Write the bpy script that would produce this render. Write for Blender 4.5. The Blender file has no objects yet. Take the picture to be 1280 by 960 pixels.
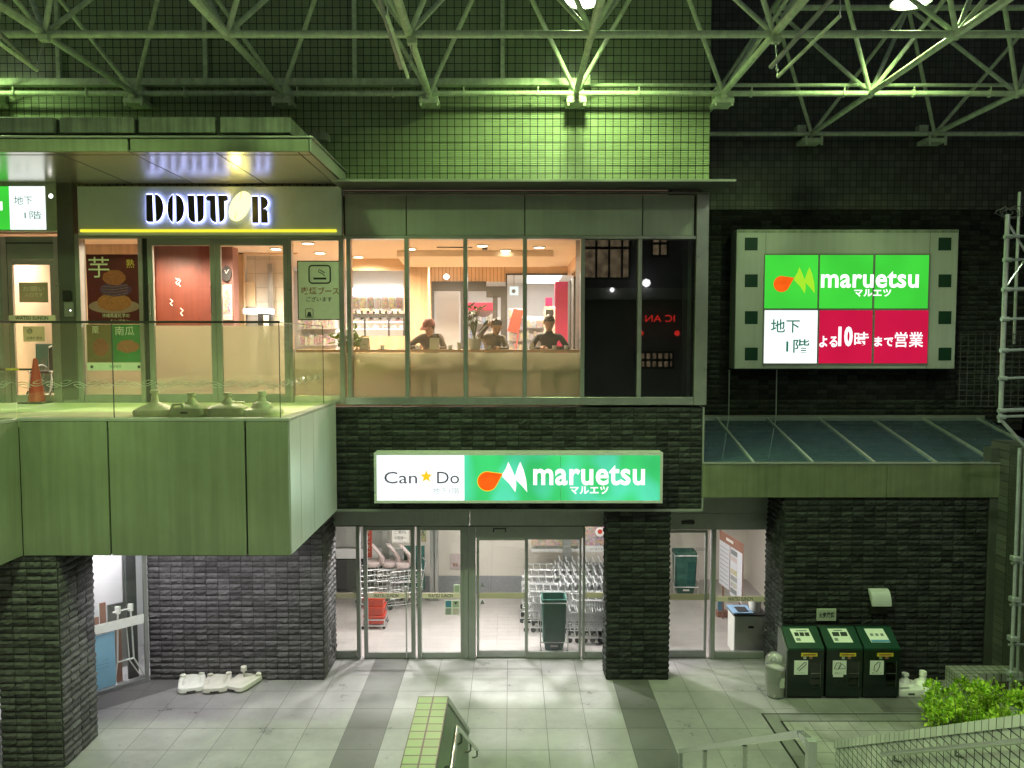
import bpy, bmesh, math, random
from mathutils import Vector, Matrix, noise as mnoise
random.seed(7)
R = math.radians
sc = bpy.context.scene
COL = sc.collection
# ------------------------------------------------------------------ camera
F = 962.0; CX, CY = 640.0, 480.0; CAMZ = 5.8
TH = math.atan(55 / F); CT, ST = math.cos(TH), math.sin(TH)
cam = bpy.data.cameras.new("Camera"); camo = bpy.data.objects.new("Camera", cam); COL.objects.link(camo)
camo.location = (0, 0, CAMZ); camo.rotation_euler = (R(90) - TH, 0, 0)
cam.sensor_width = 36; cam.lens = 36 * F / 1280; cam.clip_end = 300; cam.clip_start = 0.05
sc.camera = camo
def P(px, py, Y):
    u, v = (px - CX) / F, (CY - py) / F
    t = Y / (CT + v * ST)
    return Vector((u * t, Y, CAMZ + t * (-ST + v * CT)))
def Xp(px, py, Y): return P(px, py, Y).x
def Zp(py, Y): return P(640, py, Y).z
def G(px, py, z=0.0):
    u, v = (px - CX) / F, (CY - py) / F
    t = (z - CAMZ) / (-ST + v * CT)
    return Vector((u * t, t * (CT + v * ST), z))
def rect(px0, py0, px1, py1, Y):     # x0,x1,z0,z1 of an upright rectangle standing on the plane Y
    m = (py0 + py1) / 2
    return Xp(px0, m, Y), Xp(px1, m, Y), Zp(py1, Y), Zp(py0, Y)
# ------------------------------------------------------------------ materials
M = {}
def new_mat(name):
    m = bpy.data.materials.new(name); m.use_nodes = True
    nt = m.node_tree; nt.nodes.clear()
    out = nt.nodes.new("ShaderNodeOutputMaterial")
    return m, nt, out
def N(nt, t, **k):
    n = nt.nodes.new(t)
    for a, b in k.items():
        if a in n.inputs: n.inputs[a].default_value = b
        else: setattr(n, a, b)
    return n
def rgb(c): return (c[0], c[1], c[2], 1)
def mul(c, s): return tuple(min(1, x * s) for x in c)
def pm(name, col, rough=0.5, metal=0.0, scale=6.0, var=0.15, bump=0.0, streak=0.0, spec=0.5, rvar=0.0, bscale=None, coat=0.0, objc=False):
    m, nt, out = new_mat(name); L = nt.links.new
    b = N(nt, "ShaderNodeBsdfPrincipled"); b.inputs["Metallic"].default_value = metal
    b.inputs["Roughness"].default_value = rough; b.inputs["Specular IOR Level"].default_value = spec
    b.inputs["Coat Weight"].default_value = coat
    L(b.outputs[0], out.inputs[0])
    if objc:
        tc = N(nt, "ShaderNodeTexCoord"); pos = tc.outputs["Object"]
    else:
        g = N(nt, "ShaderNodeNewGeometry"); pos = g.outputs["Position"]
    n = N(nt, "ShaderNodeTexNoise", Scale=scale, Detail=6.0, Roughness=0.65); L(pos, n.inputs["Vector"])
    mp = N(nt, "ShaderNodeMapRange"); mp.inputs[1].default_value = 0.25; mp.inputs[2].default_value = 0.75
    mp.inputs[3].default_value = 1 - var; mp.inputs[4].default_value = 1 + var; L(n.outputs[0], mp.inputs[0])
    fac = mp.outputs[0]
    if streak:
        sm = N(nt, "ShaderNodeMapping"); sm.inputs["Scale"].default_value = (9, 9, 0.35); L(pos, sm.inputs["Vector"])
        sn = N(nt, "ShaderNodeTexNoise", Scale=1.6, Detail=5.0); L(sm.outputs[0], sn.inputs["Vector"])
        m2 = N(nt, "ShaderNodeMapRange"); m2.inputs[1].default_value = 0.35; m2.inputs[2].default_value = 0.68
        m2.inputs[3].default_value = 1.0; m2.inputs[4].default_value = 1 - streak; L(sn.outputs[0], m2.inputs[0])
        mm = N(nt, "ShaderNodeMath", operation="MULTIPLY"); L(fac, mm.inputs[0]); L(m2.outputs[0], mm.inputs[1]); fac = mm.outputs[0]
    mx = N(nt, "ShaderNodeVectorMath", operation="SCALE"); mx.inputs[0].default_value = col; L(fac, mx.inputs["Scale"])
    L(mx.outputs[0], b.inputs["Base Color"])
    if rvar:
        m3 = N(nt, "ShaderNodeMapRange"); m3.inputs[3].default_value = max(0.02, rough - rvar); m3.inputs[4].default_value = rough + rvar
        L(n.outputs[0], m3.inputs[0]); L(m3.outputs[0], b.inputs["Roughness"])
    if bump:
        bn = N(nt, "ShaderNodeTexNoise", Scale=bscale or scale * 4, Detail=5.0); L(pos, bn.inputs["Vector"])
        bp = N(nt, "ShaderNodeBump", Strength=bump, Distance=0.02); L(bn.outputs[0], bp.inputs["Height"]); L(bp.outputs[0], b.inputs["Normal"])
    M[name] = m; return m
def tilem(name, col, pw, ph, joint=0.01, jcol=(.02, .02, .02), axis="x", rough=0.35, ox=0.0, oz=0.0, rib=0, var=0.12, ribmax=99, stain=0.0, horiz="z", spec=0.5, sub=0, coarse=0):
    m, nt, out = new_mat(name); L = nt.links.new
    b = N(nt, "ShaderNodeBsdfPrincipled", Roughness=rough); b.inputs["Specular IOR Level"].default_value = spec
    L(b.outputs[0], out.inputs[0])
    g = N(nt, "ShaderNodeNewGeometry"); s = N(nt, "ShaderNodeSeparateXYZ"); L(g.outputs["Position"], s.inputs[0])
    ax = {"x": 0, "y": 1, "z": 2}
    def off(sock, o):
        a = N(nt, "ShaderNodeMath", operation="ADD"); L(sock, a.inputs[0]); a.inputs[1].default_value = o; return a.outputs[0]
    cb = N(nt, "ShaderNodeCombineXYZ"); L(off(s.outputs[ax[axis]], 40 * pw - ox), cb.inputs[0]); L(off(s.outputs[ax[horiz]], 40 * ph - oz), cb.inputs[1])
    br = N(nt, "ShaderNodeTexBrick", offset=0.0, squash=1.0)
    for k, v in (("Scale", 1.0), ("Mortar Size", joint / 2), ("Mortar Smooth", 0.1), ("Bias", 0.0), ("Brick Width", pw), ("Row Height", ph)):
        br.inputs[k].default_value = v
    br.inputs["Color1"].default_value = rgb(mul(col, 1 - var)); br.inputs["Color2"].default_value = rgb(mul(col, 1 + var)); br.inputs["Mortar"].default_value = rgb(jcol)
    L(cb.outputs[0], br.inputs["Vector"])
    n = N(nt, "ShaderNodeTexNoise", Scale=1.3, Detail=8.0, Roughness=0.7); L(g.outputs["Position"], n.inputs["Vector"])
    mp = N(nt, "ShaderNodeMapRange"); mp.inputs[1].default_value = 0.3; mp.inputs[2].default_value = 0.7
    mp.inputs[3].default_value = 1 - 0.15 - stain * 1.6; mp.inputs[4].default_value = 1.12; L(n.outputs[0], mp.inputs[0])
    vm = N(nt, "ShaderNodeVectorMath", operation="SCALE"); L(br.outputs["Color"], vm.inputs[0]); L(mp.outputs[0], vm.inputs["Scale"])
    col_out = vm.outputs[0]
    if stain:
        n2 = N(nt, "ShaderNodeTexNoise", Scale=9.0, Detail=4.0); L(g.outputs["Position"], n2.inputs["Vector"])
        m2 = N(nt, "ShaderNodeMapRange"); m2.inputs[1].default_value = 0.67; m2.inputs[2].default_value = 0.73
        m2.inputs[3].default_value = 1.0; m2.inputs[4].default_value = 0.72; L(n2.outputs[0], m2.inputs[0])
        v2 = N(nt, "ShaderNodeVectorMath", operation="SCALE"); L(col_out, v2.inputs[0]); L(m2.outputs[0], v2.inputs["Scale"]); col_out = v2.outputs[0]
        m3 = N(nt, "ShaderNodeMapRange"); m3.inputs[1].default_value = 0.35; m3.inputs[2].default_value = 0.65
        m3.inputs[3].default_value = rough - 0.12; m3.inputs[4].default_value = rough + 0.15; L(n.outputs[0], m3.inputs[0]); L(m3.outputs[0], b.inputs["Roughness"])
    L(col_out, b.inputs["Base Color"])
    inv = N(nt, "ShaderNodeMath", operation="SUBTRACT"); inv.inputs[0].default_value = 1.0; L(br.outputs["Fac"], inv.inputs[1])
    h = inv.outputs[0]
    if rib:
        w = N(nt, "ShaderNodeMath", operation="MULTIPLY"); L(s.outputs[2], w.inputs[0]); w.inputs[1].default_value = 2 * math.pi * rib
        si = N(nt, "ShaderNodeMath", operation="SINE"); L(w.outputs[0], si.inputs[0])
        lt = N(nt, "ShaderNodeMath", operation="LESS_THAN"); L(s.outputs[2], lt.inputs[0]); lt.inputs[1].default_value = ribmax
        m4 = N(nt, "ShaderNodeMath", operation="MULTIPLY"); L(si.outputs[0], m4.inputs[0]); L(lt.outputs[0], m4.inputs[1])
        m5 = N(nt, "ShaderNodeMath", operation="MULTIPLY_ADD"); L(m4.outputs[0], m5.inputs[0]); m5.inputs[1].default_value = 0.35; L(h, m5.inputs[2]); h = m5.outputs[0]
    bp = N(nt, "ShaderNodeBump", Strength=0.7, Distance=0.012); L(h, bp.inputs["Height"])
    if sub:
        bn = N(nt, "ShaderNodeTexNoise", Scale=sub, Detail=4.0); L(g.outputs["Position"], bn.inputs["Vector"])
        b2 = N(nt, "ShaderNodeBump", Strength=0.12, Distance=0.01); L(bn.outputs[0], b2.inputs["Height"]); L(bp.outputs[0], b2.inputs["Normal"]); L(b2.outputs[0], b.inputs["Normal"])
    else:
        L(bp.outputs[0], b.inputs["Normal"])
    M[name] = m; return m
def goods(name, cell=26.0, mix=.42):
    nt = M[name].node_tree; b = [n for n in nt.nodes if n.type == 'BSDF_PRINCIPLED'][0]; src = b.inputs["Base Color"].links[0].from_socket
    g = N(nt, "ShaderNodeNewGeometry"); vo = N(nt, "ShaderNodeTexVoronoi", Scale=cell); nt.links.new(g.outputs["Position"], vo.inputs["Vector"])
    mx = N(nt, "ShaderNodeMix", data_type='RGBA'); mx.inputs[0].default_value = mix; nt.links.new(src, mx.inputs[6]); nt.links.new(vo.outputs["Color"], mx.inputs[7])
    hs = N(nt, "ShaderNodeHueSaturation"); hs.inputs["Saturation"].default_value = .7; hs.inputs["Value"].default_value = .8; nt.links.new(mx.outputs[2], hs.inputs["Color"]); nt.links.new(hs.outputs[0], b.inputs["Base Color"])
def islands(name, lo=.6, hi=1.35):
    nt = M[name].node_tree; b = [n for n in nt.nodes if n.type == 'BSDF_PRINCIPLED'][0]; lk = b.inputs["Base Color"].links[0]; src = lk.from_socket
    g = N(nt, "ShaderNodeNewGeometry"); mp = N(nt, "ShaderNodeMapRange"); mp.inputs[3].default_value = lo; mp.inputs[4].default_value = hi
    nt.links.new(g.outputs["Random Per Island"], mp.inputs[0]); v = N(nt, "ShaderNodeVectorMath", operation="SCALE"); nt.links.new(src, v.inputs[0]); nt.links.new(mp.outputs[0], v.inputs["Scale"]); nt.links.new(v.outputs[0], b.inputs["Base Color"])
def glassm(name, tint=(.93, .96, .94), refl=1.6, haze=0.0, hazecol=(.6, .62, .5), minr=0.02, tfac=.5):
    m, nt, out = new_mat(name); L = nt.links.new
    tr = N(nt, "ShaderNodeBsdfTransparent"); tr.inputs[0].default_value = rgb(tint)
    gl = N(nt, "ShaderNodeBsdfGlossy", Roughness=0.015); gl.inputs[0].default_value = (1, 1, 1, 1)
    fr = N(nt, "ShaderNodeFresnel", IOR=1.5)
    mu = N(nt, "ShaderNodeMath", operation="MULTIPLY_ADD"); L(fr.outputs[0], mu.inputs[0]); mu.inputs[1].default_value = refl; mu.inputs[2].default_value = minr
    cl = N(nt, "ShaderNodeClamp"); L(mu.outputs[0], cl.inputs[0])
    base = tr.outputs[0]
    if haze:
        di = N(nt, "ShaderNodeBsdfDiffuse"); di.inputs[0].default_value = rgb(hazecol)
        tl = N(nt, "ShaderNodeBsdfTranslucent"); tl.inputs[0].default_value = rgb(hazecol)
        ad = N(nt, "ShaderNodeMixShader"); ad.inputs[0].default_value = tfac; L(di.outputs[0], ad.inputs[1]); L(tl.outputs[0], ad.inputs[2])
        mh = N(nt, "ShaderNodeMixShader"); mh.inputs[0].default_value = haze; L(tr.outputs[0], mh.inputs[1]); L(ad.outputs[0], mh.inputs[2]); base = mh.outputs[0]
    mx = N(nt, "ShaderNodeMixShader"); L(cl.outputs[0], mx.inputs[0]); L(base, mx.inputs[1]); L(gl.outputs[0], mx.inputs[2]); L(mx.outputs[0], out.inputs[0])
    M[name] = m; return m
def emit(name, col, st, var=0.0, scale=1.5, spec=True, col2=None):
    m, nt, out = new_mat(name); L = nt.links.new
    e = N(nt, "ShaderNodeEmission", Strength=st); e.inputs[0].default_value = rgb(col)
    if var:
        g = N(nt, "ShaderNodeNewGeometry"); n = N(nt, "ShaderNodeTexNoise", Scale=scale, Detail=1.0); L(g.outputs["Position"], n.inputs["Vector"])
        mp = N(nt, "ShaderNodeMapRange"); mp.inputs[1].default_value = 0.3; mp.inputs[2].default_value = 0.7; mp.inputs[3].default_value = st * (1 - var); mp.inputs[4].default_value = st * (1 + var)
        L(n.outputs[0], mp.inputs[0]); L(mp.outputs[0], e.inputs[1])
        if col2:
            n2 = N(nt, "ShaderNodeTexNoise", Scale=scale * 1.7, Detail=0.0); a2 = N(nt, "ShaderNodeVectorMath", operation="ADD"); a2.inputs[1].default_value = (5, 3, 9); L(g.outputs["Position"], a2.inputs[0]); L(a2.outputs[0], n2.inputs["Vector"]); r2 = N(nt, "ShaderNodeValToRGB"); r2.color_ramp.elements[0].position = .4; r2.color_ramp.elements[1].position = .62; r2.color_ramp.elements[0].color = rgb(col); r2.color_ramp.elements[1].color = rgb(col2); L(n2.outputs[0], r2.inputs[0]); L(r2.outputs[0], e.inputs[0])
    L(e.outputs[0], out.inputs[0]); M[name] = m; return m
# paints / metals
pm("panel", (.36, .37, .35), .42, .15, 1.2, .12, streak=.07, rvar=.08)
pm("panel_balcony", (.265, .29, .205), .42, .15, .7, .20, streak=.18, rvar=.08, bump=.03, bscale=2)
pm("panel_fascia", (.26, .30, .18), .33, .55, 1.5, .25, streak=.2, rvar=.1)
pm("panel_side", (.55, .57, .56), .4, .1, 1.2, .08, streak=.08)
pm("panel_dirty", (.36, .38, .33), .55, 0, 3, .25, streak=.45)
pm("steel", (.42, .43, .42), .3, .75, 5, .1, rvar=.08)
pm("steel_dark", (.16, .17, .16), .35, .6, 4, .15)
pm("steel_bright", (.62, .64, .63), .22, .85, 5, .1, rvar=.06)
pm("frame_grey", (.30, .31, .30), .38, .35, 3, .12)
pm("bronze_col", (.13, .14, .125), .35, .5, 2, .1)
pm("truss", (.72, .82, .60), .45, 0, 7, .25, bump=.15, streak=.15)
pm("black", (.012, .012, .012), .5, 0)
pm("dark", (.03, .03, .032), .6, 0)
pm("rubber", (.02, .02, .02), .7)
pm("white_paint", (.78, .78, .76), .45, 0, 4, .05)
pm("cream_plastic", (.70, .68, .60), .5, 0, 9, .12, bump=.08, objc=True)
pm("deck_plastic", (.92, .95, .62), .45, 0, 9, .12, bump=.06, objc=True)
pm("white_plastic", (.84, .84, .78), .45, 0, 9, .12, bump=.06, objc=True)
pm("red_plastic", (.55, .05, .03), .45, 0, 8, .12)
pm("cone_red", (.50, .035, .025), .5, 0, 8, .12)
pm("bin_green", (.006, .045, .026), .38, 0, 5, .15, rvar=.1, coat=.2)
pm("bin_body", (.005, .012, .010), .3, 0, 5, .2, rvar=.1, coat=.3)
pm("bin_grey", (.16, .165, .165), .45, .2, 5, .1)
pm("label_paper", (.74, .78, .70), .6, 0, 12, .06)
pm("ink", (.02, .03, .025), .6)
pm("ink_grey", (.2, .22, .22), .6)
pm("ink_green", (.03, .25, .14), .6)
pm("ink_brown", (.28, .09, .04), .6)
pm("yellow_tape", (.65, .52, .04), .5)
pm("blue_strip", (.08, .25, .42), .5)
pm("basket_green", (.015, .09, .075), .45, 0, 10, .15)
pm("cart_wire", (.72, .73, .74), .3, .65, 10, .1)
pm("cart_grey", (.32, .33, .34), .5, 0, 10, .1)
pm("pink_seat", (.6, .5, .5), .5, 0, 10, .08)
pm("board_blue", (.32, .62, .88), .5, 0, 3, .05)
pm("orange_wall", (.72, .51, .33), .6, 0, 1, .06)
pm("cafe_wood", (.66, .45, .27), .5, 0, 2, .12, streak=.25)
pm("cafe_ceiling", (.82, .69, .55), .8, 0, 1, .04)
pm("cafe_floor", (.5, .38, .27), .4, 0, 2, .15)
pm("red_wall", (.105, .02, .010), .5, 0, 2, .15, streak=.25)
pm("plum_wall", (.22, .11, .10), .6, 0, 2, .1)
pm("counter_face", (.60, .47, .30), .55, 0, 1.5, .06)
pm("counter_top", (.42, .28, .16), .4, 0, 4, .15)
pm("mall_wall", (.66, .67, .68), .6, 0, 1, .04)
pm("vest_wall", (.82, .77, .70), .6, 0, 1, .04)
pm("wainscot", (.30, .31, .33), .6, 0, 60, .35)
pm("shelf_red", (.6, .04, .08), .5)
pm("magenta", (.5, .02, .1), .5)
pm("glass_dark", (.01, .011, .012), .03, 0, spec=.6)
pm("skin", (.5, .3, .2), .5, 0, 10, .06)
pm("hair", (.015, .012, .01), .5, 0, 30, .3)
pm("cloth_dark", (.03, .032, .038), .8, 0, 20, .2)
pm("cloth_brown", (.10, .075, .055), .8, 0, 20, .2)
pm("cloth_grey", (.16, .145, .125), .8, 0, 20, .2)
pm("cap_red", (.3, .07, .05), .7)
pm("soil", (.03, .022, .015), .9, 0, 20, .3)
pm("stem", (.12, .14, .05), .7)
pm("soffit", (.62, .58, .5), .24, .8, 2, .06, rvar=.04)
pm("chrome_line", (.75, .9, .8), .4, .2)
pm("opp_wall", (.16, .16, .17), .7, 0, 1, .2)
pm("mesh_wire", (.05, .06, .05), .5)
pm("galv", (.48, .52, .52), .35, .6, 12, .2)
pm("moss_roof", (.06, .08, .085), .25, .1, 3, .4, streak=.3)
pm("stone_core", (.012, .012, .012), .9)
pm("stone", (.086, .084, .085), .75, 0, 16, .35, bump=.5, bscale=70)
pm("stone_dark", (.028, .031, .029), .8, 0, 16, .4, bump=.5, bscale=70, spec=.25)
pm("deck", (.74, .78, .48), .6, 0, 4, .15)
pm("slab", (.3, .3, .29), .7, 0, 2, .1)
pm("shelf", (.4, .38, .36), .6)
pm("goods_a", (.6, .35, .12), .6, 0, 25, .6)
pm("goods_b", (.45, .12, .1), .6, 0, 25, .6)
pm("goods_c", (.65, .62, .5), .6, 0, 25, .5)
pm("goods_d", (.1, .3, .6), .6, 0, 25, .5)
pm("goods_y", (.75, .6, .05), .6, 0, 25, .4)
pm("bun", (.34, .085, .04), .55, 0, 40, .45, bump=.3)
pm("bun_light", (.42, .13, .055), .55, 0, 40, .45, bump=.3)
pm("yam", (.10, .03, .11), .5, 0, 30, .6, bump=.3)
pm("poster_red", (.11, .008, .014), .5, 0, 3, .3)
pm("poster_green", (.03, .22, .06), .5, 0, 3, .2)
pm("poster_brown", (.2, .13, .05), .5, 0, 3, .3)
pm("plate", (.36, .2, .19), .4)
pm("paper", (.8, .79, .75), .6, 0, 20, .04)
pm("paper_beige", (.82, .68, .58), .6, 0, 20, .05)
pm("board_olive", (.64, .68, .74), .5, 0, 4, .06)
pm("sign_grey", (.42, .46, .38), .5, 0, 4, .06)
pm("pale_ink", (.75, .68, .55), .6)
pm("gold_ink", (.75, .5, .1), .6)
pm("brochure", (.72, .72, .78), .6, 0, 30, .12)
pm("brown_trim", (.28, .13, .09), .5)
pm("cabinet", (.85, .85, .78), .5, 0, 3, .05)
pm("cabinet_blue", (.3, .5, .75), .4)
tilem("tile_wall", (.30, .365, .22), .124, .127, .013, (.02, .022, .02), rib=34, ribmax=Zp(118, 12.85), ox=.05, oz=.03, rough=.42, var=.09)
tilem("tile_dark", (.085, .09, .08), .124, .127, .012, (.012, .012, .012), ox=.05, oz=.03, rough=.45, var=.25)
tilem("tile_dark_y", (.06, .062, .055), .06, .06, .008, (.012, .012, .012), axis="y", rough=.5, var=.2)
tilem("tile_stair_y", (.34, .36, .33), .105, .105, .012, (.015, .015, .015), axis="y", rough=.4, var=.12)
tilem("tile_stair_green", (.13, .22, .10), .125, .065, .008, (.015, .015, .015), axis="y", rough=.4)
tilem("tile_cap", (.40, .41, .38), .15, .12, .014, (.012, .012, .012), axis="x", horiz="y", rough=.35, ox=-.62 + .0)
tilem("tile_planter", (.30, .31, .27), .12, .12, .014, (.012, .012, .012), axis="x", horiz="y", rough=.45)
tilem("tile_planter_z", (.30, .31, .27), .07, .07, .01, (.012, .012, .012), axis="y", rough=.45)
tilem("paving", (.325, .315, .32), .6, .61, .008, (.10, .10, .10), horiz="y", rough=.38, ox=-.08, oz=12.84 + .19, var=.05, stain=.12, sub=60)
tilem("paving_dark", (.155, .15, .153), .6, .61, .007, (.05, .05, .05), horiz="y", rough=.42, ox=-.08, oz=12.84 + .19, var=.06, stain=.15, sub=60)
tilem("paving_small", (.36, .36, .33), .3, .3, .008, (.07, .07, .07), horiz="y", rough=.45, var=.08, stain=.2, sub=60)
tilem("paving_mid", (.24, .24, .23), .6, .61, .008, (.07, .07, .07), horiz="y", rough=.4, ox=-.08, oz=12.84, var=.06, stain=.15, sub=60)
tilem("vest_floor", (.40, .375, .36), .45, .2, .006, (.38, .35, .33), horiz="y", rough=.3, ox=-.3, var=.04, sub=30)
tilem("white_tile", (.72, .66, .56), .3, .3, .008, (.4, .36, .3), rough=.25, var=.03)
tilem("slat_wood", (.74, .50, .3), .09, 9.0, .012, (.2, .11, .06), rough=.5, var=.08)
glassm("glass", refl=1.5)
glassm("cafe_glass", tint=(.93, .95, .92), refl=1.5, haze=.07, hazecol=(.62, .58, .46))
glassm("glass_refl", tint=(.55, .58, .56), refl=2.6, minr=.1)
glassm("rail_glass", tint=(.88, .94, .89), refl=1.1, haze=.07, hazecol=(.62, .60, .44))
glassm("film", tint=(.85, .85, .8), refl=1.0, haze=.86, hazecol=(.66, .59, .42), tfac=.25)
glassm("counter_glow", tint=(.6, .58, .45), refl=0, haze=.97, hazecol=(.80, .74, .50), minr=0, tfac=.16)
glassm("rail_glass_side", tint=(.9, .95, .9), refl=.35, haze=.06, hazecol=(.62, .62, .46), minr=.01)
glassm("screen_fabric", tint=(.9, .9, .9), refl=0, haze=.75, hazecol=(.8, .78, .8), minr=0)
glassm("paper_lit", tint=(.9, .9, .9), refl=0, haze=1.0, hazecol=(.72, .66, .48), minr=0)
glassm("paper_dim", tint=(.9, .9, .9), refl=0, haze=1.0, hazecol=(.42, .38, .28), minr=0)
glassm("canopy_glass", tint=(.4, .48, .52), refl=2.2, haze=.5, hazecol=(.30, .45, .66), minr=.06)
glassm("bag", tint=(.92, .94, .92), refl=2.6, haze=.30, hazecol=(.7, .72, .66))
glassm("smoke_glass", tint=(.3, .32, .3), refl=1.5)
glassm("vine", tint=(.9, 1, .92), refl=1, haze=.8, hazecol=(.75, .8, .7))
emit("lb_green", (.05, .60, .045), 1.15, .1, 1.2); emit("lb_green2", (.05, .60, .16), 1.12, .16, 1.2, col2=(.10, .72, .42)); emit("lb_white", (.92, 1, .98), 1.25, .05)
emit("lb_red", (.62, .01, .06), 1.0, .06); emit("lb_textwhite", (1, 1, 1), 1.3); emit("lb_lime", (.38, .8, .03), 1.05)
emit("lb_orange", (1, .13, .01), 1.05, .15, 6); emit("lb_ink", (.03, .22, .13), .8); emit("lb_inkgrey", (.1, .1, .12), .8); emit("lb_paleink", (.45, .48, .48), 1)
emit("lb_yellow", (1, .6, .02), 1.1); emit("neon_yellow", (.85, .8, .05), 1.15); emit("bean", (1, .93, .38), 1.9); emit("halo", (.45, .5, 1), 1.15)
emit("halo_core", (.45, .5, 1), 6.5)
emit("lamp_face", (.95, 1, .85), 9); emit("dl", (1, .82, .58), 14); emit("tube", (1, .98, .96), 5); emit("tube_hi", (1, .97, .9), 8)
emit("opp_window", (1, .75, .45), .30, .5, 3); emit("opp_white", (1, 1, 1), 6); emit("opp_red", (1, .04, .03), 1.8)
emit("clear_bulb", (1, 1, 1), 6)
for k_ in ("goods_a", "goods_b", "goods_c", "goods_d", "goods_y"): goods(k_)
islands("stone"); islands("stone_dark", .5, 1.5)
# leaves
def leafmat():
    m, nt, out = new_mat("leaf"); L = nt.links.new
    b = N(nt, "ShaderNodeBsdfPrincipled", Roughness=.45); g = N(nt, "ShaderNodeNewGeometry")
    r = N(nt, "ShaderNodeValToRGB"); r.color_ramp.elements[0].color = (.14, .33, .015, 1); r.color_ramp.elements[1].color = (.6, .8, .09, 1)
    L(g.outputs["Random Per Island"], r.inputs[0]); nz = N(nt, "ShaderNodeTexNoise", Scale=6.0, Detail=2.0); L(g.outputs["Position"], nz.inputs["Vector"]); mr = N(nt, "ShaderNodeMapRange"); mr.inputs[1].default_value = .36; mr.inputs[2].default_value = .62; mr.inputs[3].default_value = .5; mr.inputs[4].default_value = 1.35; L(nz.outputs[0], mr.inputs[0]); vs_ = N(nt, "ShaderNodeVectorMath", operation="SCALE"); L(r.outputs[0], vs_.inputs[0]); L(mr.outputs[0], vs_.inputs["Scale"]); L(vs_.outputs[0], b.inputs["Base Color"])  # position noise paints shaded gaps between clumps into the leaf colour
    t = N(nt, "ShaderNodeBsdfTranslucent"); L(vs_.outputs[0], t.inputs[0])
    mx = N(nt, "ShaderNodeMixShader"); mx.inputs[0].default_value = .25; L(b.outputs[0], mx.inputs[1]); L(t.outputs[0], mx.inputs[2]); L(mx.outputs[0], out.inputs[0]); M["leaf"] = m
leafmat()
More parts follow.
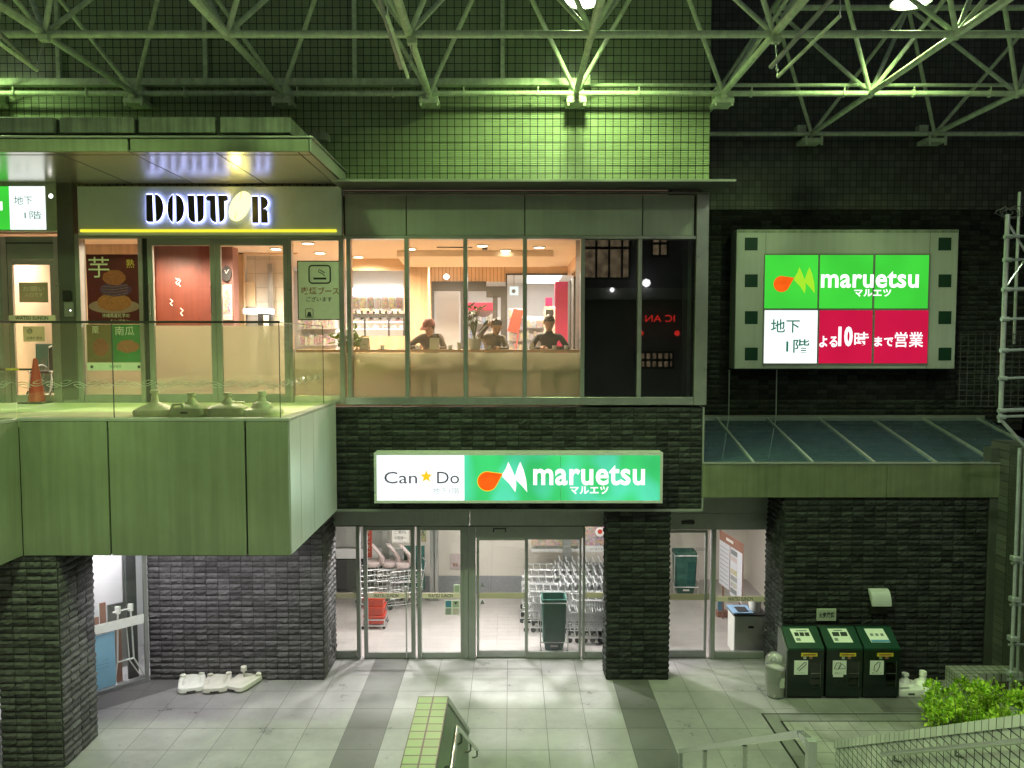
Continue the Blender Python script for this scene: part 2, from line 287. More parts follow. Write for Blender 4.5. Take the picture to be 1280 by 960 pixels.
# ------------------------------------------------------------------ mesh builder
def woff(o):
    v = Vector((0, 0, 0))
    while o: v += o.location; o = o.parent
    return v
class MB:
    def __init__(s): s.v = []; s.f = []
    def add(s, vs, fs):
        k = len(s.v); s.v += [Vector(p) for p in vs]; s.f += [tuple(i + k for i in f) for f in fs]; return s
    def box(s, x0, x1, y0, y1, z0, z1, ch=0.0):
        if x0 > x1: x0, x1 = x1, x0
        if y0 > y1: y0, y1 = y1, y0
        if z0 > z1: z0, z1 = z1, z0
        c = min(ch, (x1 - x0) * .45, (y1 - y0) * .45, (z1 - z0) * .45)
        if c <= 0:
            return s.add([(x0, y0, z0), (x1, y0, z0), (x1, y1, z0), (x0, y1, z0), (x0, y0, z1), (x1, y0, z1), (x1, y1, z1), (x0, y1, z1)],
                         [(0, 3, 2, 1), (4, 5, 6, 7), (0, 1, 5, 4), (1, 2, 6, 5), (2, 3, 7, 6), (3, 0, 4, 7)])
        bm = bmesh.new(); bmesh.ops.create_cube(bm, size=1)
        for v in bm.verts: v.co = Vector(((x0 + x1) / 2 + v.co.x * (x1 - x0), (y0 + y1) / 2 + v.co.y * (y1 - y0), (z0 + z1) / 2 + v.co.z * (z1 - z0)))
        bmesh.ops.bevel(bm, geom=bm.edges[:], offset=c, segments=1, affect='EDGES')
        bm.verts.index_update(); s.add([v.co.copy() for v in bm.verts], [[v.index for v in f.verts] for f in bm.faces]); bm.free(); return s
    def quad(s, a, b, c, d): return s.add([a, b, c, d], [(0, 1, 2, 3)])
    def ngon(s, pts): return s.add(pts, [tuple(range(len(pts)))])
    def plate(s, pts2, y0, y1):    # polygon in x,z (counter-clockwise seen from -y), front at y0, back at y1
        n = len(pts2); a = [(p[0], y0, p[1]) for p in pts2]; b = [(p[0], y1, p[1]) for p in pts2]
        return s.add(a + b, [tuple(range(n)), tuple(range(2 * n - 1, n - 1, -1))] + [(i, i + n, (i + 1) % n + n, (i + 1) % n) for i in range(n)])
    def extr(s, pts2, x0, x1):     # polygon in y,z extruded along x
        n = len(pts2); a = [(x0, p[0], p[1]) for p in pts2]; b = [(x1, p[0], p[1]) for p in pts2]
        return s.add(a + b, [tuple(range(n - 1, -1, -1)), tuple(range(n, 2 * n))] + [(i, (i + 1) % n, (i + 1) % n + n, i + n) for i in range(n)])
    def tube(s, pts, r, n=8, closed=False, r1=None):
        pts = [Vector(p) for p in pts]; rings = []; m = len(pts); up = Vector((.013, .021, 1))
        prev = None
        for i, p in enumerate(pts):
            if closed: d = (pts[(i + 1) % m] - pts[i - 1])
            elif i == 0: d = pts[1] - p
            elif i == m - 1: d = p - pts[i - 1]
            else: d = (pts[i + 1] - p).normalized() + (p - pts[i - 1]).normalized()
            d = d.normalized() if d.length > 1e-9 else Vector((0, 0, 1))
            if prev is None:
                a = d.cross(up)
                if a.length < .05: a = d.cross(Vector((1, .02, .01)))
            else: a = prev - d * prev.dot(d)
            a.normalize(); b = d.cross(a); prev = a
            rr = r if r1 is None else r + (r1 - r) * i / (m - 1)
            rings.append([p + a * (rr * math.cos(2 * math.pi * k / n)) + b * (rr * math.sin(2 * math.pi * k / n)) for k in range(n)])
        vs = [q for g in rings for q in g]; fs = []
        for i in range(m if closed else m - 1):
            j = (i + 1) % m
            for k in range(n): fs.append((i * n + k, i * n + (k + 1) % n, j * n + (k + 1) % n, j * n + k))
        if not closed: fs += [tuple(range(n - 1, -1, -1)), tuple((m - 1) * n + k for k in range(n))]
        return s.add(vs, fs)
    def loft(s, rings, c=(0, 0, 0), n=24, capb=True, capt=True):     # rings: (z, rx, ry, exponent[, dx, dy])
        vs = []; fs = []
        for rg in rings:
            z, rx, ry, e = rg[:4]; dx, dy = rg[4:6] if len(rg) > 4 else (0, 0)
            for k in range(n):
                t = 2 * math.pi * (k + .5) / n; ct, st = math.cos(t), math.sin(t)
                vs.append((c[0] + dx + rx * math.copysign(abs(ct) ** (2 / e), ct), c[1] + dy + ry * math.copysign(abs(st) ** (2 / e), st), c[2] + z))
        for i in range(len(rings) - 1):
            for k in range(n): fs.append((i * n + k, i * n + (k + 1) % n, (i + 1) * n + (k + 1) % n, (i + 1) * n + k))
        if capb: fs.append(tuple(range(n - 1, -1, -1)))
        if capt: fs.append(tuple((len(rings) - 1) * n + k for k in range(n)))
        return s.add(vs, fs)
    def disc(s, c, r, axis="y", n=24, rx=None):
        c = Vector(c); pts = []
        for k in range(n):
            t = 2 * math.pi * k / n; a, b = (rx or r) * math.cos(t), r * math.sin(t)
            pts.append(c + (Vector((a, 0, b)) if axis == "y" else Vector((a, b, 0)) if axis == "z" else Vector((0, a, b))))
        return s.ngon(pts)
    def build(s, name, mat, parent=None, smooth=False):
        me = bpy.data.meshes.new(name); o = bpy.data.objects.new(name, me); COL.objects.link(o)
        w = Vector((0, 0, 0))
        if parent is not None: w = woff(parent); o.parent = parent
        me.from_pydata([tuple(p - w) for p in s.v], [], s.f); me.materials.append(M[mat] if isinstance(mat, str) else mat)
        if smooth:
            for p in me.polygons: p.use_smooth = True
            try: me.set_sharp_from_angle(angle=R(40))
            except Exception: pass
        me.update(); return o
def thing(name, label, cat, loc=(0, 0, 0), group=None):
    o = bpy.data.objects.new(name, None); COL.objects.link(o); o.location = loc; o.empty_display_size = .1
    o['label'] = label; o['category'] = cat
    if group: o['group'] = group
    return o
def tag(o, label, cat, group=None, kind=None):
    if label: o['label'] = label
    if cat: o['category'] = cat
    if group: o['group'] = group
    if kind: o['kind'] = kind
    return o
def struct(o): o['kind'] = 'structure'; return o
KIDS = {}
def copy_tree(o, parent=None, loc=None, rz=None, label=None):
    c = o.copy(); COL.objects.link(c)
    if parent is not None: c.parent = parent
    if loc is not None: c.location = loc
    if rz is not None: c.rotation_euler = (0, 0, rz)
    if label: c['label'] = label
    for ch in list(o.children): copy_tree(ch, c)
    return c
def text(body, rc, Y, mat, name="lettering", parent=None, bold=0.0, thick=0.002, keep=False):
    cu = bpy.data.curves.new("tmp", 'FONT'); cu.body = body; cu.size = 1; cu.offset = bold; cu.space_character = 1 + bold * 2.2; cu.resolution_u = 3
    o = bpy.data.objects.new("tmp", cu); COL.objects.link(o); bpy.context.view_layer.update()
    me = bpy.data.meshes.new_from_object(o.evaluated_get(bpy.context.evaluated_depsgraph_get()))
    vs = [v.co.copy() for v in me.vertices]; fs = [tuple(p.vertices) for p in me.polygons]
    bpy.data.objects.remove(o); bpy.data.curves.remove(cu); bpy.data.meshes.remove(me)
    if not vs: return None
    x0, x1 = min(v.x for v in vs), max(v.x for v in vs); y0, y1 = min(v.y for v in vs), max(v.y for v in vs)
    a0, a1, b0, b1 = rc
    sx, sz = (a1 - a0) / (x1 - x0), (b1 - b0) / (y1 - y0)
    if keep:
        s_ = min(sx, sz); a0 += ((a1 - a0) - s_ * (x1 - x0)) / 2; b0 += ((b1 - b0) - s_ * (y1 - y0)) / 2; sx = sz = s_
    mb = MB(); mb.add([(a0 + (v.x - x0) * sx, Y, b0 + (v.y - y0) * sz) for v in vs], fs)
    return mb.build(name, mat, parent)
def light(kind, loc, col, en, rot=(0, 0, 0), size=.2, sy=None, spot=None, blend=.3, name="lamp_light"):
    l = bpy.data.lights.new(name, kind); l.color = col; l.energy = en
    if kind == 'AREA':
        l.size = size
        if sy: l.shape = 'RECTANGLE'; l.size_y = sy
    else: l.shadow_soft_size = size
    if kind == 'SPOT': l.spot_size = R(spot); l.spot_blend = blend
    o = bpy.data.objects.new(name, l); COL.objects.link(o); o.location = loc; o.rotation_euler = rot; return o
FY, DY, RY, BY = 12.85, 13.75, 15.3, 10.1
ZD = Zp(503, FY)                       # upper deck level
# ------------------------------------------------------------------ world
w = bpy.data.worlds.new("World"); sc.world = w; w.use_nodes = True; nt = w.node_tree
bg = nt.nodes["Background"]; sky = nt.nodes.new("ShaderNodeTexSky"); sky.sky_type = 'NISHITA'; sky.sun_disc = False
sky.sun_elevation = R(-2); sky.sun_rotation = R(200); nt.links.new(sky.outputs[0], bg.inputs[0]); bg.inputs[1].default_value = 0.34
sc.view_settings.view_transform = 'Standard'; sc.view_settings.look = 'None'; sc.view_settings.exposure = 0
try: sc.cycles.max_bounces = 8; sc.cycles.transparent_max_bounces = 16; sc.cycles.sample_clamp_indirect = 4; sc.cycles.caustics_reflective = False
except Exception: pass
# ------------------------------------------------------------------ split-face stone
def stone(O, U, Nn, W, H, bw=.195, bh=.098, seed=1, amp=1.0, slope=None):
    """stacked split-face blocks as real relief; O lower left seen from outside"""
    rnd = random.Random(seed); mb = MB(); O = Vector(O); U = Vector(U); Nn = Vector(Nn); Zv = Vector((0, 0, 1))
    nx = max(1, round(W / bw)); nz = max(1, round(H / bh)); bw = W / nx; bh = H / nz; g = .005
    nI, nJ = 4, 3
    for r in range(nz):
        for c in range(nx):
            u0, u1 = c * bw + g, (c + 1) * bw - g; z0, z1 = r * bh + g, (r + 1) * bh - g
            vs = []; base = .010 + .010 * rnd.random() * amp; tilt = rnd.uniform(-.006, .006); ridge = rnd.uniform(.45, .8)
            for j in range(nJ + 1):
                for i in range(nI + 1):
                    fx, fz = i / nI, j / nJ
                    edge = j in (0, nJ); side_ = i in (0, nI)
                    d = base + tilt * (fx - .5) * 2 + amp * (.014 * (1 - abs(fz - ridge) / .8) + rnd.uniform(-.011, .011))
                    if edge: d = .003 + rnd.uniform(0, .009) * amp
                    if side_: d *= .72
                    jx = 0 if i in (0, nI) else rnd.uniform(-.012, .012); jz = 0 if j in (0, nJ) else rnd.uniform(-.006, .006)
                    vs.append(O + U * (u0 + (u1 - u0) * fx + jx) + Zv * (z0 + (z1 - z0) * fz + jz) + Nn * d)
            fs = []
            for j in range(nJ):
                for i in range(nI):
                    a = j * (nI + 1) + i; fs.append((a, a + 1, a + nI + 2, a + nI + 1))
            k = len(vs)
            ring = [0, nI, nJ * (nI + 1) + nI, nJ * (nI + 1)]
            for q in ring: vs.append(vs[q] - Nn * Nn.dot(vs[q] - O))
            bot = list(range(0, nI + 1)); top = [nJ * (nI + 1) + i for i in range(nI + 1)]; lf = [j * (nI + 1) for j in range(nJ + 1)]; rt = [j * (nI + 1) + nI for j in range(nJ + 1)]
            fs.append(tuple([k, k + 1] + bot[::-1])); fs.append(tuple([k + 2, k + 3] + top)); fs.append(tuple([k + 3, k] + lf)); fs.append(tuple([k + 1, k + 2] + rt[::-1]))
            mb.add(vs, fs)
    return mb
# ------------------------------------------------------------------ ground
struct(MB().quad((-40, -30, 0), (40, -30, 0), (40, 45, 0), (-40, 45, 0)).build("ground", "paving"))
def sheet(name, pts, mat, z): return struct(MB().ngon([(p[0], p[1], z) for p in pts]).build(name, mat))
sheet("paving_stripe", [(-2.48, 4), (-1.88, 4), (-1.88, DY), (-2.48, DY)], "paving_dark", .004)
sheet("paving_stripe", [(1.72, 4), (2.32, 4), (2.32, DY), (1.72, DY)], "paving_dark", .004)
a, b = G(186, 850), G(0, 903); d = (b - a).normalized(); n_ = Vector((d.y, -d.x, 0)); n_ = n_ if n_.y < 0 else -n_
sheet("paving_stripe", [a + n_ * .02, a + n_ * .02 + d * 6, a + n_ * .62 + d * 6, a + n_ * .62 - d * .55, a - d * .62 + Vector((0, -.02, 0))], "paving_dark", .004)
e0 = G(951, 892); e1 = G(975, 902)
sheet("paving_border", [(e0.x, e0.y), (e0.x, 7), (9.5, 7), (9.5, e0.y)], "black", .004)
sheet("paving_border", [(e0.x + .03, e0.y - .03), (e0.x + .03, 7), (9.5, 7), (9.5, e0.y - .03)], "paving_mid", .008)
sheet("paving_border", [(e1.x, e1.y), (e1.x, 7), (9.5, 7), (9.5, e1.y)], "black", .012)
sheet("paving_border", [(e1.x + .03, e1.y - .03), (e1.x + .03, 7), (9.5, 7), (9.5, e1.y - .03)], "paving_small", .016)
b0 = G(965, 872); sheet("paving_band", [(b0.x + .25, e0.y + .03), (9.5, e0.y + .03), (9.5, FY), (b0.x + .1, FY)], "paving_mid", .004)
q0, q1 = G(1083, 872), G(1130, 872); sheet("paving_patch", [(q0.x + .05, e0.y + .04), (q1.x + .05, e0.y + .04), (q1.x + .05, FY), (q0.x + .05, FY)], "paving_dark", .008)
sheet("vestibule_floor", [(-4.2, DY + .05), (7.0, DY + .05), (7.0, 19.5), (-4.2, 19.5)], "vest_floor", .005)
struct(MB().box(-9.8, Xp(362, 600, BY) - .06, BY + .17, FY - .01, ZD - .12, ZD).build("balcony_deck", "deck"))
# ------------------------------------------------------------------ main walls
xL, xR = -10.0, Xp(888, 120, FY)
zTop = 14.5
zl = Zp(232, FY)                       # ledge level
t = thing("tiled_wall", "ribbed pale tile wall above the cafe windows, lit by the lamp", "wall", (0, FY, zl))
MB().box(xL, xR, FY + .02, FY + .3, zl, zTop).build("tile_facing", "tile_wall", t)
ld = MB(); zf = Zp(227, FY - .75)
ld.extr([(FY - .75, zf), (FY - .75, zf + .035), (FY + .015, zf + .06), (FY + .015, zf + .02)], Xp(428, 230, FY), Xp(920, 228, FY - .75))
ld.build("ledge", "bronze_col", t); MB().box(Xp(428, 230, FY), Xp(920, 228, FY - .75), FY - .765, FY - .7505, zf, zf + .036).build("ledge_lit_edge", "panel", t)  # underside shade and lit front line are put into these two colours
MB().box(Xp(735, 98, FY - .1) - .05, Xp(735, 98, FY - .1) + .03, FY - .16, FY - .0, Zp(102, FY - .1), Zp(94, FY - .1)).build("rail_end", "truss", t)
t = thing("wall_rail", "long pale rail with upright bars fixed across the dark tile wall", "rail", (Xp(0, 100, FY - .12), FY - .12, Zp(104, FY - .12)))
MB().box(xL, Xp(738, 100, FY - .12), FY - .15, FY - .02, Zp(107, FY - .12), Zp(98, FY - .12), .008).build("bar", "truss", t)
for px in (72, 256, 443, 628):
    x = Xp(px, 50, FY - .08); MB().box(x - .035, x + .035, FY - .1, FY - .03, Zp(98, FY - .12), Zp(-60, FY), .005).build("upright", "truss", t)
# recess wall at the right
t = thing("recessed_wall", "dark recessed wall behind the film-strip billboard, tiled above stone", "wall", (7, RY, 0))
zS = Zp(262, RY)
MB().box(xR - .1, 10.2, RY + .02, RY + .4, 4.0, 14.5).build("wall_core", "stone_core", t)
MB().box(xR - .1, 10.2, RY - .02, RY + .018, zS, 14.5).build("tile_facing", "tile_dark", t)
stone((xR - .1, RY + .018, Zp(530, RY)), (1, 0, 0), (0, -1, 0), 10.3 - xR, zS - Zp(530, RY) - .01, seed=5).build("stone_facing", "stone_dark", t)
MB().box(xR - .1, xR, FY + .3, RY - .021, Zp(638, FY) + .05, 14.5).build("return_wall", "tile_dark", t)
for px in (910, 969):
    x = Xp(px, 500, RY); MB().tube([(x, RY - .06, Zp(522, RY)), (x, RY - .06, Zp(462, RY))], .012).build("conduit", "galv", t)
# side wall far right + strip
t = thing("side_wall", "finely tiled dark side wall behind the scaffold at far right", "wall", (9.3, 12, 0))
xs = Xp(1246, 750, FY - .1)
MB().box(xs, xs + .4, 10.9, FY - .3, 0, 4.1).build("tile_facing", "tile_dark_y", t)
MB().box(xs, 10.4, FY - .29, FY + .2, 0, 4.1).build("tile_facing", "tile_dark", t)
t = thing("corner_panel", "plain dark metal corner panel at the right end of the stone wall", "panel", (8, FY, 0))
MB().box(Xp(1232, 740, FY), xs - .003, FY - .03, FY + .2, 0, Zp(560, FY)).build("panel", "bronze_col", t)
# lower stone walls
def stone_wall(name, label, x0, x1, y, z1, depth, side, mat, seed):
    t = thing(name, label, "wall", ((x0 + x1) / 2, y, 0))
    MB().box(x0, x1, y, y + depth, 0, z1).build("wall_core", "stone_core", t)
    stone((x0, y, 0), (1, 0, 0), (0, -1, 0), x1 - x0, z1, seed=seed).build("stone_facing", mat, t)
    if side in ("R", "B"): stone((x1, y, 0), (0, 1, 0), (1, 0, 0), depth, z1, seed=seed + 1).build("stone_facing", mat, t)
    if side in ("L", "B"): stone((x0, y + depth, 0), (0, -1, 0), (-1, 0, 0), depth, z1, seed=seed + 2).build("stone_facing", mat, t)
    return t
zB = Zp(638, FY)                                   # underside of the stone band
xa, xb = Xp(186, 770, FY), Xp(404, 770, FY)
stone_wall("stone_wall", "dark grey split-stone wall under the green balcony", xa, xb, FY, zB + .3, DY - FY, "R", "stone", 11)
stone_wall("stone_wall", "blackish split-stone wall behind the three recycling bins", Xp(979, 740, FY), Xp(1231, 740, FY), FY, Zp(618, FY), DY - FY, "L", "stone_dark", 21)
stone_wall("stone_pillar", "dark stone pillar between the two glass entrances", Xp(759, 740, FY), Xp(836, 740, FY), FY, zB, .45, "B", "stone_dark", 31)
px0, px1 = G(2, 956).x, G(80, 956).x
stone_wall("stone_pillar", "near dark stone pillar under the balcony at left edge", Xp(2, 900, BY + .04), Xp(78, 900, BY + .04), BY + .04, Zp(694, BY), .85, "B", "stone", 41)
# band with big sign
t = thing("stone_band", "dark split-stone band between cafe windows and entrance sign", "wall", (0, FY, zB))
bx0, bx1 = Xp(405, 575, FY), Xp(877, 575, FY); zb1 = Zp(509, FY)
MB().box(bx0, bx1, FY, DY + .3, zB, zb1).build("wall_core", "stone_core", t)
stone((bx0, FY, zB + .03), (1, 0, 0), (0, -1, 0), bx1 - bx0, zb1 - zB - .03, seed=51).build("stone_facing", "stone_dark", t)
MB().box(bx0, bx1 + .02, FY - .035, FY + .01, zB - .012, zB + .028).build("edge_trim", "frame_grey", t)
MB().box(bx1 + .002, bx1 + .03, FY - .035, FY + .2, zB + .03, zb1).build("edge_trim", "frame_grey", t)
# floor slabs + closing bodies (upper floor, cafe shell)
zC = Zp(298, FY) + .12                              # cafe ceiling
xcl, xcr = -9.5, xR - .12
t = thing("upper_floor", "upper floor slab carrying the cafe behind the facade", "floor slab", (0, 15, ZD - .3))
MB().box(xcl, xcr, FY + .32, 27, ZD - .25, ZD).build("slab", "cafe_floor", t)
# ------------------------------------------------------------------ window strip of the cafe
t = thing("window_wall", "long row of tall cafe windows with steel mullions and panels above", "window wall", (0, FY, ZD))
yF = FY - .03
zb0, zh, zt = Zp(506, yF), Zp(299, yF), Zp(244, yF)
mull = [437, 509, 582, 656, 728, 799, 869]
wx0, wx1 = Xp(431, 400, yF), Xp(885, 300, yF)
for px in mull[:-1]:
    x = Xp(px, 400, yF); MB().box(x - .035, x + .035, yF - .04, yF + .12, zb0 + .12, zh, .006).build("mullion", "steel", t)
MB().box(Xp(868, 400, yF), wx1, yF - .06, yF + .25, zb0, zt + .02, .008).build("jamb", "steel", t)
MB().box(wx0, Xp(868, 400, yF) - .003, yF - .05, yF + .14, zh, zh + .05).build("head_rail", "steel", t)
MB().box(wx0, Xp(868, 400, yF) - .003, yF - .03, yF + .14, zb0, zb0 + .13, .006).build("sill", "steel_bright", t)
sp = [431, 508, 656, 803, 868]
for i in range(4):
    MB().box(Xp(sp[i], 270, yF) + .008, Xp(sp[i + 1], 270, yF) - .008, yF - .02, yF + .1, zh + .055, zt, .004).build("spandrel", "panel", t)
MB().box(wx0, Xp(868, 400, yF) - .003, yF + .012, yF + .1, zh + .05, zt).build("spandrel_backing", "black", t)
MB().box(wx0, wx1, yF - .05, FY + .018, zt + .022, zt + .045).build("top_rail", "steel", t); MB().box(wx0, wx1, FY - .004, FY + .018, zt + .046, zf - .003).build("ledge_shadow", "black", t)  # last black strip paints the ledge's shadow onto the wall
pxs = [431] + mull
for i in range(len(pxs) - 1):
    x0, x1 = Xp(pxs[i], 400, yF) + .036, Xp(pxs[i + 1], 400, yF) - .036
    MB().quad((x0, yF + .03, zb0 + .13), (x1, yF + .03, zb0 + .13), (x1, yF + .03, zh), (x0, yF + .03, zh)).build("pane", "cafe_glass" if i < 5 else "glass_refl", t)
# dark lined bay behind the two right panes
t = thing("dark_partition", "dark partition behind the two right-hand window panes", "partition", (2.4, FY + .5, ZD))
x0 = Xp(727, 400, FY); MB().box(x0, xcr, FY + .9, FY + 1.0, ZD, zC).build("panel", "black", t); MB().box(x0 - .02, x0 + .03, FY + .15, FY + 1.0, ZD, zC).build("panel", "black", t)
# ------------------------------------------------------------------ cafe interior
t = thing("cafe_room", "warm lit cafe room of timber walls and pale ceiling", "room", (0, 16, ZD))
MB().box(xcl, xcr, FY + .31, 19.2, zC, zC + .1).build("ceiling", "cafe_ceiling", t)
MB().box(xcl, xcr, FY + .32, FY + .38, zC - .002, zC + .6).build("bulkhead", "cafe_ceiling", t)
CB = 19.0
def zc_(py, Y): return Zp(py, Y)
# slatted back wall with door opening and big shop window
def bw(px0, px1, z0, z1, mat="slat_wood", y=CB, d=.15, nm="timber_wall"):
    x0, x1 = Xp(px0, 380, y), Xp(px1, 380, y); MB().box(x0, x1, y, y + d, z0, z1).build(nm, mat, t)
bw(505, 541, ZD, zC); bw(541, 607, zc_(352, CB), zC); bw(607, 634, zc_(352, CB), zC); bw(634, 716, zc_(343, CB), zC, "orange_wall")
bw(716, 740, ZD, zC, "slat_wood")
MB().box(Xp(511, 400, 17), Xp(535, 400, 17), 17, 17.4, ZD, zC).build("column", "cafe_wood", t)
MB().box(Xp(437, 400, 17.2), Xp(511, 400, 17.2), 17.2, 17.3, Zp(338, 17.2), zC).build("bulkhead", "orange_wall", t)
# lowered ceiling wedge (curved soffit)
MB().extr([(15.6, zC - .004), (15.6, zC - .12), (16.8, zC - .22), (16.8, zC - .004)], Xp(500, 330, 16), Xp(690, 330, 16)).build("ceiling_step", "cafe_ceiling", t)
MB().box(xcl, xcl + .1, FY + .3, 27, ZD, zC).build("end_wall", "orange_wall", t)
x = Xp(722, 400, 16); MB().box(x, x + .08, 14.2, 19.0, Zp(335, 17), zC).build("side_bulkhead", "orange_wall", t)
# red panel, plum column with clock etc
t2 = thing("red_partition", "deep red lit timber partition just inside the cafe door", "partition", (-6, 14.9, ZD))
MB().box(Xp(190, 380, 14.8), Xp(272, 380, 14.8), 14.8, 14.9, ZD, zC).build("panel", "red_wall", t2)
wr = MB()
for (px, py, s) in ((221, 352, 7), (224, 353, 8), (227, 390, 8), (214, 378, 7)):
    c = P(px, py, 14.78); k = s * .009
    wr.tube([c + Vector((-.02, 0, k)), c + Vector((.03, 0, k * .4)), c + Vector((-.02, 0, -k * .3)), c + Vector((.02, 0, -k))], .008, 6)
wr.build("lettering", "white_paint", t2)
t2 = thing("wall_column", "plum brown column with a round clock inside the cafe", "column", (-5.5, 15, ZD))
MB().box(Xp(274, 380, 15), Xp(292, 380, 15), 15, 15.3, ZD, zC).build("column", "plum_wall", t2)
c = P(284, 342, 14.98)
t2 = thing("wall_clock", "dark round wall clock hung on the plum column", "clock", c)
cl = MB(); cl.loft([(0, .15, .15, 2), (.04, .15, .15, 2)], n=24); clk = MB(); clk.add([Vector((c.x + v.x * .6, c.y - v.z, c.z + v.y)) for v in cl.v], cl.f); clk.build("case", "dark", t2)
MB().tube([c + Vector((0, -.05, 0)), c + Vector((.05, -.05, .08))], .006, 5).tube([c + Vector((0, -.05, 0)), c + Vector((-.03, -.05, .06))], .006, 5).build("hand", "white_paint", t2)
c = P(284, 380, 14.97); t2 = thing("menu_banner", "narrow orange and white menu strip below the clock", "banner", c)
r0 = rect(279, 356, 290, 400, 14.97); MB().box(r0[0], r0[1], 14.96, 14.98, r0[2], r0[3]).build("sheet", "goods_c", t2); text("新商品", (r0[0] + .02, r0[1] - .02, r0[2] + .1, r0[3] - .1), 14.955, "cap_red", parent=t2) if False else MB().box(r0[0] + .03, r0[1] - .03, 14.955, 14.962, r0[2] + .12, r0[3] - .08).build("print", "goods_b", t2)
t2 = thing("kitchen_wall", "timber wall with white tiled service window behind the cafe door", "wall", (-5, 16, ZD))
MB().box(Xp(292, 380, 16), Xp(305, 380, 16), 16, 16.1, ZD, zC).build("timber_post", "cafe_wood", t2)
MB().box(Xp(305, 380, 16.1), Xp(352, 380, 16.1), 16.3, 16.4, ZD, Zp(318, 16.1)).build("tiled_panel", "white_tile", t2)
MB().box(Xp(292, 380, 16), Xp(372, 380, 16), 16.0, 16.1, Zp(318, 16), zC).build("timber_header", "orange_wall", t2)
MB().box(Xp(306, 380, 16.2), Xp(319, 380, 16.2), 16.2, 16.25, Zp(383, 16.2), Zp(352, 16.2)).build("notice", "counter_face", t2)
MB().box(Xp(337, 380, 16.2), Xp(343, 380, 16.2), 16.1, 16.2, Zp(440, 16), Zp(330, 16.2)).build("equipment", "steel", t2)
MB().box(Xp(326, 380, 16.1), Xp(338, 380, 16.1), 15.9, 16.1, Zp(470, 16), Zp(388, 16)).build("equipment", "dark", t2)
MB().box(Xp(328, 380, 15.8), Xp(334, 380, 15.8), 15.85, 15.88, Zp(420, 15.85), Zp(394, 15.85)).build("tag", "paper", t2)
MB().box(Xp(304, 388, 15.9), Xp(338, 388, 15.9), 15.9, 16.15, Zp(392, 15.9), Zp(386, 15.9)).build("shelf", "tube", t2)
t2 = thing("timber_lining", "pale timber wall lining behind the menu poster", "wall", (-7, 14, ZD))
MB().box(Xp(104, 330, 14.6), Xp(190, 330, 14.6), 14.6, 14.7, ZD, zC).build("boards", "cafe_wood", t2)
# glass entrance frame inside (dark) on back wall
t2 = thing("inner_door_frame", "dark framed sliding door in the back wall of the cafe", "door", (-1.3, CB, ZD))
fz = zc_(353, CB)
def fb(px0, px1, py0, py1, m="dark", nm="frame"):
    MB().box(Xp(px0, 380, CB), Xp(px1, 380, CB), CB - .06, CB - .005, max(ZD, Zp(py1, CB)), Zp(py0, CB), .004).build(nm, m, t2)
fb(540, 608, 352, 364); fb(576, 580, 364, 470); fb(617, 622, 370, 470); fb(608, 632, 358, 372); fb(626, 632, 372, 470); fb(616, 617, 372, 470); fb(540, 543, 364, 470)
fb(632, 634, 342, 470); fb(634, 716, 342, 344)
t2 = thing("folding_screen", "row of dark sliding screens at the right end of the cafe", "screen", (1.3, 16.5, ZD))
for k, yy in enumerate((14.6, 15.6, 16.8, 18.0)):
    x = Xp(719, 400, 16.2) + .005 * k; MB().box(x, x + .06, yy, yy + .45, ZD, Zp(344, 16.5)).build("leaf", "dark", t2); MB().box(x - .004, x + .06, yy + .46, yy + .5, ZD, Zp(344, 16.5)).build("leaf_edge", "steel_bright", t2)
# wall lamp (round)
c = P(558, 346, CB - .3); t2 = thing("globe_lamp", "round glowing globe lamp on the slatted timber wall", "lamp", c)
o = MB(); o.loft([(-.075 + .015 * k, max(.003, .075 * math.sin(math.pi * k / 10)), max(.003, .075 * math.sin(math.pi * k / 10)), 2) for k in range(11)], c); o.build("globe", "tube", t2, True)
MB().tube([c + Vector((0, .1, 0)), c + Vector((0, .31, 0))], .02).build("arm", "steel", t2)
# recessed downlights
proto = None
for (px, py) in ((448, 321), (495, 326), (513, 311), (536, 330), (603, 307), (632, 313), (674, 309), (400, 316), (345, 311), (668, 327), (470, 333), (563, 338), (612, 337), (385, 304)):
    v = (CY - py) / F; tt = (zC - .01 - CAMZ) / (-ST + v * CT); loc = Vector(((px - CX) / F * tt, tt * (CT + v * ST), zC - .01))
    if proto is None:
        proto = thing("downlight", "round recessed downlight in the cafe ceiling", "ceiling light", (0, 0, 0), "downlights in the cafe ceiling")
        MB().loft([(-.012, .12, .12, 2), (0, .13, .13, 2)], n=20).build("trim", "white_paint", proto); MB().disc((0, 0, -.015), .095, "z", 20).build("lens", "dl", proto); q = proto; q.location = loc
    else: q = copy_tree(proto, loc=loc)
for (x, y) in ((-5.2, 14.0), (-3.4, 14.6), (-3.2, 16.6), (-1.6, 15.0), (.2, 14.6), (-1.4, 17.6), (.6, 17.4), (-6.6, 13.9)):
    light('SPOT', (x, y, zC - .04), (1, .81, .60), 600, (0, 0, 0), .1, spot=165, blend=.6, name="downlight_beam")
light('SPOT', (Xp(228, 300, 14.5), 14.55, zC - .05), (1, .6, .35), 70, (0, 0, 0), .05, spot=80, blend=.5, name="downlight_beam")
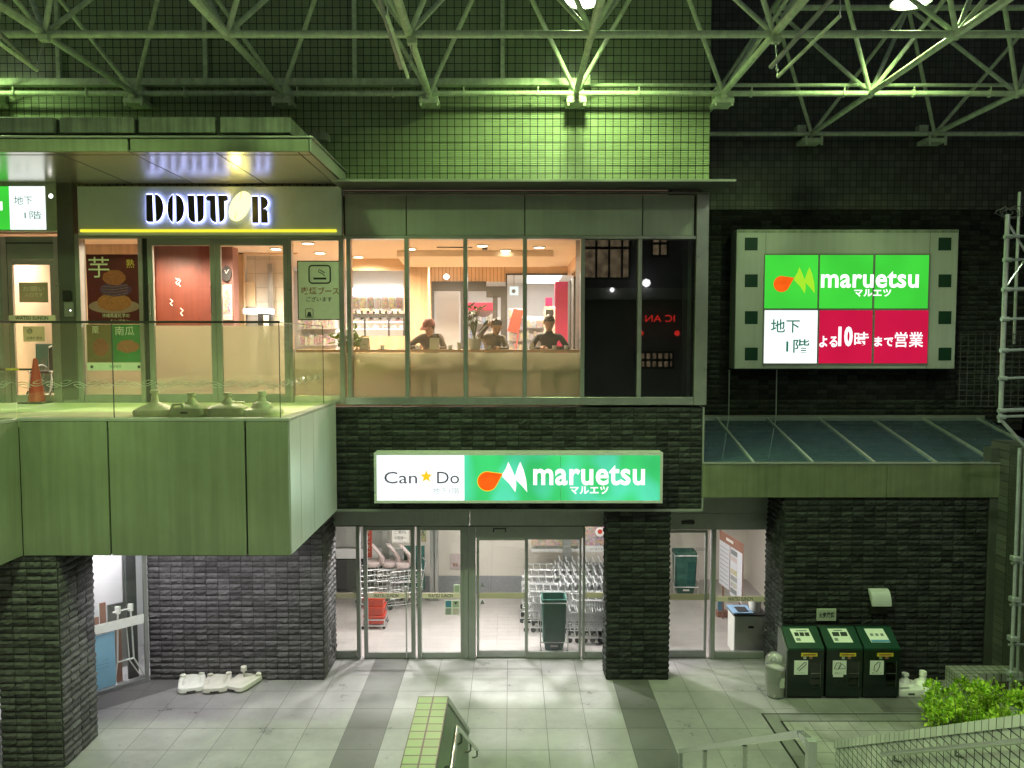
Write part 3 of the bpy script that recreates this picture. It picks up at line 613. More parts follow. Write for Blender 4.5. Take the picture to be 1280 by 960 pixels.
# CCTV/rail track
c0, c1 = P(546, 309, 15), P(590, 309, 15); t2 = thing("light_track", "thin black track hung below the cafe ceiling", "light track", c0)
MB().tube([c0, c1], .015, 6).build("bar", "dark", t2); MB().tube([c0, Vector((c0.x, c0.y, zC))], .01, 6).tube([c1, Vector((c1.x, c1.y, zC))], .01, 6).build("hanger", "dark", t2)
c = P(606, 309, 15); t2 = thing("security_camera", "small black spot lamp beneath the ceiling near the track", "spot lamp", c); MB().loft([(-.05, .05, .05, 2), (.05, .06, .06, 2)], c, 12).build("body", "dark", t2); MB().tube([c + Vector((0, 0, .05)), Vector((c.x, c.y, zC))], .012).build("stem", "dark", t2)
# mall hall behind
t = thing("mall_hall", "bright white shop hall seen through the back of the cafe", "room", (0, 23, ZD))
MB().box(xcl, xcr, 19.2, 27, zC - .1 + .25, zC + .3).build("ceiling", "mall_wall", t)
MB().box(xcl, xcr, 26.9, 27, ZD, zC + .15).build("back_wall", "mall_wall", t)
MB().box(xcr - .1, xcr, FY + .5, 26.9, ZD, zC + .15).build("side_wall", "mall_wall", t)
x0, x1 = Xp(545, 400, 21), Xp(574, 400, 21); MB().box(x0, x1, 21, 21.1, ZD, Zp(362, 21)).build("grey_partition", "mall_wall", t)
proto = None
for k in range(8):
    y = 20.2 + k * .8; loc = (.95, y, zC + .13)
    if proto is None:
        proto = thing("strip_light", "white strip light on the shop hall ceiling", "strip light", loc, "strip lights in the shop hall ceiling")
        MB().box(loc[0] - .55, loc[0] + .55, y - .1, y + .1, loc[2] - .03, loc[2] + .01).build("diffuser", "tube", proto); MB().box(loc[0] - .57, loc[0] + .57, y - .12, y + .12, loc[2] + .011, loc[2] + .02).build("tray", "white_paint", proto)
    else: copy_tree(proto, loc=loc)
for x in (-3.4, -1.2, 1): light('AREA', (x, 22.5, zC + .08), (1, .97, .94), 170, (0, 0, 0), 1.2, 3.5, name="hall_light")
light('AREA', (-3.8, 18.2, zC - .05), (1, .93, .85), 55, (0, 0, 0), .6, 1.2, name="hall_light")
# shop shelves in hall
def gondola(px0, px1, py0, py1, Y, label, mats, nm="shop_shelf", head=None):
    x0, x1, z0, z1 = rect(px0, py0, px1, py1, Y); z0 = max(ZD, z0)
    t = thing(nm, label, "shelf", ((x0 + x1) / 2, Y, ZD))
    MB().box(x0, x1, Y + .3, Y + .34, ZD, z1).build("back_panel", "white_paint", t)
    n = max(2, int((z1 - z0) / .32)); rnd = random.Random(int(px0 * 7 + py0))
    for k in range(n):
        zz = z0 + (z1 - z0) * k / n; MB().box(x0, x1, Y, Y + .299, zz, zz + .02).build("shelf_board", "shelf", t)
        gd = {}
        x = x0 + .01
        while x < x1 - .05:
            w_ = rnd.uniform(.04, .10); m = rnd.choice(mats); gd.setdefault(m, MB()).box(x, min(x1, x + w_), Y + .03, Y + .25, zz + .021, zz + .02 + rnd.uniform(.14, .26)); x += w_ + .01
        for m in gd: gd[m].build("goods", m, t)
    if head:
        MB().box(x0, x1, Y - .02, Y + .3, z1, z1 + head[1]).build("header", head[0], t)
    return t
gondola(577, 618, 388, 440, 22, "shelf with red header and blue packs behind cafe door", ["goods_d", "goods_c", "goods_c"], head=("shelf_red", .22))
gondola(636, 655, 385, 440, 22.5, "shelf of yellow and red packets beyond the cafe glass", ["goods_y", "goods_b", "goods_c"])
gondola(657, 684, 395, 440, 23, "shelf of pale mixed goods under the strip lights", ["goods_c", "goods_a", "goods_y"])
gondola(372, 418, 370, 432, 18.4, "shelf of bright packs behind the smoking notice", ["goods_b", "goods_c", "goods_a"])
x0, x1, z0, z1 = rect(694, 352, 711, 420, 20.5); t = thing("red_pillar", "crimson clad pillar in the shop hall by the screens", "pillar", (x0, 20.5, ZD))
MB().box(x0, x1, 20.5, 20.9, ZD, z1).build("cladding", "magenta", t); MB().box(Xp(682, 380, 22), x0, 22, 22.2, ZD, Zp(372, 22)).build("cladding", "magenta", t)
x0, x1, z0, z1 = rect(637, 358, 648, 369, CB + .5); t = thing("exit_sign", "small white hanging pictogram sign in the shop hall", "sign", (x0, CB + .5, z1))
MB().box(x0, x1, CB + .5, CB + .54, z0, z1).build("panel", "lb_white", t); c = P(642, 364, CB + .49); MB().disc(c, .05, "y", 12).build("pictogram", "ink_grey", t); MB().box((x0 + x1) / 2 - .01, (x0 + x1) / 2 + .01, CB + .51, CB + .53, z1, zC + .2).build("hanger", "steel", t)
x0, x1, z0, z1 = rect(680, 383, 694, 396, 18.2); t = thing("menu_stand", "small orange menu display with a dark screen behind the counter", "display", (x0, 18.2, ZD))
MB().box(x0, x1, 18.2, 18.25, Zp(430, 18.2), z1).build("panel", "goods_a", t); MB().box(x0 + .04, x1 - .04, 18.19, 18.2, Zp(394, 18.2), Zp(387, 18.2)).build("screen", "black", t); MB().tube([((x0 + x1) / 2, 18.22, ZD), ((x0 + x1) / 2, 18.22, Zp(430, 18.2))], .02).build("post", "steel", t)
c0, c1, c2 = P(641, 410, 18), P(652, 392, 18), P(658, 395, 18); t = thing("easel_board", "red slanted easel board behind the seated guests", "easel", (c0.x, 18, ZD))
MB().plate([(P(634, 414, 18).x, Zp(414, 18)), (P(646, 416, 18).x, Zp(416, 18)), (P(655, 388, 18).x, Zp(388, 18)), (P(642, 386, 18).x, Zp(386, 18))], 18, 18.03).build("board", "red_plastic", t); MB().tube([(P(638, 440, 18).x, 18.04, ZD), P(652, 390, 18.04)], .02).build("leg", "cap_red", t)
# pastry showcase
x0, x1, z0, z1 = rect(437, 383, 505, 432, 17.6); t = thing("pastry_case", "lit glass pastry showcase with snacks at left of the cafe", "showcase", ((x0 + x1) / 2, 17.6, ZD))
MB().box(x0, x1, 17.6, 18.2, ZD, Zp(420, 17.6)).build("base", "cafe_wood", t)
MB().box(x0, x1, 17.6, 18.2, Zp(397, 17.6), Zp(392, 17.6)).build("top", "dark", t)
for py in (402, 411): MB().box(x0, x1, 17.65, 18.1, Zp(py, 17.6) - .01, Zp(py, 17.6)).build("shelf", "tube", t)
for k, xx in enumerate((x0, Xp(456, 400, 17.6), Xp(486, 400, 17.6), x1)): MB().box(xx - .02, xx + .02, 17.58, 17.62, Zp(420, 17.6), Zp(397, 17.6)).build("frame", "dark", t)
for k in range(12):
    xx = x0 + (x1 - x0) * (k + .5) / 12; py = (401, 410)[k % 2]; zz = Zp(py + 1, 17.6)
    MB().loft([(0, .06, .06, 2), (.05, .07, .06, 2), (.09, .02, .02, 2)], (xx, 17.75, zz), 10).build("pastry", ("goods_a", "goods_b", "goods_c")[k % 3], t, True)
for k in range(9):
    xx = x0 + (x1 - x0) * (k + .5) / 9; MB().box(xx - .1, xx + .08, 17.7, 17.9, Zp(392, 17.6), Zp(392, 17.6) + random.uniform(.06, .14)).build("snack_box", ("goods_b", "goods_c", "goods_a")[k % 3], t)
x0, x1, z0, z1 = rect(437, 340, 510, 385, 20); t = thing("food_counter", "bright food counter wall with lit menu boards at the rear left", "counter", (x0, 20, ZD))
MB().box(x0 - 2, x1, 20.2, 20.3, ZD, zC).build("back_wall", "mall_wall", t)
for (a_, b_) in ((440, 470), (472, 503)): MB().box(Xp(a_, 365, 20), Xp(b_, 365, 20), 20.1, 20.18, Zp(369, 20), Zp(360, 20)).build("light_box", "tube_hi", t)
for k in range(7): MB().box(Xp(440 + k * 9, 375, 20), Xp(447 + k * 9, 375, 20), 20.15, 20.19, Zp(384, 20), Zp(371, 20)).build("menu_photo", ("goods_a", "goods_y", "goods_b", "goods_c")[k % 4], t)
# counter along the windows
cz = Zp(437, FY + .25)
t = thing("window_counter", "long pale bar counter along the inside of the cafe windows", "counter", (0, FY + .3, ZD))
MB().quad((Xp(368, 460, FY + .08), FY + .08, ZD), (Xp(726, 460, FY + .08), FY + .08, ZD), (Xp(726, 460, FY + .08), FY + .08, cz - .05), (Xp(368, 460, FY + .08), FY + .08, cz - .05)).build("front_panel", "counter_glow", t)
MB().box(Xp(368, 460, FY + .22), Xp(726, 460, FY + .22), FY + .33, FY + .78, cz - .05, cz).build("worktop", "counter_top", t)
def on_counter(nm, label, cat, px, fn):
    c = P(px, 436, FY + .4); c.z = cz; t = thing(nm, label, cat, c); fn(c, t); return t
def cup(c, t):
    MB().loft([(0, .03, .03, 2), (.07, .042, .042, 2), (.07, .036, .036, 2), (.01, .026, .026, 2)], c, 14).build("cup", "white_paint", t, True); MB().loft([(0, .06, .06, 2), (.008, .075, .075, 2)], c, 16).build("saucer", "white_paint", t)
def menu(c, t): MB().extr([(c.y - .06, c.z), (c.y, c.z + .2), (c.y + .01, c.z + .2), (c.y - .04, c.z)], c.x - .08, c.x + .08).build("card", "paper_beige", t); MB().extr([(c.y + .06, c.z), (c.y + .012, c.z + .2), (c.y + .02, c.z + .2), (c.y + .08, c.z)], c.x - .08, c.x + .08).build("card", "paper_beige", t)
def glassy(c, t): MB().loft([(0, .03, .03, 2), (.12, .036, .036, 2)], c, 14, capt=False).build("tumbler", "white_plastic", t, True)
on_counter("menu_card", "folded beige menu card on the counter by the green plant", "menu card", 456, menu)
on_counter("coffee_cup", "white cup and saucer on the counter left of the seated guests", "cup", 478, cup)
on_counter("coffee_cup", "white cup and saucer in front of the capped person", "cup", 522, cup)
on_counter("menu_card", "pale standing card before the capped person", "menu card", 543, menu)
on_counter("coffee_cup", "white cup and saucer right of the capped person", "cup", 563, cup)
on_counter("drink_glass", "clear drinking glass near the potted plant", "glass", 574, glassy)
on_counter("coffee_cup", "white cup and saucer in front of the person with raised arm", "cup", 611, cup)
on_counter("drink_glass", "pale tumbler beside the dark-haired diner", "glass", 665, glassy)
on_counter("coffee_cup", "white cup and saucer in front of the dark-haired diner", "cup", 693, cup)
on_counter("coffee_cup", "white cup at the right end of the counter", "cup", 708, cup)
# plants in the cafe
def leafplant(base, label, n, h, spread, leaf, matname, seed, nm="potted_plant"):
    t = thing(nm, label, "plant", base); rnd = random.Random(seed); b = Vector(base)
    MB().loft([(0, .1, .1, 2), (.18, .13, .13, 2), (.18, .11, .11, 2), (.15, .11, .11, 2)], b, 16).build("pot", "white_plastic", t, True)
    st = MB(); lf = MB()
    for k in range(n):
        a_ = rnd.uniform(0, 6.28); rr = spread * rnd.random() ** .5; tip = b + Vector((rr * math.cos(a_), rr * .6 * math.sin(a_), .2 + h * rnd.uniform(.3, 1)))
        st.tube([b + Vector((0, 0, .15)), (b + tip) / 2 + Vector((0, 0, .1)), tip], .006, 5)
        for q in range(3):
            d = Vector((rnd.uniform(-1, 1), rnd.uniform(-1, 1), rnd.uniform(-.4, .8))).normalized(); s = leaf * rnd.uniform(.6, 1.1); sd = d.cross(Vector((0, .3, 1))).normalized()
            lf.add([tip, tip + d * s * .5 + sd * s * .25, tip + d * s, tip + d * s * .5 - sd * s * .25], [(0, 1, 2, 3)])
    st.build("stem", "stem", t); lf.build("foliage", matname, t); return t
pm("leaf_dark", (.10, .13, .06), .5, 0, 8, .3); pm("leaf_lime", (.16, .3, .03), .5, 0, 8, .25)
leafplant((Xp(593, 430, FY + .5), FY + .5, cz), "dark potted plant standing on the counter between two windows", 16, .55, .2, .16, "leaf_dark", 3)
leafplant((Xp(434, 430, FY + .45), FY + .45, cz - .35), "bright lime green plant behind the first cafe mullion", 34, .5, .24, .2, "leaf_lime", 5)
# ------------------------------------------------------------------ people (seated at the counter, facing the window)
def person(base, label, cloth, pose, hairtype, cap=None):
    """pose: dict of joints relative to the pelvis"""
    J = dict(pel=(0, 0, 0), wst=(0, -.02, .18), chs=(0, -.05, .36), nck=(0, -.09, .52), hdb=(0, -.12, .58),
             sl=(-.17, -.06, .45), el=(-.25, -.16, .20), wl=(-.1, -.38, .24), sr=(.17, -.06, .45), er=(.25, -.16, .20), wr=(.1, -.38, .24),
             kl=(-.11, -.42, .03), al=(-.11, -.40, -.42), fl=(-.11, -.55, -.46), kr=(.11, -.42, .03), ar=(.11, -.40, -.42), fr=(.11, -.55, -.46), head=(0, -.14, .68), look=(0, -1, -.35))
    J.update(pose)
    rad = dict(pel=.14, wst=.125, chs=.14, nck=.055, hdb=.055, sl=.068, el=.048, wl=.03, sr=.068, er=.048, wr=.03, kl=.065, al=.045, fl=.04, kr=.065, ar=.045, fr=.04)
    order = list(rad); idx = {k: i for i, k in enumerate(order)}
    ed = [("pel", "wst"), ("wst", "chs"), ("chs", "nck"), ("nck", "hdb"), ("chs", "sl"), ("sl", "el"), ("el", "wl"), ("chs", "sr"), ("sr", "er"), ("er", "wr"), ("pel", "kl"), ("kl", "al"), ("al", "fl"), ("pel", "kr"), ("kr", "ar"), ("ar", "fr")]
    me = bpy.data.meshes.new("tmp"); me.from_pydata([J[k] for k in order], [(idx[a], idx[b]) for a, b in ed], [])
    o = bpy.data.objects.new("tmp", me); COL.objects.link(o)
    sk = o.modifiers.new("s", 'SKIN'); sk.use_smooth_shade = True
    for i, k in enumerate(order):
        r = rad[k]; me.skin_vertices[0].data[i].radius = (r, r * (.75 if k in ("wst", "chs", "pel") else 1))
    me.skin_vertices[0].data[0].use_root = True
    ss = o.modifiers.new("u", 'SUBSURF'); ss.levels = 2; ss.render_levels = 2
    bpy.context.view_layer.update(); ev = bpy.data.meshes.new_from_object(o.evaluated_get(bpy.context.evaluated_depsgraph_get()))
    mb = MB(); mb.add([v.co.copy() for v in ev.vertices], [tuple(p.vertices) for p in ev.polygons]); nb = len(mb.f)
    bpy.data.objects.remove(o); bpy.data.meshes.remove(me); bpy.data.meshes.remove(ev)
    # head: an egg with nose, brow and ears, turned along look
    hd = Vector(J["head"]); lk = Vector(J["look"]).normalized(); rt = lk.cross(Vector((0, 0, 1))).normalized(); up = rt.cross(lk).normalized()
    def H(x, y, z): return hd + (rt * x + lk * y + up * z) * 1.15
    prof = [(-.118, .02, .055, .03), (-.10, .045, .06, .02), (-.06, .062, .082, .008), (-.01, .072, .095, 0), (.04, .076, .10, -.005), (.08, .066, .088, -.01), (.108, .042, .058, -.012), (.12, .006, .008, -.012)]
    n = 20; vs = []; fs = []
    for (z, rx, ry, dy) in prof:
        for k in range(n):
            t_ = 2 * math.pi * k / n; yy = ry * math.sin(t_)
            if -.05 < z < .0 and abs(math.cos(t_)) < .25 and yy > 0: yy += .018
            vs.append(H(rx * math.cos(t_), yy + dy, z))
    for i in range(len(prof) - 1):
        for k in range(n): fs.append((i * n + k, i * n + (k + 1) % n, (i + 1) * n + (k + 1) % n, (i + 1) * n + k))
    fs.append(tuple(range(n))); fs.append(tuple((len(prof) - 1) * n + k for k in range(n)))
    mb.add(vs, fs)
    for s in (-1, 1): mb.tube([H(s * .072, -.01, -.03), H(s * .086, -.018, 0), H(s * .08, -.015, .028)], .012, 6)
    mb.tube([H(0, .09, .015), H(0, .112, -.022), H(0, .095, -.03)], .011, 6)
    nm = len(mb.f)
    for s, wk, ek in ((-1, "wl", "el"), (1, "wr", "er")):
        wv, e_ = Vector(J[wk]), Vector(J[ek]); d = (wv - e_).normalized(); sd = d.cross(Vector((0, 0, 1))).normalized(); dn = sd.cross(d)
        mb.tube([wv - d * .02, wv + d * .03, wv + d * .075], .03, 8, r1=.036)
        for q, ln in enumerate((.062, .075, .07, .055)):
            b = wv + d * .07 + sd * (.026 * (1.5 - q) / 1.5); mb.tube([b - d * .02, b + d * ln * .5 - dn * .006, b + d * ln * .9 - dn * .03], .0085, 6)
        b = wv + d * .03 - sd * s * .028; mb.tube([b, b + d * .03 - sd * s * .025, b + d * .06 - sd * s * .03 - dn * .01], .0095, 6)
    base = Vector(base); root = mb; root.v = [v + base for v in mb.v]
    o = mb.build("person", cloth, None, True); o.data.materials.append(M["skin"])
    ncl = [p.center for p in o.data.polygons]; nk = base + Vector(J["nck"])
    for i, p in enumerate(o.data.polygons):
        if i >= nb or p.center.z > nk.z + .02 and (p.center - nk).length < .12 and p.center.z > nk.z: p.material_index = 1
    off = base.copy(); 
    for v in o.data.vertices: v.co -= off
    o.location = off; tag(o, label, "person", "people seated at the window counter")
    fe = MB()
    for s in (-1, 1): fe.loft([(-.006, .004, .004, 2), (0, .010, .008, 2), (.006, .004, .004, 2)], base + H(s * .03, .087, .022), 8)
    fe.tube([base + H(-.022, .088, -.062), base + H(0, .094, -.064), base + H(.022, .088, -.062)], .0045, 5)
    fe.build("face_features", "hair", o)
    hv = []; hf = []; m_ = 9
    for i in range(m_):
        ph = .95 * math.pi / 2 * (1 - i / (m_ - 1)) - .55 * (1 - i / (m_ - 1)) 
        zc = -.075 + .205 * i / (m_ - 1); rr = math.sqrt(max(.0005, 1 - ((zc - .02) / .112) ** 2))
        for k in range(24):
            t_ = 2 * math.pi * k / 24; f = math.sin(t_); rx = .086 * rr; ry = .108 * rr
            yy = ry * f - .012
            if zc < .055 and f > .25: yy = min(yy, .045); rxx = rx * .9
            else: rxx = rx
            w_ = 1 + .05 * mnoise.noise(Vector((k * .9, i * .8, len(label))))
            hv.append(base + H(rxx * math.cos(t_) * w_, yy * w_, zc + .006))
    for i in range(m_ - 1):
        for k in range(24): hf.append((i * 24 + k, i * 24 + (k + 1) % 24, (i + 1) * 24 + (k + 1) % 24, (i + 1) * 24 + k))
    hf.append(tuple((m_ - 1) * 24 + k for k in range(24)))
    hb = MB(); hb.add(hv, hf); hb.build("hair", "hair", o, True)
    if cap:
        c = MB(); cv = []; cf = []
        for i, (zc, s_) in enumerate(((.03, 1.0), (.07, .96), (.105, .75), (.125, .4), (.13, .02))):
            for k in range(20):
                t_ = 2 * math.pi * k / 20; cv.append(base + H(.094 * s_ * math.cos(t_), .114 * s_ * math.sin(t_) - .01, zc + .012))
        for i in range(4):
            for k in range(20): cf.append((i * 20 + k, i * 20 + (k + 1) % 20, (i + 1) * 20 + (k + 1) % 20, (i + 1) * 20 + k))
        c.add(cv, cf); c.add([base + H(-.08, .06, .045), base + H(.08, .06, .045), base + H(.065, .17, .03), base + H(-.065, .17, .03), base + H(-.08, .06, .055), base + H(.08, .06, .055), base + H(.065, .17, .038), base + H(-.065, .17, .038)], [(0, 3, 2, 1), (4, 5, 6, 7), (0, 1, 5, 4), (1, 2, 6, 5), (2, 3, 7, 6), (3, 0, 4, 7)]); c.build("cap", cap, o, True)
    # stool under the sitter
    st = thing("bar_stool", "round bar stool under the " + label.split(" at ")[0].split(" with ")[0][:40], "stool", (base.x, base.y, ZD))
    MB().loft([(0, .19, .19, 2), (.05, .2, .2, 2)], (base.x, base.y + .02, base.z - .17), 18).build("seat", "dark", st)
    MB().tube([(base.x, base.y + .02, ZD), (base.x, base.y + .02, base.z - .17)], .03).build("post", "steel", st); MB().loft([(0, .2, .2, 2), (.02, .19, .19, 2)], (base.x, base.y + .02, ZD), 18).build("foot", "steel", st)
    return o
py_ = FY + .95
hz = ZD + .68
person((Xp(540, 420, py_) + .0, py_, hz), "person in dark brown clothes with a red cap leaning on one arm", "cloth_brown",
       dict(chs=(-.04, -.12, .34), nck=(-.03, -.2, .46), hdb=(-.02, -.24, .50), head=(-.02, -.27, .58), look=(-.5, -1, -.5), sl=(-.21, -.16, .40), el=(-.40, -.34, .22), wl=(-.22, -.40, .24), sr=(.14, -.12, .40), er=(.26, -.25, .21), wr=(.1, -.4, .23)), "s", "cap_red")
person((Xp(617, 420, py_), py_, hz), "person in grey clothes bending the head with a raised arm", "cloth_grey",
       dict(chs=(0, -.08, .34), nck=(.03, -.14, .47), hdb=(.05, -.17, .52), head=(.06, -.2, .60), look=(.2, -1, -.8), sl=(-.16, -.1, .42), el=(-.25, -.28, .42), wl=(-.09, -.26, .62), sr=(.18, -.08, .41), er=(.24, -.24, .2), wr=(.08, -.4, .22)), "s")
person((Xp(686, 420, py_), py_, hz), "person in a dark top with short black hair looking down at the table", "cloth_dark",
       dict(nck=(0, -.08, .50), head=(0, -.13, .66), look=(.05, -1, -.75), sl=(-.2, -.05, .43), sr=(.2, -.05, .43), el=(-.33, -.2, .2), er=(.33, -.2, .2), wl=(-.14, -.42, .23), wr=(.14, -.42, .23)), "s")
# ------------------------------------------------------------------ cafe shop front at the left
yD = FY - .02
t = thing("cafe_doors", "double-leaf steel framed glass doors of the cafe", "door", (Xp(270, 490, yD), yD, ZD))
zhd, zb = Zp(297, yD), ZD + .01
def leaf(tp, px0, px1, py_top, st=6, mat="frame_grey", film=True, nm="door_leaf", topw=9, botw=9, zb=zb, Y=None, handle=None, glass="glass", filmtop=407):
    Y = Y or yD
    x0, x1 = Xp(px0, 400, Y), Xp(px1, 400, Y); z1 = Zp(py_top, Y); s_ = st / F * Y; tw = topw / F * Y; bw_ = botw / F * Y
    m = MB(); m.box(x0, x0 + s_, Y - .03, Y + .03, zb, z1, .004).box(x1 - s_, x1, Y - .03, Y + .03, zb, z1, .004).box(x0 + s_ + .001, x1 - s_ - .001, Y - .028, Y + .028, z1 - tw, z1).box(x0 + s_ + .001, x1 - s_ - .001, Y - .028, Y + .028, zb, zb + bw_)
    f = m.build(nm, mat, tp)
    g_ = MB().quad((x0 + s_, Y, zb + bw_), (x1 - s_, Y, zb + bw_), (x1 - s_, Y, z1 - tw), (x0 + s_, Y, z1 - tw)).build("pane", glass, f)
    if film:
        zf_ = Zp(filmtop, Y); MB().quad((x0 + s_, Y + .012, zb + bw_), (x1 - s_, Y + .012, zb + bw_), (x1 - s_, Y + .012, zf_), (x0 + s_, Y + .012, zf_)).build("frosted_film", "film", f)
    return f
f1 = leaf(t, 187, 271, 298, st=6.5, topw=9, botw=10); f2 = leaf(t, 271.5, 362, 298, st=6.5, topw=9, botw=10)
for px in (190, 267):
    x = Xp(px, 400, yD); MB().tube([(x, yD - .03, Zp(355, yD)), (x, yD - .075, Zp(357, yD)), (x, yD - .075, Zp(392, yD)), (x, yD - .03, Zp(394, yD))], .012).build("handle", "steel_bright", f1 if px < 200 else f2)
t = thing("shopfront_frame", "dark steel frame around the cafe entrance and poster window", "frame", (Xp(105, 490, yD), yD, ZD))
def vpost(px0, px1, py0, py1, y0, y1, mat, nm="post"): 
    MB().box(Xp(px0, 400, yD), Xp(px1, 400, yD), y0, y1, Zp(py1, yD), Zp(py0, yD), .005).build(nm, mat, t)
vpost(98, 104, 293, 505, yD - .06, yD + .08, "frame_grey"); vpost(176, 181.5, 295, 503, yD - .05, yD + .08, "steel"); vpost(181.8, 186.6, 295, 503, yD - .03, yD + .08, "black")
vpost(362.4, 366.5, 295, 505, yD - .05, yD + .08, "steel"); vpost(425, 431, 295, 505, yD - .05, yD + .1, "steel")
vpost(104.3, 175.8, 293, 299, yD - .03, yD + .05, "steel", "head"); vpost(104.3, 175.8, 493, 503, yD - .03, yD + .05, "frame_grey", "sill")
vpost(366.8, 424.8, 293, 301, yD - .03, yD + .05, "steel", "head"); vpost(366.8, 424.8, 494, 505, yD - .03, yD + .05, "steel_bright", "sill")
for (a_, b_) in ((104.3, 175.8), (366.8, 424.8)):
    x0, x1 = Xp(a_, 400, yD), Xp(b_, 400, yD); MB().quad((x0, yD, Zp(494, yD)), (x1, yD, Zp(494, yD)), (x1, yD, Zp(300, yD)), (x0, yD, Zp(300, yD))).build("pane", "glass", t)
x0, x1 = Xp(104.3, 400, yD), Xp(175.8, 400, yD); MB().quad((x0, yD + .03, Zp(494, yD)), (x1, yD + .03, Zp(494, yD)), (x1, yD + .03, Zp(404, yD)), (x0, yD + .03, Zp(404, yD))).build("frosted_film", "film", t)
# poster (burger-like cream puff)
Yq = yD - .008
def pr(px0, py0, px1, py1): return rect(px0, py0, px1, py1, Yq)
def pp(px, py): v = P(px, py, Yq); return (v.x, v.z)
def ell(mb, px, py, rx, ry, y, n=22, jit=0.0):
    c = P(px, py, Yq); k = Yq / F; pts = []
    for q in range(n):
        a_ = 2 * math.pi * q / n; j = 1 + jit * mnoise.noise(Vector((q * .8, px, py))); pts.append((c.x + rx * k * math.cos(a_) * j, c.z + ry * k * math.sin(a_) * j))
    return mb.ngon([(p[0], y, p[1]) for p in pts])
r0 = pr(109, 318, 176, 405); c = P(142, 405, Yq)
t = thing("cream_puff_poster", "dark red poster of a purple filled cream puff in the cafe window", "poster", (c.x, Yq, c.z))
MB().box(r0[0], r0[1], Yq - .002, Yq + .002, r0[2], r0[3]).build("sheet", "poster_red", t)
m = MB(); ell(m, 143, 383, 32, 9, Yq - .004); m.build("plate", "plate", t)
m = MB(); ell(m, 143, 378, 21.5, 11, Yq - .006, jit=.06); m.build("lower_bun", "bun_light", t)
m = MB(); ell(m, 145, 362, 20, 8.5, Yq - .008, jit=.12); m.build("cream_filling", "yam", t)
m = MB(); ell(m, 143, 347, 14.5, 9.5, Yq - .010, jit=.12); m.build("upper_bun", "bun", t)
m = MB()
for k in range(4):
    yy = 357 + k * 3.4; m.tube([(pp(128, yy)[0], Yq - .011, pp(128, yy + 1)[1]), (pp(143, yy)[0], Yq - .011, pp(143, yy + 2)[1]), (pp(160, yy)[0], Yq - .011, pp(160, yy - 1)[1])], .006, 5)
m.build("cream_ridges", "plum_wall", t)
text("芋", pr(111, 321, 137, 347), Yq - .014, "pale_ink", parent=t); text("熟", pr(158, 324, 168, 335), Yq - .006, "gold_ink", parent=t)
text("沖縄県産紅芋の", pr(128, 392, 162, 397), Yq - .006, "pale_ink", parent=t); text("モンブラン", pr(138, 399, 162, 403.5), Yq - .006, "pale_ink", parent=t)
r0 = pr(109, 405.5, 176, 462)
t = thing("autumn_poster", "faded green and brown poster below the cream puff poster", "poster", (c.x, Yq, r0[2]))
MB().box(r0[0], (r0[0] * .55 + r0[1] * .45), Yq - .002, Yq + .002, Zp(453, Yq), r0[3]).build("sheet", "poster_brown", t); MB().box((r0[0] * .55 + r0[1] * .45) + .002, r0[1], Yq - .002, Yq + .002, Zp(453, Yq), r0[3]).build("sheet", "poster_green", t)
m = MB(); ell(m, 160, 433, 14, 8, Yq - .005, jit=.2); m.build("pastry_picture", "bun_light", t); m = MB(); ell(m, 126, 434, 10, 11, Yq - .005, jit=.2); m.build("chestnut_picture", "bun", t)
text("南瓜", pr(144, 408, 168, 419), Yq - .006, "label_paper", parent=t); text("栗", pr(115, 408, 124, 417), Yq - .006, "pale_ink", parent=t)
MB().box(r0[0] - .01, r0[1] + .01, Yq - .004, Yq + .002, Zp(463, Yq), Zp(453.4, Yq)).build("lower_strip", "label_paper", t); text("秋の味覚", pr(137, 456, 152, 460), Yq - .006, "ink_green", parent=t)
for px in (115, 174): m = MB(); ell(m, px, 458.5, 2, 2, Yq - .007, 12); m.build("stud", "ink", t)
# smoking booth notice
Yq = yD - .012; r0 = rect(372, 326, 426, 400, Yq); t = thing("smoking_notice", "pale green framed notice with a cigarette pictogram on cafe glass", "sign", ((r0[0] + r0[1]) / 2, Yq, r0[2]))
MB().box(r0[0], r0[1], Yq - .004, Yq + .006, r0[2], r0[3]).build("frame", "ink", t); k = .016; MB().box(r0[0] + k, r0[1] - k, Yq - .007, Yq - .0042, r0[2] + k, r0[3] - k).build("panel", "label_paper", t)
def rring(px0, py0, px1, py1, r, wd, y, mat, nm):
    a0, a1, b0, b1 = rect(px0, py0, px1, py1, Yq); pts = []
    for (cx, cz2, st) in ((a1 - r, b1 - r, 0), (a0 + r, b1 - r, 90), (a0 + r, b0 + r, 180), (a1 - r, b0 + r, 270)):
        for q in range(5): an = R(st + 22.5 * q); pts.append((cx + r * math.cos(an), y, cz2 + r * math.sin(an)))
    MB().tube(pts, wd, 6, closed=True).build(nm, mat, t)
rring(386.5, 332, 413, 354, .05, .012, Yq - .008, "ink", "pictogram_frame")
MB().box(*[q for q in (lambda r_: (r_[0], r_[1], Yq - .010, Yq - .0075, r_[2], r_[3]))(rect(392, 347, 408, 349.5, Yq))]).build("cigarette", "ink", t)
sm = [(P(x, y, Yq).x, Yq - .009, P(x, y, Yq).z) for x, y in ((406, 345), (403, 342), (398, 340), (399, 337), (403, 339), (406, 341))]; MB().tube(sm, .007, 5).build("smoke", "ink", t)
text("喫煙", rect(377, 359, 396, 368, Yq), Yq - .008, "ink_brown", parent=t, bold=.012); text("ブース", rect(398, 359, 423.5, 368, Yq), Yq - .008, "ink_brown", parent=t, bold=.012)
text("ございます", rect(383, 371, 415, 377, Yq), Yq - .008, "ink", parent=t, bold=.012)
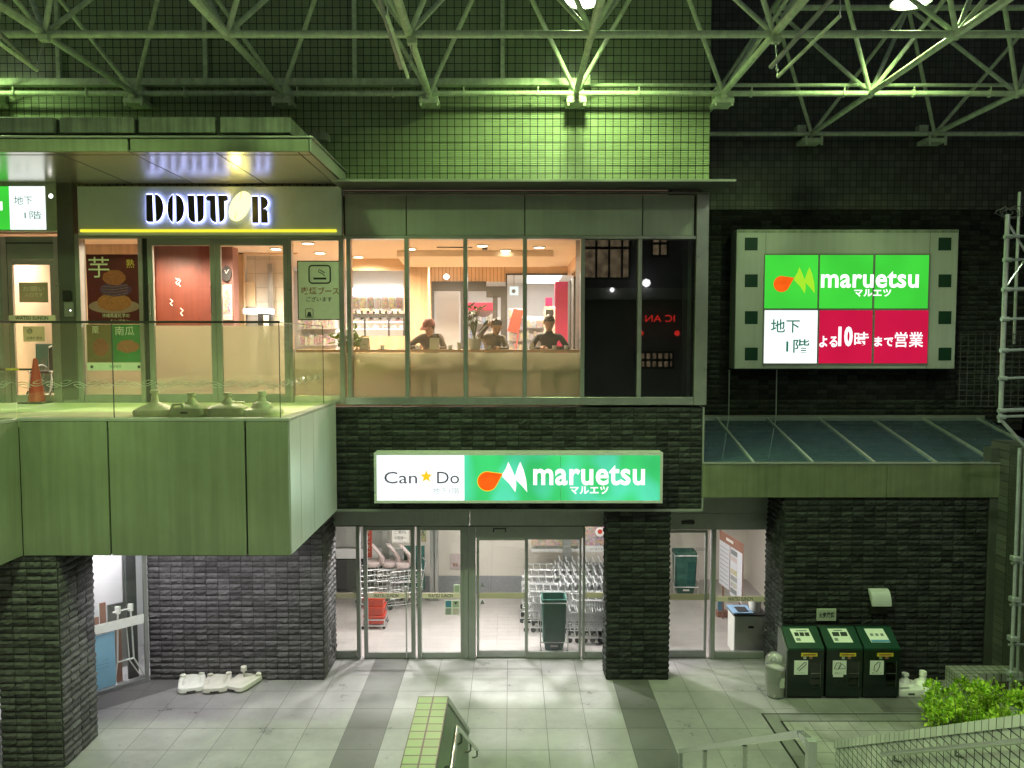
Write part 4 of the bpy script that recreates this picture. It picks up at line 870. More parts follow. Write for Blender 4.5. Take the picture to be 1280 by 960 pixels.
rring(382, 386, 391.5, 397, .02, .005, Yq - .008, "ink", "pictogram_frame"); MB().ngon([(P(x, y, Yq).x, Yq - .0085, P(x, y, Yq).z) for x, y in ((383.5, 396), (390, 396), (388.3, 390), (385.3, 390))]).build("pictogram", "ink", t)
# left side: pillar, automatic door, small sign
yE = FY - .05
t = thing("metal_pillar", "olive metal clad pillar with intercom box beside the cafe poster", "pillar", (Xp(86, 490, yE), yE, ZD))
MB().box(Xp(77, 400, yE), Xp(97, 400, yE), yE - .05, yE + .3, ZD + .06, Zp(228, yE), .008).build("cladding", "bronze_col", t); MB().box(Xp(77.5, 400, yE), Xp(96.5, 400, yE), yE - .03, yE + .28, ZD, ZD + .06).build("plinth", "frame_grey", t)
MB().box(Xp(82.5, 370, yE), Xp(92, 370, yE), yE - .11, yE - .051, Zp(376, yE), Zp(364, yE), .01).build("card_reader", "black", t); MB().box(Xp(83, 386, yE), Xp(94.5, 386, yE), yE - .062, yE - .051, Zp(396, yE), Zp(378, yE)).build("switch_plate", "frame_grey", t)
c = P(88, 388, yE - .065); MB().disc(c, .012, "y", 10).build("led", "tube", t)
t = thing("glass_door", "steel framed automatic glass door at the far left of the deck", "door", (Xp(40, 490, yE), yE, ZD))
d1 = leaf(t, 13, 71, 325, st=5.5, mat="steel", film=False, topw=6, botw=9, Y=yE)
MB().box(Xp(6, 400, yE), Xp(12.7, 400, yE), yE - .04, yE + .06, ZD, Zp(296, yE)).build("jamb", "steel", t); MB().box(Xp(71.3, 400, yE), Xp(76.6, 400, yE), yE - .04, yE + .06, ZD, Zp(296, yE)).build("jamb", "steel", t)
MB().box(Xp(13, 400, yE), Xp(71, 400, yE), yE - .035, yE + .05, Zp(324.6, yE), Zp(296, yE)).build("transom", "frame_grey", t); MB().box(Xp(13, 400, yE), Xp(71, 400, yE), yE - .045, yE - .036, Zp(305, yE), Zp(303.5, yE)).build("transom_line", "dark", t)
MB().box(xL, Xp(5.7, 400, yE), yE - .03, yE + .03, ZD, Zp(296, yE)).build("side_panel", "frame_grey", t)
r0 = rect(7, 394, 73, 401, yE - .035); MB().box(r0[0], r0[1], yE - .037, yE - .031, r0[2], r0[3]).build("name_strip", "paper_beige", d1); text("WATSU SUNON", rect(21, 395.3, 62, 399.8, yE), yE - .04, "ink", parent=d1, bold=.012)
Yq = yE - .012
r0 = rect(24, 353, 60, 378, Yq); nn = MB().box(r0[0], r0[1], Yq - .003, Yq + .003, r0[2], r0[3]).build("notice", "paper_dim", d1); text("お願い", rect(29, 358, 56, 364, Yq), Yq - .006, "pale_ink", parent=nn); text("入口です", rect(31, 366, 54, 371, Yq), Yq - .006, "pale_ink", parent=nn)
r0 = rect(29, 408, 56, 427, Yq); nn = MB().box(r0[0], r0[1], Yq - .003, Yq + .003, r0[2], r0[3]).build("notice", "paper_lit", d1); MB().disc(P(37, 414, Yq - .006), .05, "y", 14).build("symbol", "goods_a", nn); text("点検中 開放", rect(33, 420.5, 53, 424.5, Yq), Yq - .006, "ink", parent=nn)
t = thing("left_lobby", "pale lit lobby behind the left automatic door", "room", (-9, 15, ZD))
MB().box(xL + .05, Xp(77, 400, 16), 16.5, 16.6, ZD, zC).build("back_wall", "mall_wall", t); MB().box(Xp(46, 380, 16.3), Xp(72, 380, 16.3), 16.3, 16.35, ZD, Zp(330, 16.3)).build("tiled_panel", "white_tile", t); MB().box(xL, Xp(77, 400, 15), 14.2, 16.4, zC - .04, zC - .003).build("ceiling", "mall_wall", t)
MB().box(Xp(24, 430, 15), Xp(60, 430, 15), 15.2, 15.6, ZD, Zp(430, 15.2)).build("counter", "basket_green", t)
light('AREA', (-8.6, 14.9, zC - .06), (1, .96, .9), 80, (0, 0, 0), 1.2, .6, name="lobby_light")
# small hanging light-box sign at left
Yq = FY - .12; r0 = rect(-60, 228, 70, 289, Yq); t = thing("lightbox_sign", "green and white lit sign box above the left automatic door", "sign", (r0[1] - .3, Yq, r0[2]))
MB().box(r0[0], r0[1], Yq, Yq + .12, r0[2], r0[3], .01).build("case", "sign_grey", t)
ra = rect(-50, 233, 12, 287, Yq); MB().box(ra[0], ra[1], Yq - .006, Yq - .001, ra[2], ra[3]).build("green_panel", "lb_green", t); ra = rect(12.2, 233, 57, 287, Yq); MB().box(ra[0], ra[1], Yq - .006, Yq - .001, ra[2], ra[3]).build("white_panel", "lb_white", t)
text("地下", rect(18, 245, 41, 256, Yq), Yq - .009, "lb_ink", parent=t); text("1階", rect(31, 264, 52, 274, Yq), Yq - .009, "lb_ink", parent=t); ra = rect(-6, 252, 3.5, 263, Yq); MB().box(ra[0], ra[1], Yq - .009, Yq - .007, ra[2], ra[3]).build("lettering", "lb_textwhite", t)
MB().disc(P(63.5, 245, Yq - .004), .035, "y", 12).build("spot_reflector", "tube", t)
# cafe name board
Yq = FY - .1; r0 = rect(97, 233, 427, 294, Yq); t = thing("cafe_sign", "olive cafe name board with black backlit letters and yellow neon line", "sign", ((r0[0] + r0[1]) / 2, Yq, r0[2]))
MB().box(r0[0], r0[1], Yq, Yq + .14, r0[2], r0[3], .006).build("board", "board_olive", t); MB().box(r0[0], r0[1], Yq + .01, Yq + .13, Zp(297.5, Yq), r0[2] - .002).build("lower_edge", "frame_grey", t)
ra = rect(101, 286.8, 421, 290.3, Yq); MB().box(ra[0], ra[1], Yq - .03, Yq - .002, ra[2], ra[3], .006).build("neon_line", "neon_yellow", t)
S = 190 / 1280.0
def zpt(x, y): v = P(170 + x * S, 225 + y * S, Yq); return (v.x, v.z)
def arc(cx, cy, rx, ry, a0, a1, n=10): return [(cx + rx * math.cos(R(a0 + (a1 - a0) * k / n)), cy - ry * math.sin(R(a0 + (a1 - a0) * k / n))) for k in range(n + 1)]
halves = {
 "D": ([(98, 128), (150, 128), (158, 358), (112, 358), (100, 344)], [(172, 128)] + arc(172, 240, 70, 116, 85, -85, 12) + [(182, 358)]),
 "O": (arc(330, 245, 54, 118, 98, 262, 12)[0:] , [(348, 128)] + arc(348, 245, 68, 116, 85, -85, 12)),
 "U": ([(446, 134), (500, 134), (510, 360)] + arc(500, 300, 48, 60, 265, 185, 6), [(524, 134), (582, 134)] + arc(528, 300, 54, 60, 0, -85, 6)),
 "T": ([(640, 134), (676, 134), (686, 360)] + arc(680, 310, 44, 50, 265, 185, 6) + [(634, 182), (606, 176), (600, 152), (612, 136)], [(702, 134), (770, 134), (784, 148), (784, 172), (764, 182), (754, 182), (756, 310)] + arc(710, 310, 46, 50, 0, -85, 6)),
 "R": ([(986, 142), (1036, 142), (1040, 366), (990, 366)], [(1058, 142)] + arc(1062, 196, 58, 54, 80, -80, 10) + [(1098, 246), (1116, 272), (1120, 366), (1064, 366)])}
def offs(pts, d):
    cx = sum(p[0] for p in pts) / len(pts); cy = sum(p[1] for p in pts) / len(pts); out = []
    for p in pts:
        v = Vector((p[0] - cx, p[1] - cy)); l = v.length; out.append((cx + v.x * (l + d) / l, cy + v.y * (l + d) / l))
    return out
for ch in "DOUTR":
    lt = MB(); hl = MB(); hc = MB()
    for q, h in enumerate(halves[ch]):
        pts = [zpt(*p) for p in h]
        lt.ngon([(p[0], Yq - .052, p[1]) for p in pts]); n = len(pts)
        lt.add([(p[0], Yq - .052, p[1]) for p in pts] + [(p[0], Yq - .046, p[1]) for p in pts], [(i, (i + 1) % n, (i + 1) % n + n, i + n) for i in range(n)])
        p2 = [zpt(*p) for p in offs(h, 7)]; hc.ngon([(p[0], Yq - .042 + .003 * q, p[1]) for p in p2])
    allp = [p for h in halves[ch] for p in h]
    L_ = lt.build("letter", "black", t); hc.build("backlight", "halo_core", L_)
bp_ = [(885 + 82 * math.cos(a_) * math.cos(.3) + 122 * math.sin(a_) * math.sin(.3) * 1.0, 225 + 82 * math.cos(a_) * math.sin(.3) * -.2 - 122 * math.sin(a_)) for a_ in [2 * math.pi * k / 28 for k in range(28)]]
bb = MB(); pts = [zpt(*p) for p in bp_]; bb.plate(pts, Yq - .09, Yq - .01); bb_o = bb.build("bean_emblem", "bean", t)
ln = [zpt(*p) for p in ((905, 108), (900, 150), (872, 200), (868, 260), (850, 335))]; MB().tube([(p[0], Yq - .092, p[1]) for p in ln], .008, 5).build("bean_groove", "paper_beige", bb_o)
c = zpt(885, 225); light('POINT', (c[0], Yq - .2, c[1]), (1, .8, .15), 9, size=.08, name="bean_glow")
# ------------------------------------------------------------------ canopy over the cafe
Yc = 10.65; zs = Zp(190.5, Yc); zfa = Zp(170, Yc); xcR = Xp(386, 185, Yc)
t = thing("canopy", "olive metal canopy with shiny soffit over the cafe entrance", "canopy", ((xL + xcR) / 2, Yc, zs))
MB().box(xL - 1, xcR - .01, Yc + .03, FY - .003, zs + .01, zs + .03).build("soffit", "soffit", t)
fx = [xL - 1, Xp(161, 180, Yc), xcR]
for i in range(2): MB().box(fx[i] + .015, fx[i + 1] - (.015 if i == 0 else 0), Yc, Yc + .03, zs + .012, zfa - .03, .008).build("fascia_panel", "panel_balcony", t)
MB().box(xL - 1, xcR + .01, Yc + .032, FY + .01, zs + .031, zfa - .06).build("body", "black", t)
MB().box(xcR + .012, xcR + .03, Yc + .002, FY - .003, zs + .012, zfa - .03).build("side_fascia", "panel", t)
MB().box(xL - 1, xcR + .06, Yc - .03, FY - .003, zfa - .028, zfa, .004).build("top_edge", "frame_grey", t)
for (a_, b_) in ((67, 148), (161, 238), (268, 326), (372, 420)):
    p0 = G(1, 1); v0, v1 = P(a_, 193, Yc + .1), P(b_, 230, FY)
    xx = Xp(a_, 193, Yc); MB().box(xx - .006, xx + .006, Yc + .05, FY - .01, zs + .0065, zs + .0095).build("soffit_joint", "black", t)
MB().box(xL - 1, xcR - .02, Yc + .18, Yc + .192, zs + .0065, zs + .0095).build("soffit_joint", "black", t)
Yb = 10.95; zb_, zt_ = Zp(166, Yb), Zp(146, Yb)
for (a_, b_) in ((-90, 68), (74, 167), (173, 269), (275, 363)):
    MB().box(Xp(a_, 155, Yb), Xp(b_, 155, Yb), Yb, FY - .01, zb_, zt_, .01).build("parapet_block", "panel_dirty", t)
MB().box(xL, Xp(363, 155, Yb) - .02, Yb + .05, FY - .02, zb_ - .06, zt_ - .03).build("parapet_core", "black", t)
x0 = Xp(375, 170, FY - .4); MB().box(x0, Xp(409, 170, FY - .4), FY - .4, FY - .2, Zp(174, FY - .4), Zp(165.5, FY - .4)).build("bracket", "panel_dirty", t)
# ------------------------------------------------------------------ balcony
zt0, zbt = ZD, Zp(694.5, BY)
xbl, xbr = Xp(25, 600, BY), Xp(362, 600, BY)
t = thing("balcony", "deep green-grey panelled balcony deck edge of the upper level", "balcony", ((xbl + xbr) / 2, BY, zbt))
js = [25, 136, 307.5, 362]
for i in range(3): MB().box(Xp(js[i], 600, BY) + .012, Xp(js[i + 1], 600, BY) - .012, BY, BY + .04, zbt, zt0 - .03, .004).build("front_panel", "panel_balcony", t)
fxm = MB()
for i in range(3):
    for fx_ in (.05, .95):
        for fz_ in (.06, .94):
            c_ = Vector((Xp(js[i], 600, BY) + .012 + (Xp(js[i + 1], 600, BY) - Xp(js[i], 600, BY) - .024) * fx_, BY - .002, zbt + (zt0 - .03 - zbt) * fz_)); fxm.disc(c_, .010, "y", 8)
fxm.build("panel_screws", "frame_grey", t)
MB().box(xbl - 3, xbr - .03, BY + .042, FY - .03, zbt + .01, zt0 - .125).build("deck_body", "black", t)
sy = [BY + .045, BY + .55, BY + 1.25, FY - .02]
for i in range(3): MB().box(xbr - .035, xbr, sy[i], sy[i + 1] - .012, zbt, zt0 - .03, .004).build("side_panel", "panel_side", t)
MB().box(xbl - .004, xbr + .004, BY - .004, BY + .16, zt0 - .027, zt0 + .015, .004).build("coping", "panel", t); MB().box(xbr - .14, xbr + .004, BY + .162, FY - .02, zt0 - .028, zt0 + .015, .005).build("coping", "panel", t)
ys = [2.5, 4.5, 6.5, 8.3, BY + .03]
for i in range(4): MB().box(xbl - .05, xbl, ys[i], ys[i + 1] - .02, zbt, zt0 - .03, .004).build("bridge_panel", "panel_balcony", t)
MB().box(xbl - .14, xbl + .004, 2.5, BY - .006, zt0 - .028, zt0 + .015, .005).build("coping", "panel", t); MB().box(xbl - 3, xbl - .055, 2.5, BY + .04, zbt + .01, zt0).build("bridge_body", "deck", t)
for (x, y) in ((-5.2, 11.6), (-3.9, 11.6), (-6.5, 11.45)):
    light('SPOT', (x, y, zbt - .02), (1, .96, .98), 330 if x < -6 else 120, (0, 0, 0), .08, spot=160, blend=.7, name="soffit_downlight")
    MB().disc((x, y, zbt + .006), .07, "z", 16).build("soffit_lamp", "tube", t)
# glass railing
zr = Zp(404, BY + .06)
t = thing("glass_railing", "frameless glass railing with leafy vine band along the balcony edge", "railing", ((xbl + xbr) / 2, BY + .06, zt0))
xg = [Xp(19, 460, BY + .06), Xp(141, 460, BY + .06), Xp(349.5, 460, BY + .06)]; yg = BY + .06; xgR = xg[2] + .0
for i in range(2): MB().quad((xg[i] + .004, yg, zt0 + .016), (xg[i + 1] - .004, yg, zt0 + .016), (xg[i + 1] - .004, yg, zr), (xg[i] + .004, yg, zr)).build("pane", "rail_glass", t)
MB().quad((xgR, yg + .008, zt0 + .016), (xgR, FY - .35, zt0 + .016), (xgR, FY - .35, zr), (xgR, yg + .008, zr)).build("pane", "rail_glass_side", t)
for i, (y0, y1) in enumerate(((8.3, yg - .01), (6.4, 8.29), (4.5, 6.39))): MB().quad((xg[0], y0, zt0 + .016), (xg[0], y1, zt0 + .016), (xg[0], y1, zr), (xg[0], y0, zr)).build("pane", "rail_glass", t)
MB().box(xg[0] - .012, xgR + .012, yg - .014, yg + .014, zr + .001, zr + .03, .004).build("top_rail", "black", t); MB().box(xgR - .012, xgR + .012, yg + .015, FY - .35, zr + .001, zr + .012).build("top_rail", "frame_grey", t); MB().box(xg[0] - .014, xg[0] + .014, 4.5, yg - .015, zr + .001, zr + .03).build("top_rail", "black", t)
for x in xg[1:]: MB().box(x - .0035, x + .0035, yg - .008, yg + .008, zt0 + .016, zr).build("joint", "dark", t)
MB().box(xgR - .004, xgR + .004, FY - .349, FY - .33, zt0 + .016, zr).build("joint", "dark", t)
zv = Zp(480, yg); vn = MB()
def vine(p0, p1, length, per=.36):
    d = (Vector(p1) - Vector(p0)).normalized(); n = int(length / .02); pts = []
    for k in range(n + 1): s_ = length * k / n; pts.append(Vector(p0) + d * s_ + Vector((0, 0, .028 * math.sin(2 * math.pi * s_ / per))))
    vn.tube(pts, .005, 4)
    s_ = .05
    j = 0
    while s_ < length - .15:
        sg = 1 if j % 2 else -1; q = []
        for k in range(13):
            tt = k / 12; lx = .15 * tt; wz = .022 * math.sin(math.pi * tt); q.append(Vector(p0) + d * (s_ + lx) + Vector((0, 0, sg * (.012 + .03 * tt) + wz)))
        for k in range(12, -1, -1):
            tt = k / 12; lx = .15 * tt; wz = -.022 * math.sin(math.pi * tt); q.append(Vector(p0) + d * (s_ + lx) + Vector((0, 0, sg * (.012 + .03 * tt) + wz)))
        vn.tube(q, .004, 4, closed=True); s_ += per / 2; j += 1
vine((xg[0], yg - .009, zv), (xgR, yg - .009, zv), xgR - xg[0]); vine((xgR + .009, yg, zv), (xgR + .009, FY, zv), FY - .36 - yg); vine((xg[0] + .009, 6, zv), (xg[0] + .009, yg, zv), yg - 6.05)
vn.build("vine_band", "vine", t)
# things on the deck
def wbase(kind, mat):
    """portable sign base (water tank)"""
    rt = thing("sign_base", "", "sign base", (0, 0, 0))
    if kind == "pyr":
        MB().loft([(0, .25, .2, 6), (.05, .27, .22, 6), (.09, .26, .21, 5), (.13, .19, .15, 3.5), (.17, .1, .09, 2.5), (.19, .055, .055, 2), (.27, .042, .042, 2)], n=32).build("tank", mat, rt, True)
        MB().loft([(.27, .035, .035, 2), (.31, .035, .035, 2), (.312, .058, .058, 2), (.35, .058, .058, 2), (.355, .05, .05, 2)], n=18).build("cap", mat, rt, True)
    elif kind == "handle":
        MB().loft([(0, .24, .19, 6), (.04, .26, .21, 6), (.12, .25, .2, 5), (.15, .2, .16, 4), (.17, .09, .08, 2.5), (.25, .04, .04, 2)], n=32).build("tank", mat, rt, True)
        MB().tube([(-.2, -.17, .1), (-.17, -.18, .17), (-.05, -.18, .18), (-.02, -.17, .1)], .02, 8).build("handle", mat, rt, True)
        MB().loft([(.25, .035, .035, 2), (.28, .035, .035, 2), (.282, .055, .055, 2), (.32, .055, .055, 2)], n=18).build("cap", mat, rt, True)
        MB().box(-.05, .05, -.215, -.205, .05, .075).build("hand_slot", "dark", rt)
    elif kind == "dome":
        MB().loft([(0, .26, .21, 4), (.06, .27, .22, 4), (.09, .25, .2, 4), (.11, .16, .14, 2), (.17, .13, .115, 2), (.2, .06, .06, 2), (.27, .042, .042, 2)], n=32).build("tank", mat, rt, True)
        MB().loft([(.27, .05, .05, 2), (.275, .06, .06, 2), (.34, .055, .055, 2)], n=18).build("cap", mat, rt, True)
    else:   # flat slab with hand recesses
        MB().loft([(0, .19, .27, 5), (.03, .215, .295, 5), (.09, .21, .29, 4.5), (.105, .19, .27, 4.5), (.095, .15, .23, 4), (.11, .13, .2, 3), (.13, .11, .16, 3), (.14, .05, .07, 2)], n=36).build("tank", mat, rt, True)
        MB().box(-.07, .07, -.303, -.27, .025, .05).build("hand_slot", "dark", rt)
        for q in (-1, 1): MB().loft([(0, .045, .035, 2), (.06, .05, .04, 2), (.075, .03, .02, 2)], (q * .15, .21, .075), 14).build("corner_grip", mat, rt, True)
        if kind == "slabcap":
            MB().tube([(0.02, 0, .15), (0.02, 0, .26)], .018, 10).build("spout", mat, rt, True); MB().loft([(.25, .05, .05, 2), (.32, .05, .05, 2), (.325, .04, .04, 2)], (0.02, 0, 0), 18).build("cap", mat, rt, True)
    return rt
def place(o, px, py, z, label, rz=0, group=None):
    c = G(px, py, z); o.location = c; o.rotation_euler = (0, 0, rz); o['label'] = label
    if group: o['group'] = group
    return o
gd = "water-filled sign bases on the balcony"
place(wbase("pyr", "deck_plastic"), 194, 519.5, ZD, "pyramid-shaped sign base on the balcony, leftmost of four", .3, gd)
place(wbase("handle", "deck_plastic"), 240, 520, ZD, "sign base with a loop handle on the balcony, second from left", -.1, gd)
place(wbase("handle", "deck_plastic"), 285, 520, ZD, "low sign base with a hand slot on the balcony, third from left", 3.3, gd)
place(wbase("dome", "deck_plastic"), 328, 519.5, ZD, "dome-topped sign base on the balcony, nearest the glass corner", 0, gd)
gd = "water-filled sign bases by the lower stone wall"
place(wbase("slab", "white_plastic"), 240, 858, .004, "white flat sign base left of three by the stone wall", .35, gd)
place(wbase("slab", "cream_plastic"), 272, 858, .004, "cream flat sign base in the middle by the stone wall", .2, gd)
place(wbase("slabcap", "cream_plastic"), 304, 856, .004, "cream sign base with upright cap right of three by stone wall", -.35, gd)
gd = "water-filled sign bases beside the recycling bins"
place(wbase("handle", "white_plastic"), 1131, 865, .006, "sign base half hidden behind the right recycling bin", 0, gd)
place(wbase("dome", "white_plastic"), 1153, 864, .006, "round-topped sign base between recycling bins and planter", .1, gd)
# cone, barrier bar, wheelchair
c = G(46, 504, ZD); t = thing("traffic_cone", "faded red traffic cone by the left automatic door", "cone", c)
MB().loft([(.03, .13, .13, 2), (.70, .035, .035, 2), (.74, .025, .025, 2)], c, 24).build("cone", "cone_red", t, True); MB().box(c.x - .2, c.x + .2, c.y - .2, c.y + .2, c.z, c.z + .03, .01).build("base", "dark", t)
a_ = c + Vector((-.04, -.02, .56)); t = thing("barrier_bar", "black and yellow striped bar resting on the traffic cone", "barrier bar", a_)
for k in range(8): MB().tube([a_ + Vector((-.22 * k, -.005 * k, 0)), a_ + Vector((-.22 * k - .21, -.005 * k, 0))], .018, 10).build("stripe", "black" if k % 2 == 0 else "yellow_tape", t)
MB().tube([a_ + Vector((0, 0, 0)), a_ + Vector((.07, 0, 0))], .022, 10).build("ring", "black", t)
c = P(67, 500, 13.6); c.z = ZD; t = thing("wheelchair", "folded black wheelchair standing behind the left glass door", "wheelchair", c)
for s in (-.2, .2):
    w_ = MB(); pts = [c + Vector((s, .3 * math.cos(a2), .3 + .3 * math.sin(a2))) for a2 in [2 * math.pi * k / 24 for k in range(24)]]; w_.tube(pts, .016, 6, closed=True)
    for k in range(6): w_.tube([c + Vector((s, 0, .3)), c + Vector((s, .29 * math.cos(k * 1.047), .3 + .29 * math.sin(k * 1.047)))], .004, 4)
    w_.build("wheel", "cart_grey", t); w2 = MB(); w2.tube([c + Vector((s, -.35 + .08 * math.cos(a2), .09 + .08 * math.sin(a2))) for a2 in [2 * math.pi * k / 12 for k in range(12)]], .014, 6, closed=True); w2.build("caster", "rubber", t)
    MB().tube([c + Vector((s * .9, -.4, .5)), c + Vector((s * .9, .2, .5)), c + Vector((s * .9, .22, .92)), c + Vector((s * .9, .34, .94))], .013, 6).build("side_frame", "cart_wire", t); MB().tube([c + Vector((s * .9, -.33, .5)), c + Vector((s * .9, -.4, .12)), c + Vector((s * .7, -.5, .1))], .012, 6).build("leg_rest", "cart_wire", t)
MB().box(c.x - .18, c.x + .18, c.y - .36, c.y + .18, c.z + .47, c.z + .51, .01).build("seat", "dark", t); MB().box(c.x - .18, c.x + .18, c.y + .19, c.y + .22, c.z + .5, c.z + .9, .01).build("backrest", "dark", t)
# ------------------------------------------------------------------ signs with the drop-and-leaves emblem
def emblem(tp, f, y, drop, leafm, outline=None):
    """f maps emblem units (0..1 x, 0..1 z) to x,z"""
    cx, cz2, r = .20, .36, .185; pts = []
    for k in range(24):
        a_ = R(60 + 330 * k / 23 - 30 + 15); pts.append((cx + r * 1.05 * math.cos(a_), cz2 + r * 1.55 * math.sin(a_)))
    tip = (.50, .60); pts = [tip] + [(cx + r * 1.05 * math.cos(R(a_)), cz2 + r * 1.65 * math.sin(R(a_))) for a_ in range(70, 340, 12)]
    if outline:
        c_ = (cx + .03, cz2 + .02); MB().ngon([(f(c_[0] + (p[0] - c_[0]) * 1.06, c_[1] + (p[1] - c_[1]) * 1.08)[0], y + .001, f(c_[0] + (p[0] - c_[0]) * 1.06, c_[1] + (p[1] - c_[1]) * 1.08)[1]) for p in pts]).build("emblem_outline", outline, tp)
    MB().ngon([(f(*p)[0], y, f(*p)[1]) for p in pts]).build("emblem_drop", drop, tp)
    l1 = [(.62, 1.0), (.70, .72), (.77, .45), (.78, .22), (.76, .0), (.64, .28), (.50, .50), (.50, .60), (.57, .78)]
    l2 = [(.86, 1.0), (.93, .72), (.98, .4), (1.0, .0), (.9, .2), (.80, .36), (.745, .46), (.77, .62), (.81, .82)]
    for l in (l1, l2): MB().ngon([(f(*p)[0], y - .0015, f(*p)[1]) for p in l[::-1]]).build("emblem_leaf", leafm, tp)
# big sign over the entrance
Yq = FY - .28; r0 = rect(468, 565.5, 828, 628.5, Yq); t = thing("entrance_sign", "long lit white and green shop sign box above the glass entrance", "sign", ((r0[0] + r0[1]) / 2, Yq, r0[2]))
k = 3.2 / F * Yq
m = MB(); m.box(r0[0], r0[1], Yq, FY - .025, r0[2], r0[3], .006).box(r0[0], r0[1], Yq - .03, Yq - .001, r0[3] - k, r0[3]).box(r0[0], r0[1], Yq - .03, Yq - .001, r0[2], r0[2] + k).box(r0[0], r0[0] + k, Yq - .03, Yq - .001, r0[2] + k, r0[3] - k).box(r0[1] - k, r0[1], Yq - .03, Yq - .001, r0[2] + k, r0[3] - k); m.build("case", "panel_side", t)
xm = Xp(580.5, 597, Yq); y1 = Yq - .012
MB().box(r0[0] + k, xm, y1, Yq - .002, r0[2] + k, r0[3] - k).build("white_panel", "lb_white", t); xm2 = Xp(700.5, 597, Yq)
MB().box(xm + .003, xm2 - .004, y1, Yq - .002, r0[2] + k, r0[3] - k).build("green_panel", "lb_green2", t); MB().box(xm2 + .004, r0[1] - k, y1, Yq - .002, r0[2] + k, r0[3] - k).build("green_panel", "lb_green2", t)
ty = Yq - .015
text("Can", rect(480.5, 589.5, 521.5, 604.2, Yq), ty, "lb_inkgrey", parent=t); text("Do", rect(546.5, 589.5, 574, 604.2, Yq), ty, "lb_inkgrey", parent=t); text("地下1階", rect(541, 609, 574, 617, Yq), ty, "lb_paleink", parent=t)
st_ = []
for q in range(10):
    rr = 8 if q % 2 == 0 else 3.6; an = R(90 + 36 * q); st_.append((P(533 + rr * math.cos(an), 595.5 - rr * math.sin(an), Yq).x, ty, P(533, 595.5 - rr * math.sin(an), Yq).z))
MB().ngon(st_).build("star", "lb_yellow", t)
ea = rect(597, 577, 659, 615, Yq)
emblem(t, lambda u, v: (ea[0] + (ea[1] - ea[0]) * u, ea[2] + (ea[3] - ea[2]) * v), ty, "lb_orange", "lb_textwhite", "lb_yellow")
text("maruetsu", rect(666.5, 581, 806, 606.5, Yq), ty - .002, "lb_textwhite", parent=t, bold=.024); text("マルエツ", rect(712.5, 607.5, 760.5, 617.5, Yq), ty - .002, "lb_textwhite", parent=t, bold=.03)
# film-strip billboard
Yq = RY - .42; t = thing("billboard", "film-strip shaped lit billboard with six green, white and red panels", "billboard", (Xp(1058, 460, Yq), Yq, Zp(460, Yq)))
r0 = rect(919.5, 287, 1196, 461, Yq); MB().box(r0[0], r0[1], Yq, RY - .03, r0[2], r0[3], .01).build("case", "panel_side", t)
MB().box(r0[0] + .02, r0[1] - .02, Yq - .004, Yq - .001, r0[3] - .06, r0[3] - .01).build("dirt_band", "panel_dirty", t)
for px in (956, 1160.5): x = Xp(px, 370, Yq); MB().box(x - .006, x + .006, Yq - .003, Yq - .0005, r0[2], r0[3]).build("seam", "frame_grey", t)
for px in (939, 1181):
    for py in (305, 351, 397, 442.5):
        q_ = rect(px - 8, py - 8, px + 8, py + 8, Yq); MB().box(q_[0], q_[1], Yq - .006, Yq - .001, q_[2], q_[3]).build("film_hole", "bin_green", t)
q_ = rect(954, 317, 1161, 456, Yq); MB().box(q_[0], q_[1], Yq - .02, Yq - .002, q_[2], q_[3]).build("light_frame", "frame_grey", t)
cols = [(955.5, 1021.5), (1024, 1090), (1093, 1159.5)]
for i, (a_, b_) in enumerate(cols):
    q_ = rect(a_, 319, b_, 385.5, Yq); MB().box(q_[0], q_[1], Yq - .028, Yq - .021, q_[2], q_[3]).build("green_panel", "lb_green", t)
    q_ = rect(a_ - .7, 388, b_ - .7, 454, Yq); MB().box(q_[0], q_[1], Yq - .028, Yq - .021, q_[2], q_[3]).build("white_panel" if i == 0 else "red_panel", "lb_white" if i == 0 else "lb_red", t)
ty = Yq - .031; ea = rect(966, 334, 1018, 367, Yq); emblem(t, lambda u, v: (ea[0] + (ea[1] - ea[0]) * u, ea[2] + (ea[3] - ea[2]) * v), ty, "lb_orange", "lb_lime")
text("maruetsu", rect(1025.5, 339, 1147.5, 360, Yq), ty, "lb_textwhite", parent=t, bold=.024); text("マルエツ", rect(1067, 361.5, 1113, 371, Yq), ty, "lb_textwhite", parent=t, bold=.03)
text("地下", rect(963, 399, 999, 416, Yq), ty, "lb_ink", parent=t, bold=.012); text("1階", rect(982, 424, 1011, 441, Yq), ty, "lb_ink", parent=t, bold=.012)
text("よる", rect(1023.5, 420, 1046, 434, Yq), ty, "lb_textwhite", parent=t, bold=.03); text("10", rect(1047, 408, 1065, 433, Yq), ty, "lb_textwhite", parent=t, bold=.05); text("時", rect(1067, 415, 1085, 433, Yq), ty, "lb_textwhite", parent=t, bold=.012)
text("まで", rect(1092, 421, 1116, 433, Yq), ty, "lb_textwhite", parent=t, bold=.03); text("営業", rect(1117.5, 415, 1153, 434, Yq), ty, "lb_textwhite", parent=t, bold=.012)
light('AREA', (Xp(1058, 380, Yq), Yq - .06, Zp(386, Yq)), (.5, .85, .5), 14, (R(-90), 0, 0), 2.6, 1.8, name="billboard_glow")
light('AREA', (Xp(648, 597, FY - .32), FY - .33, Zp(597, FY)), (.65, 1, .75), 30, (R(-90), 0, 0), 4.2, .7, name="sign_glow")
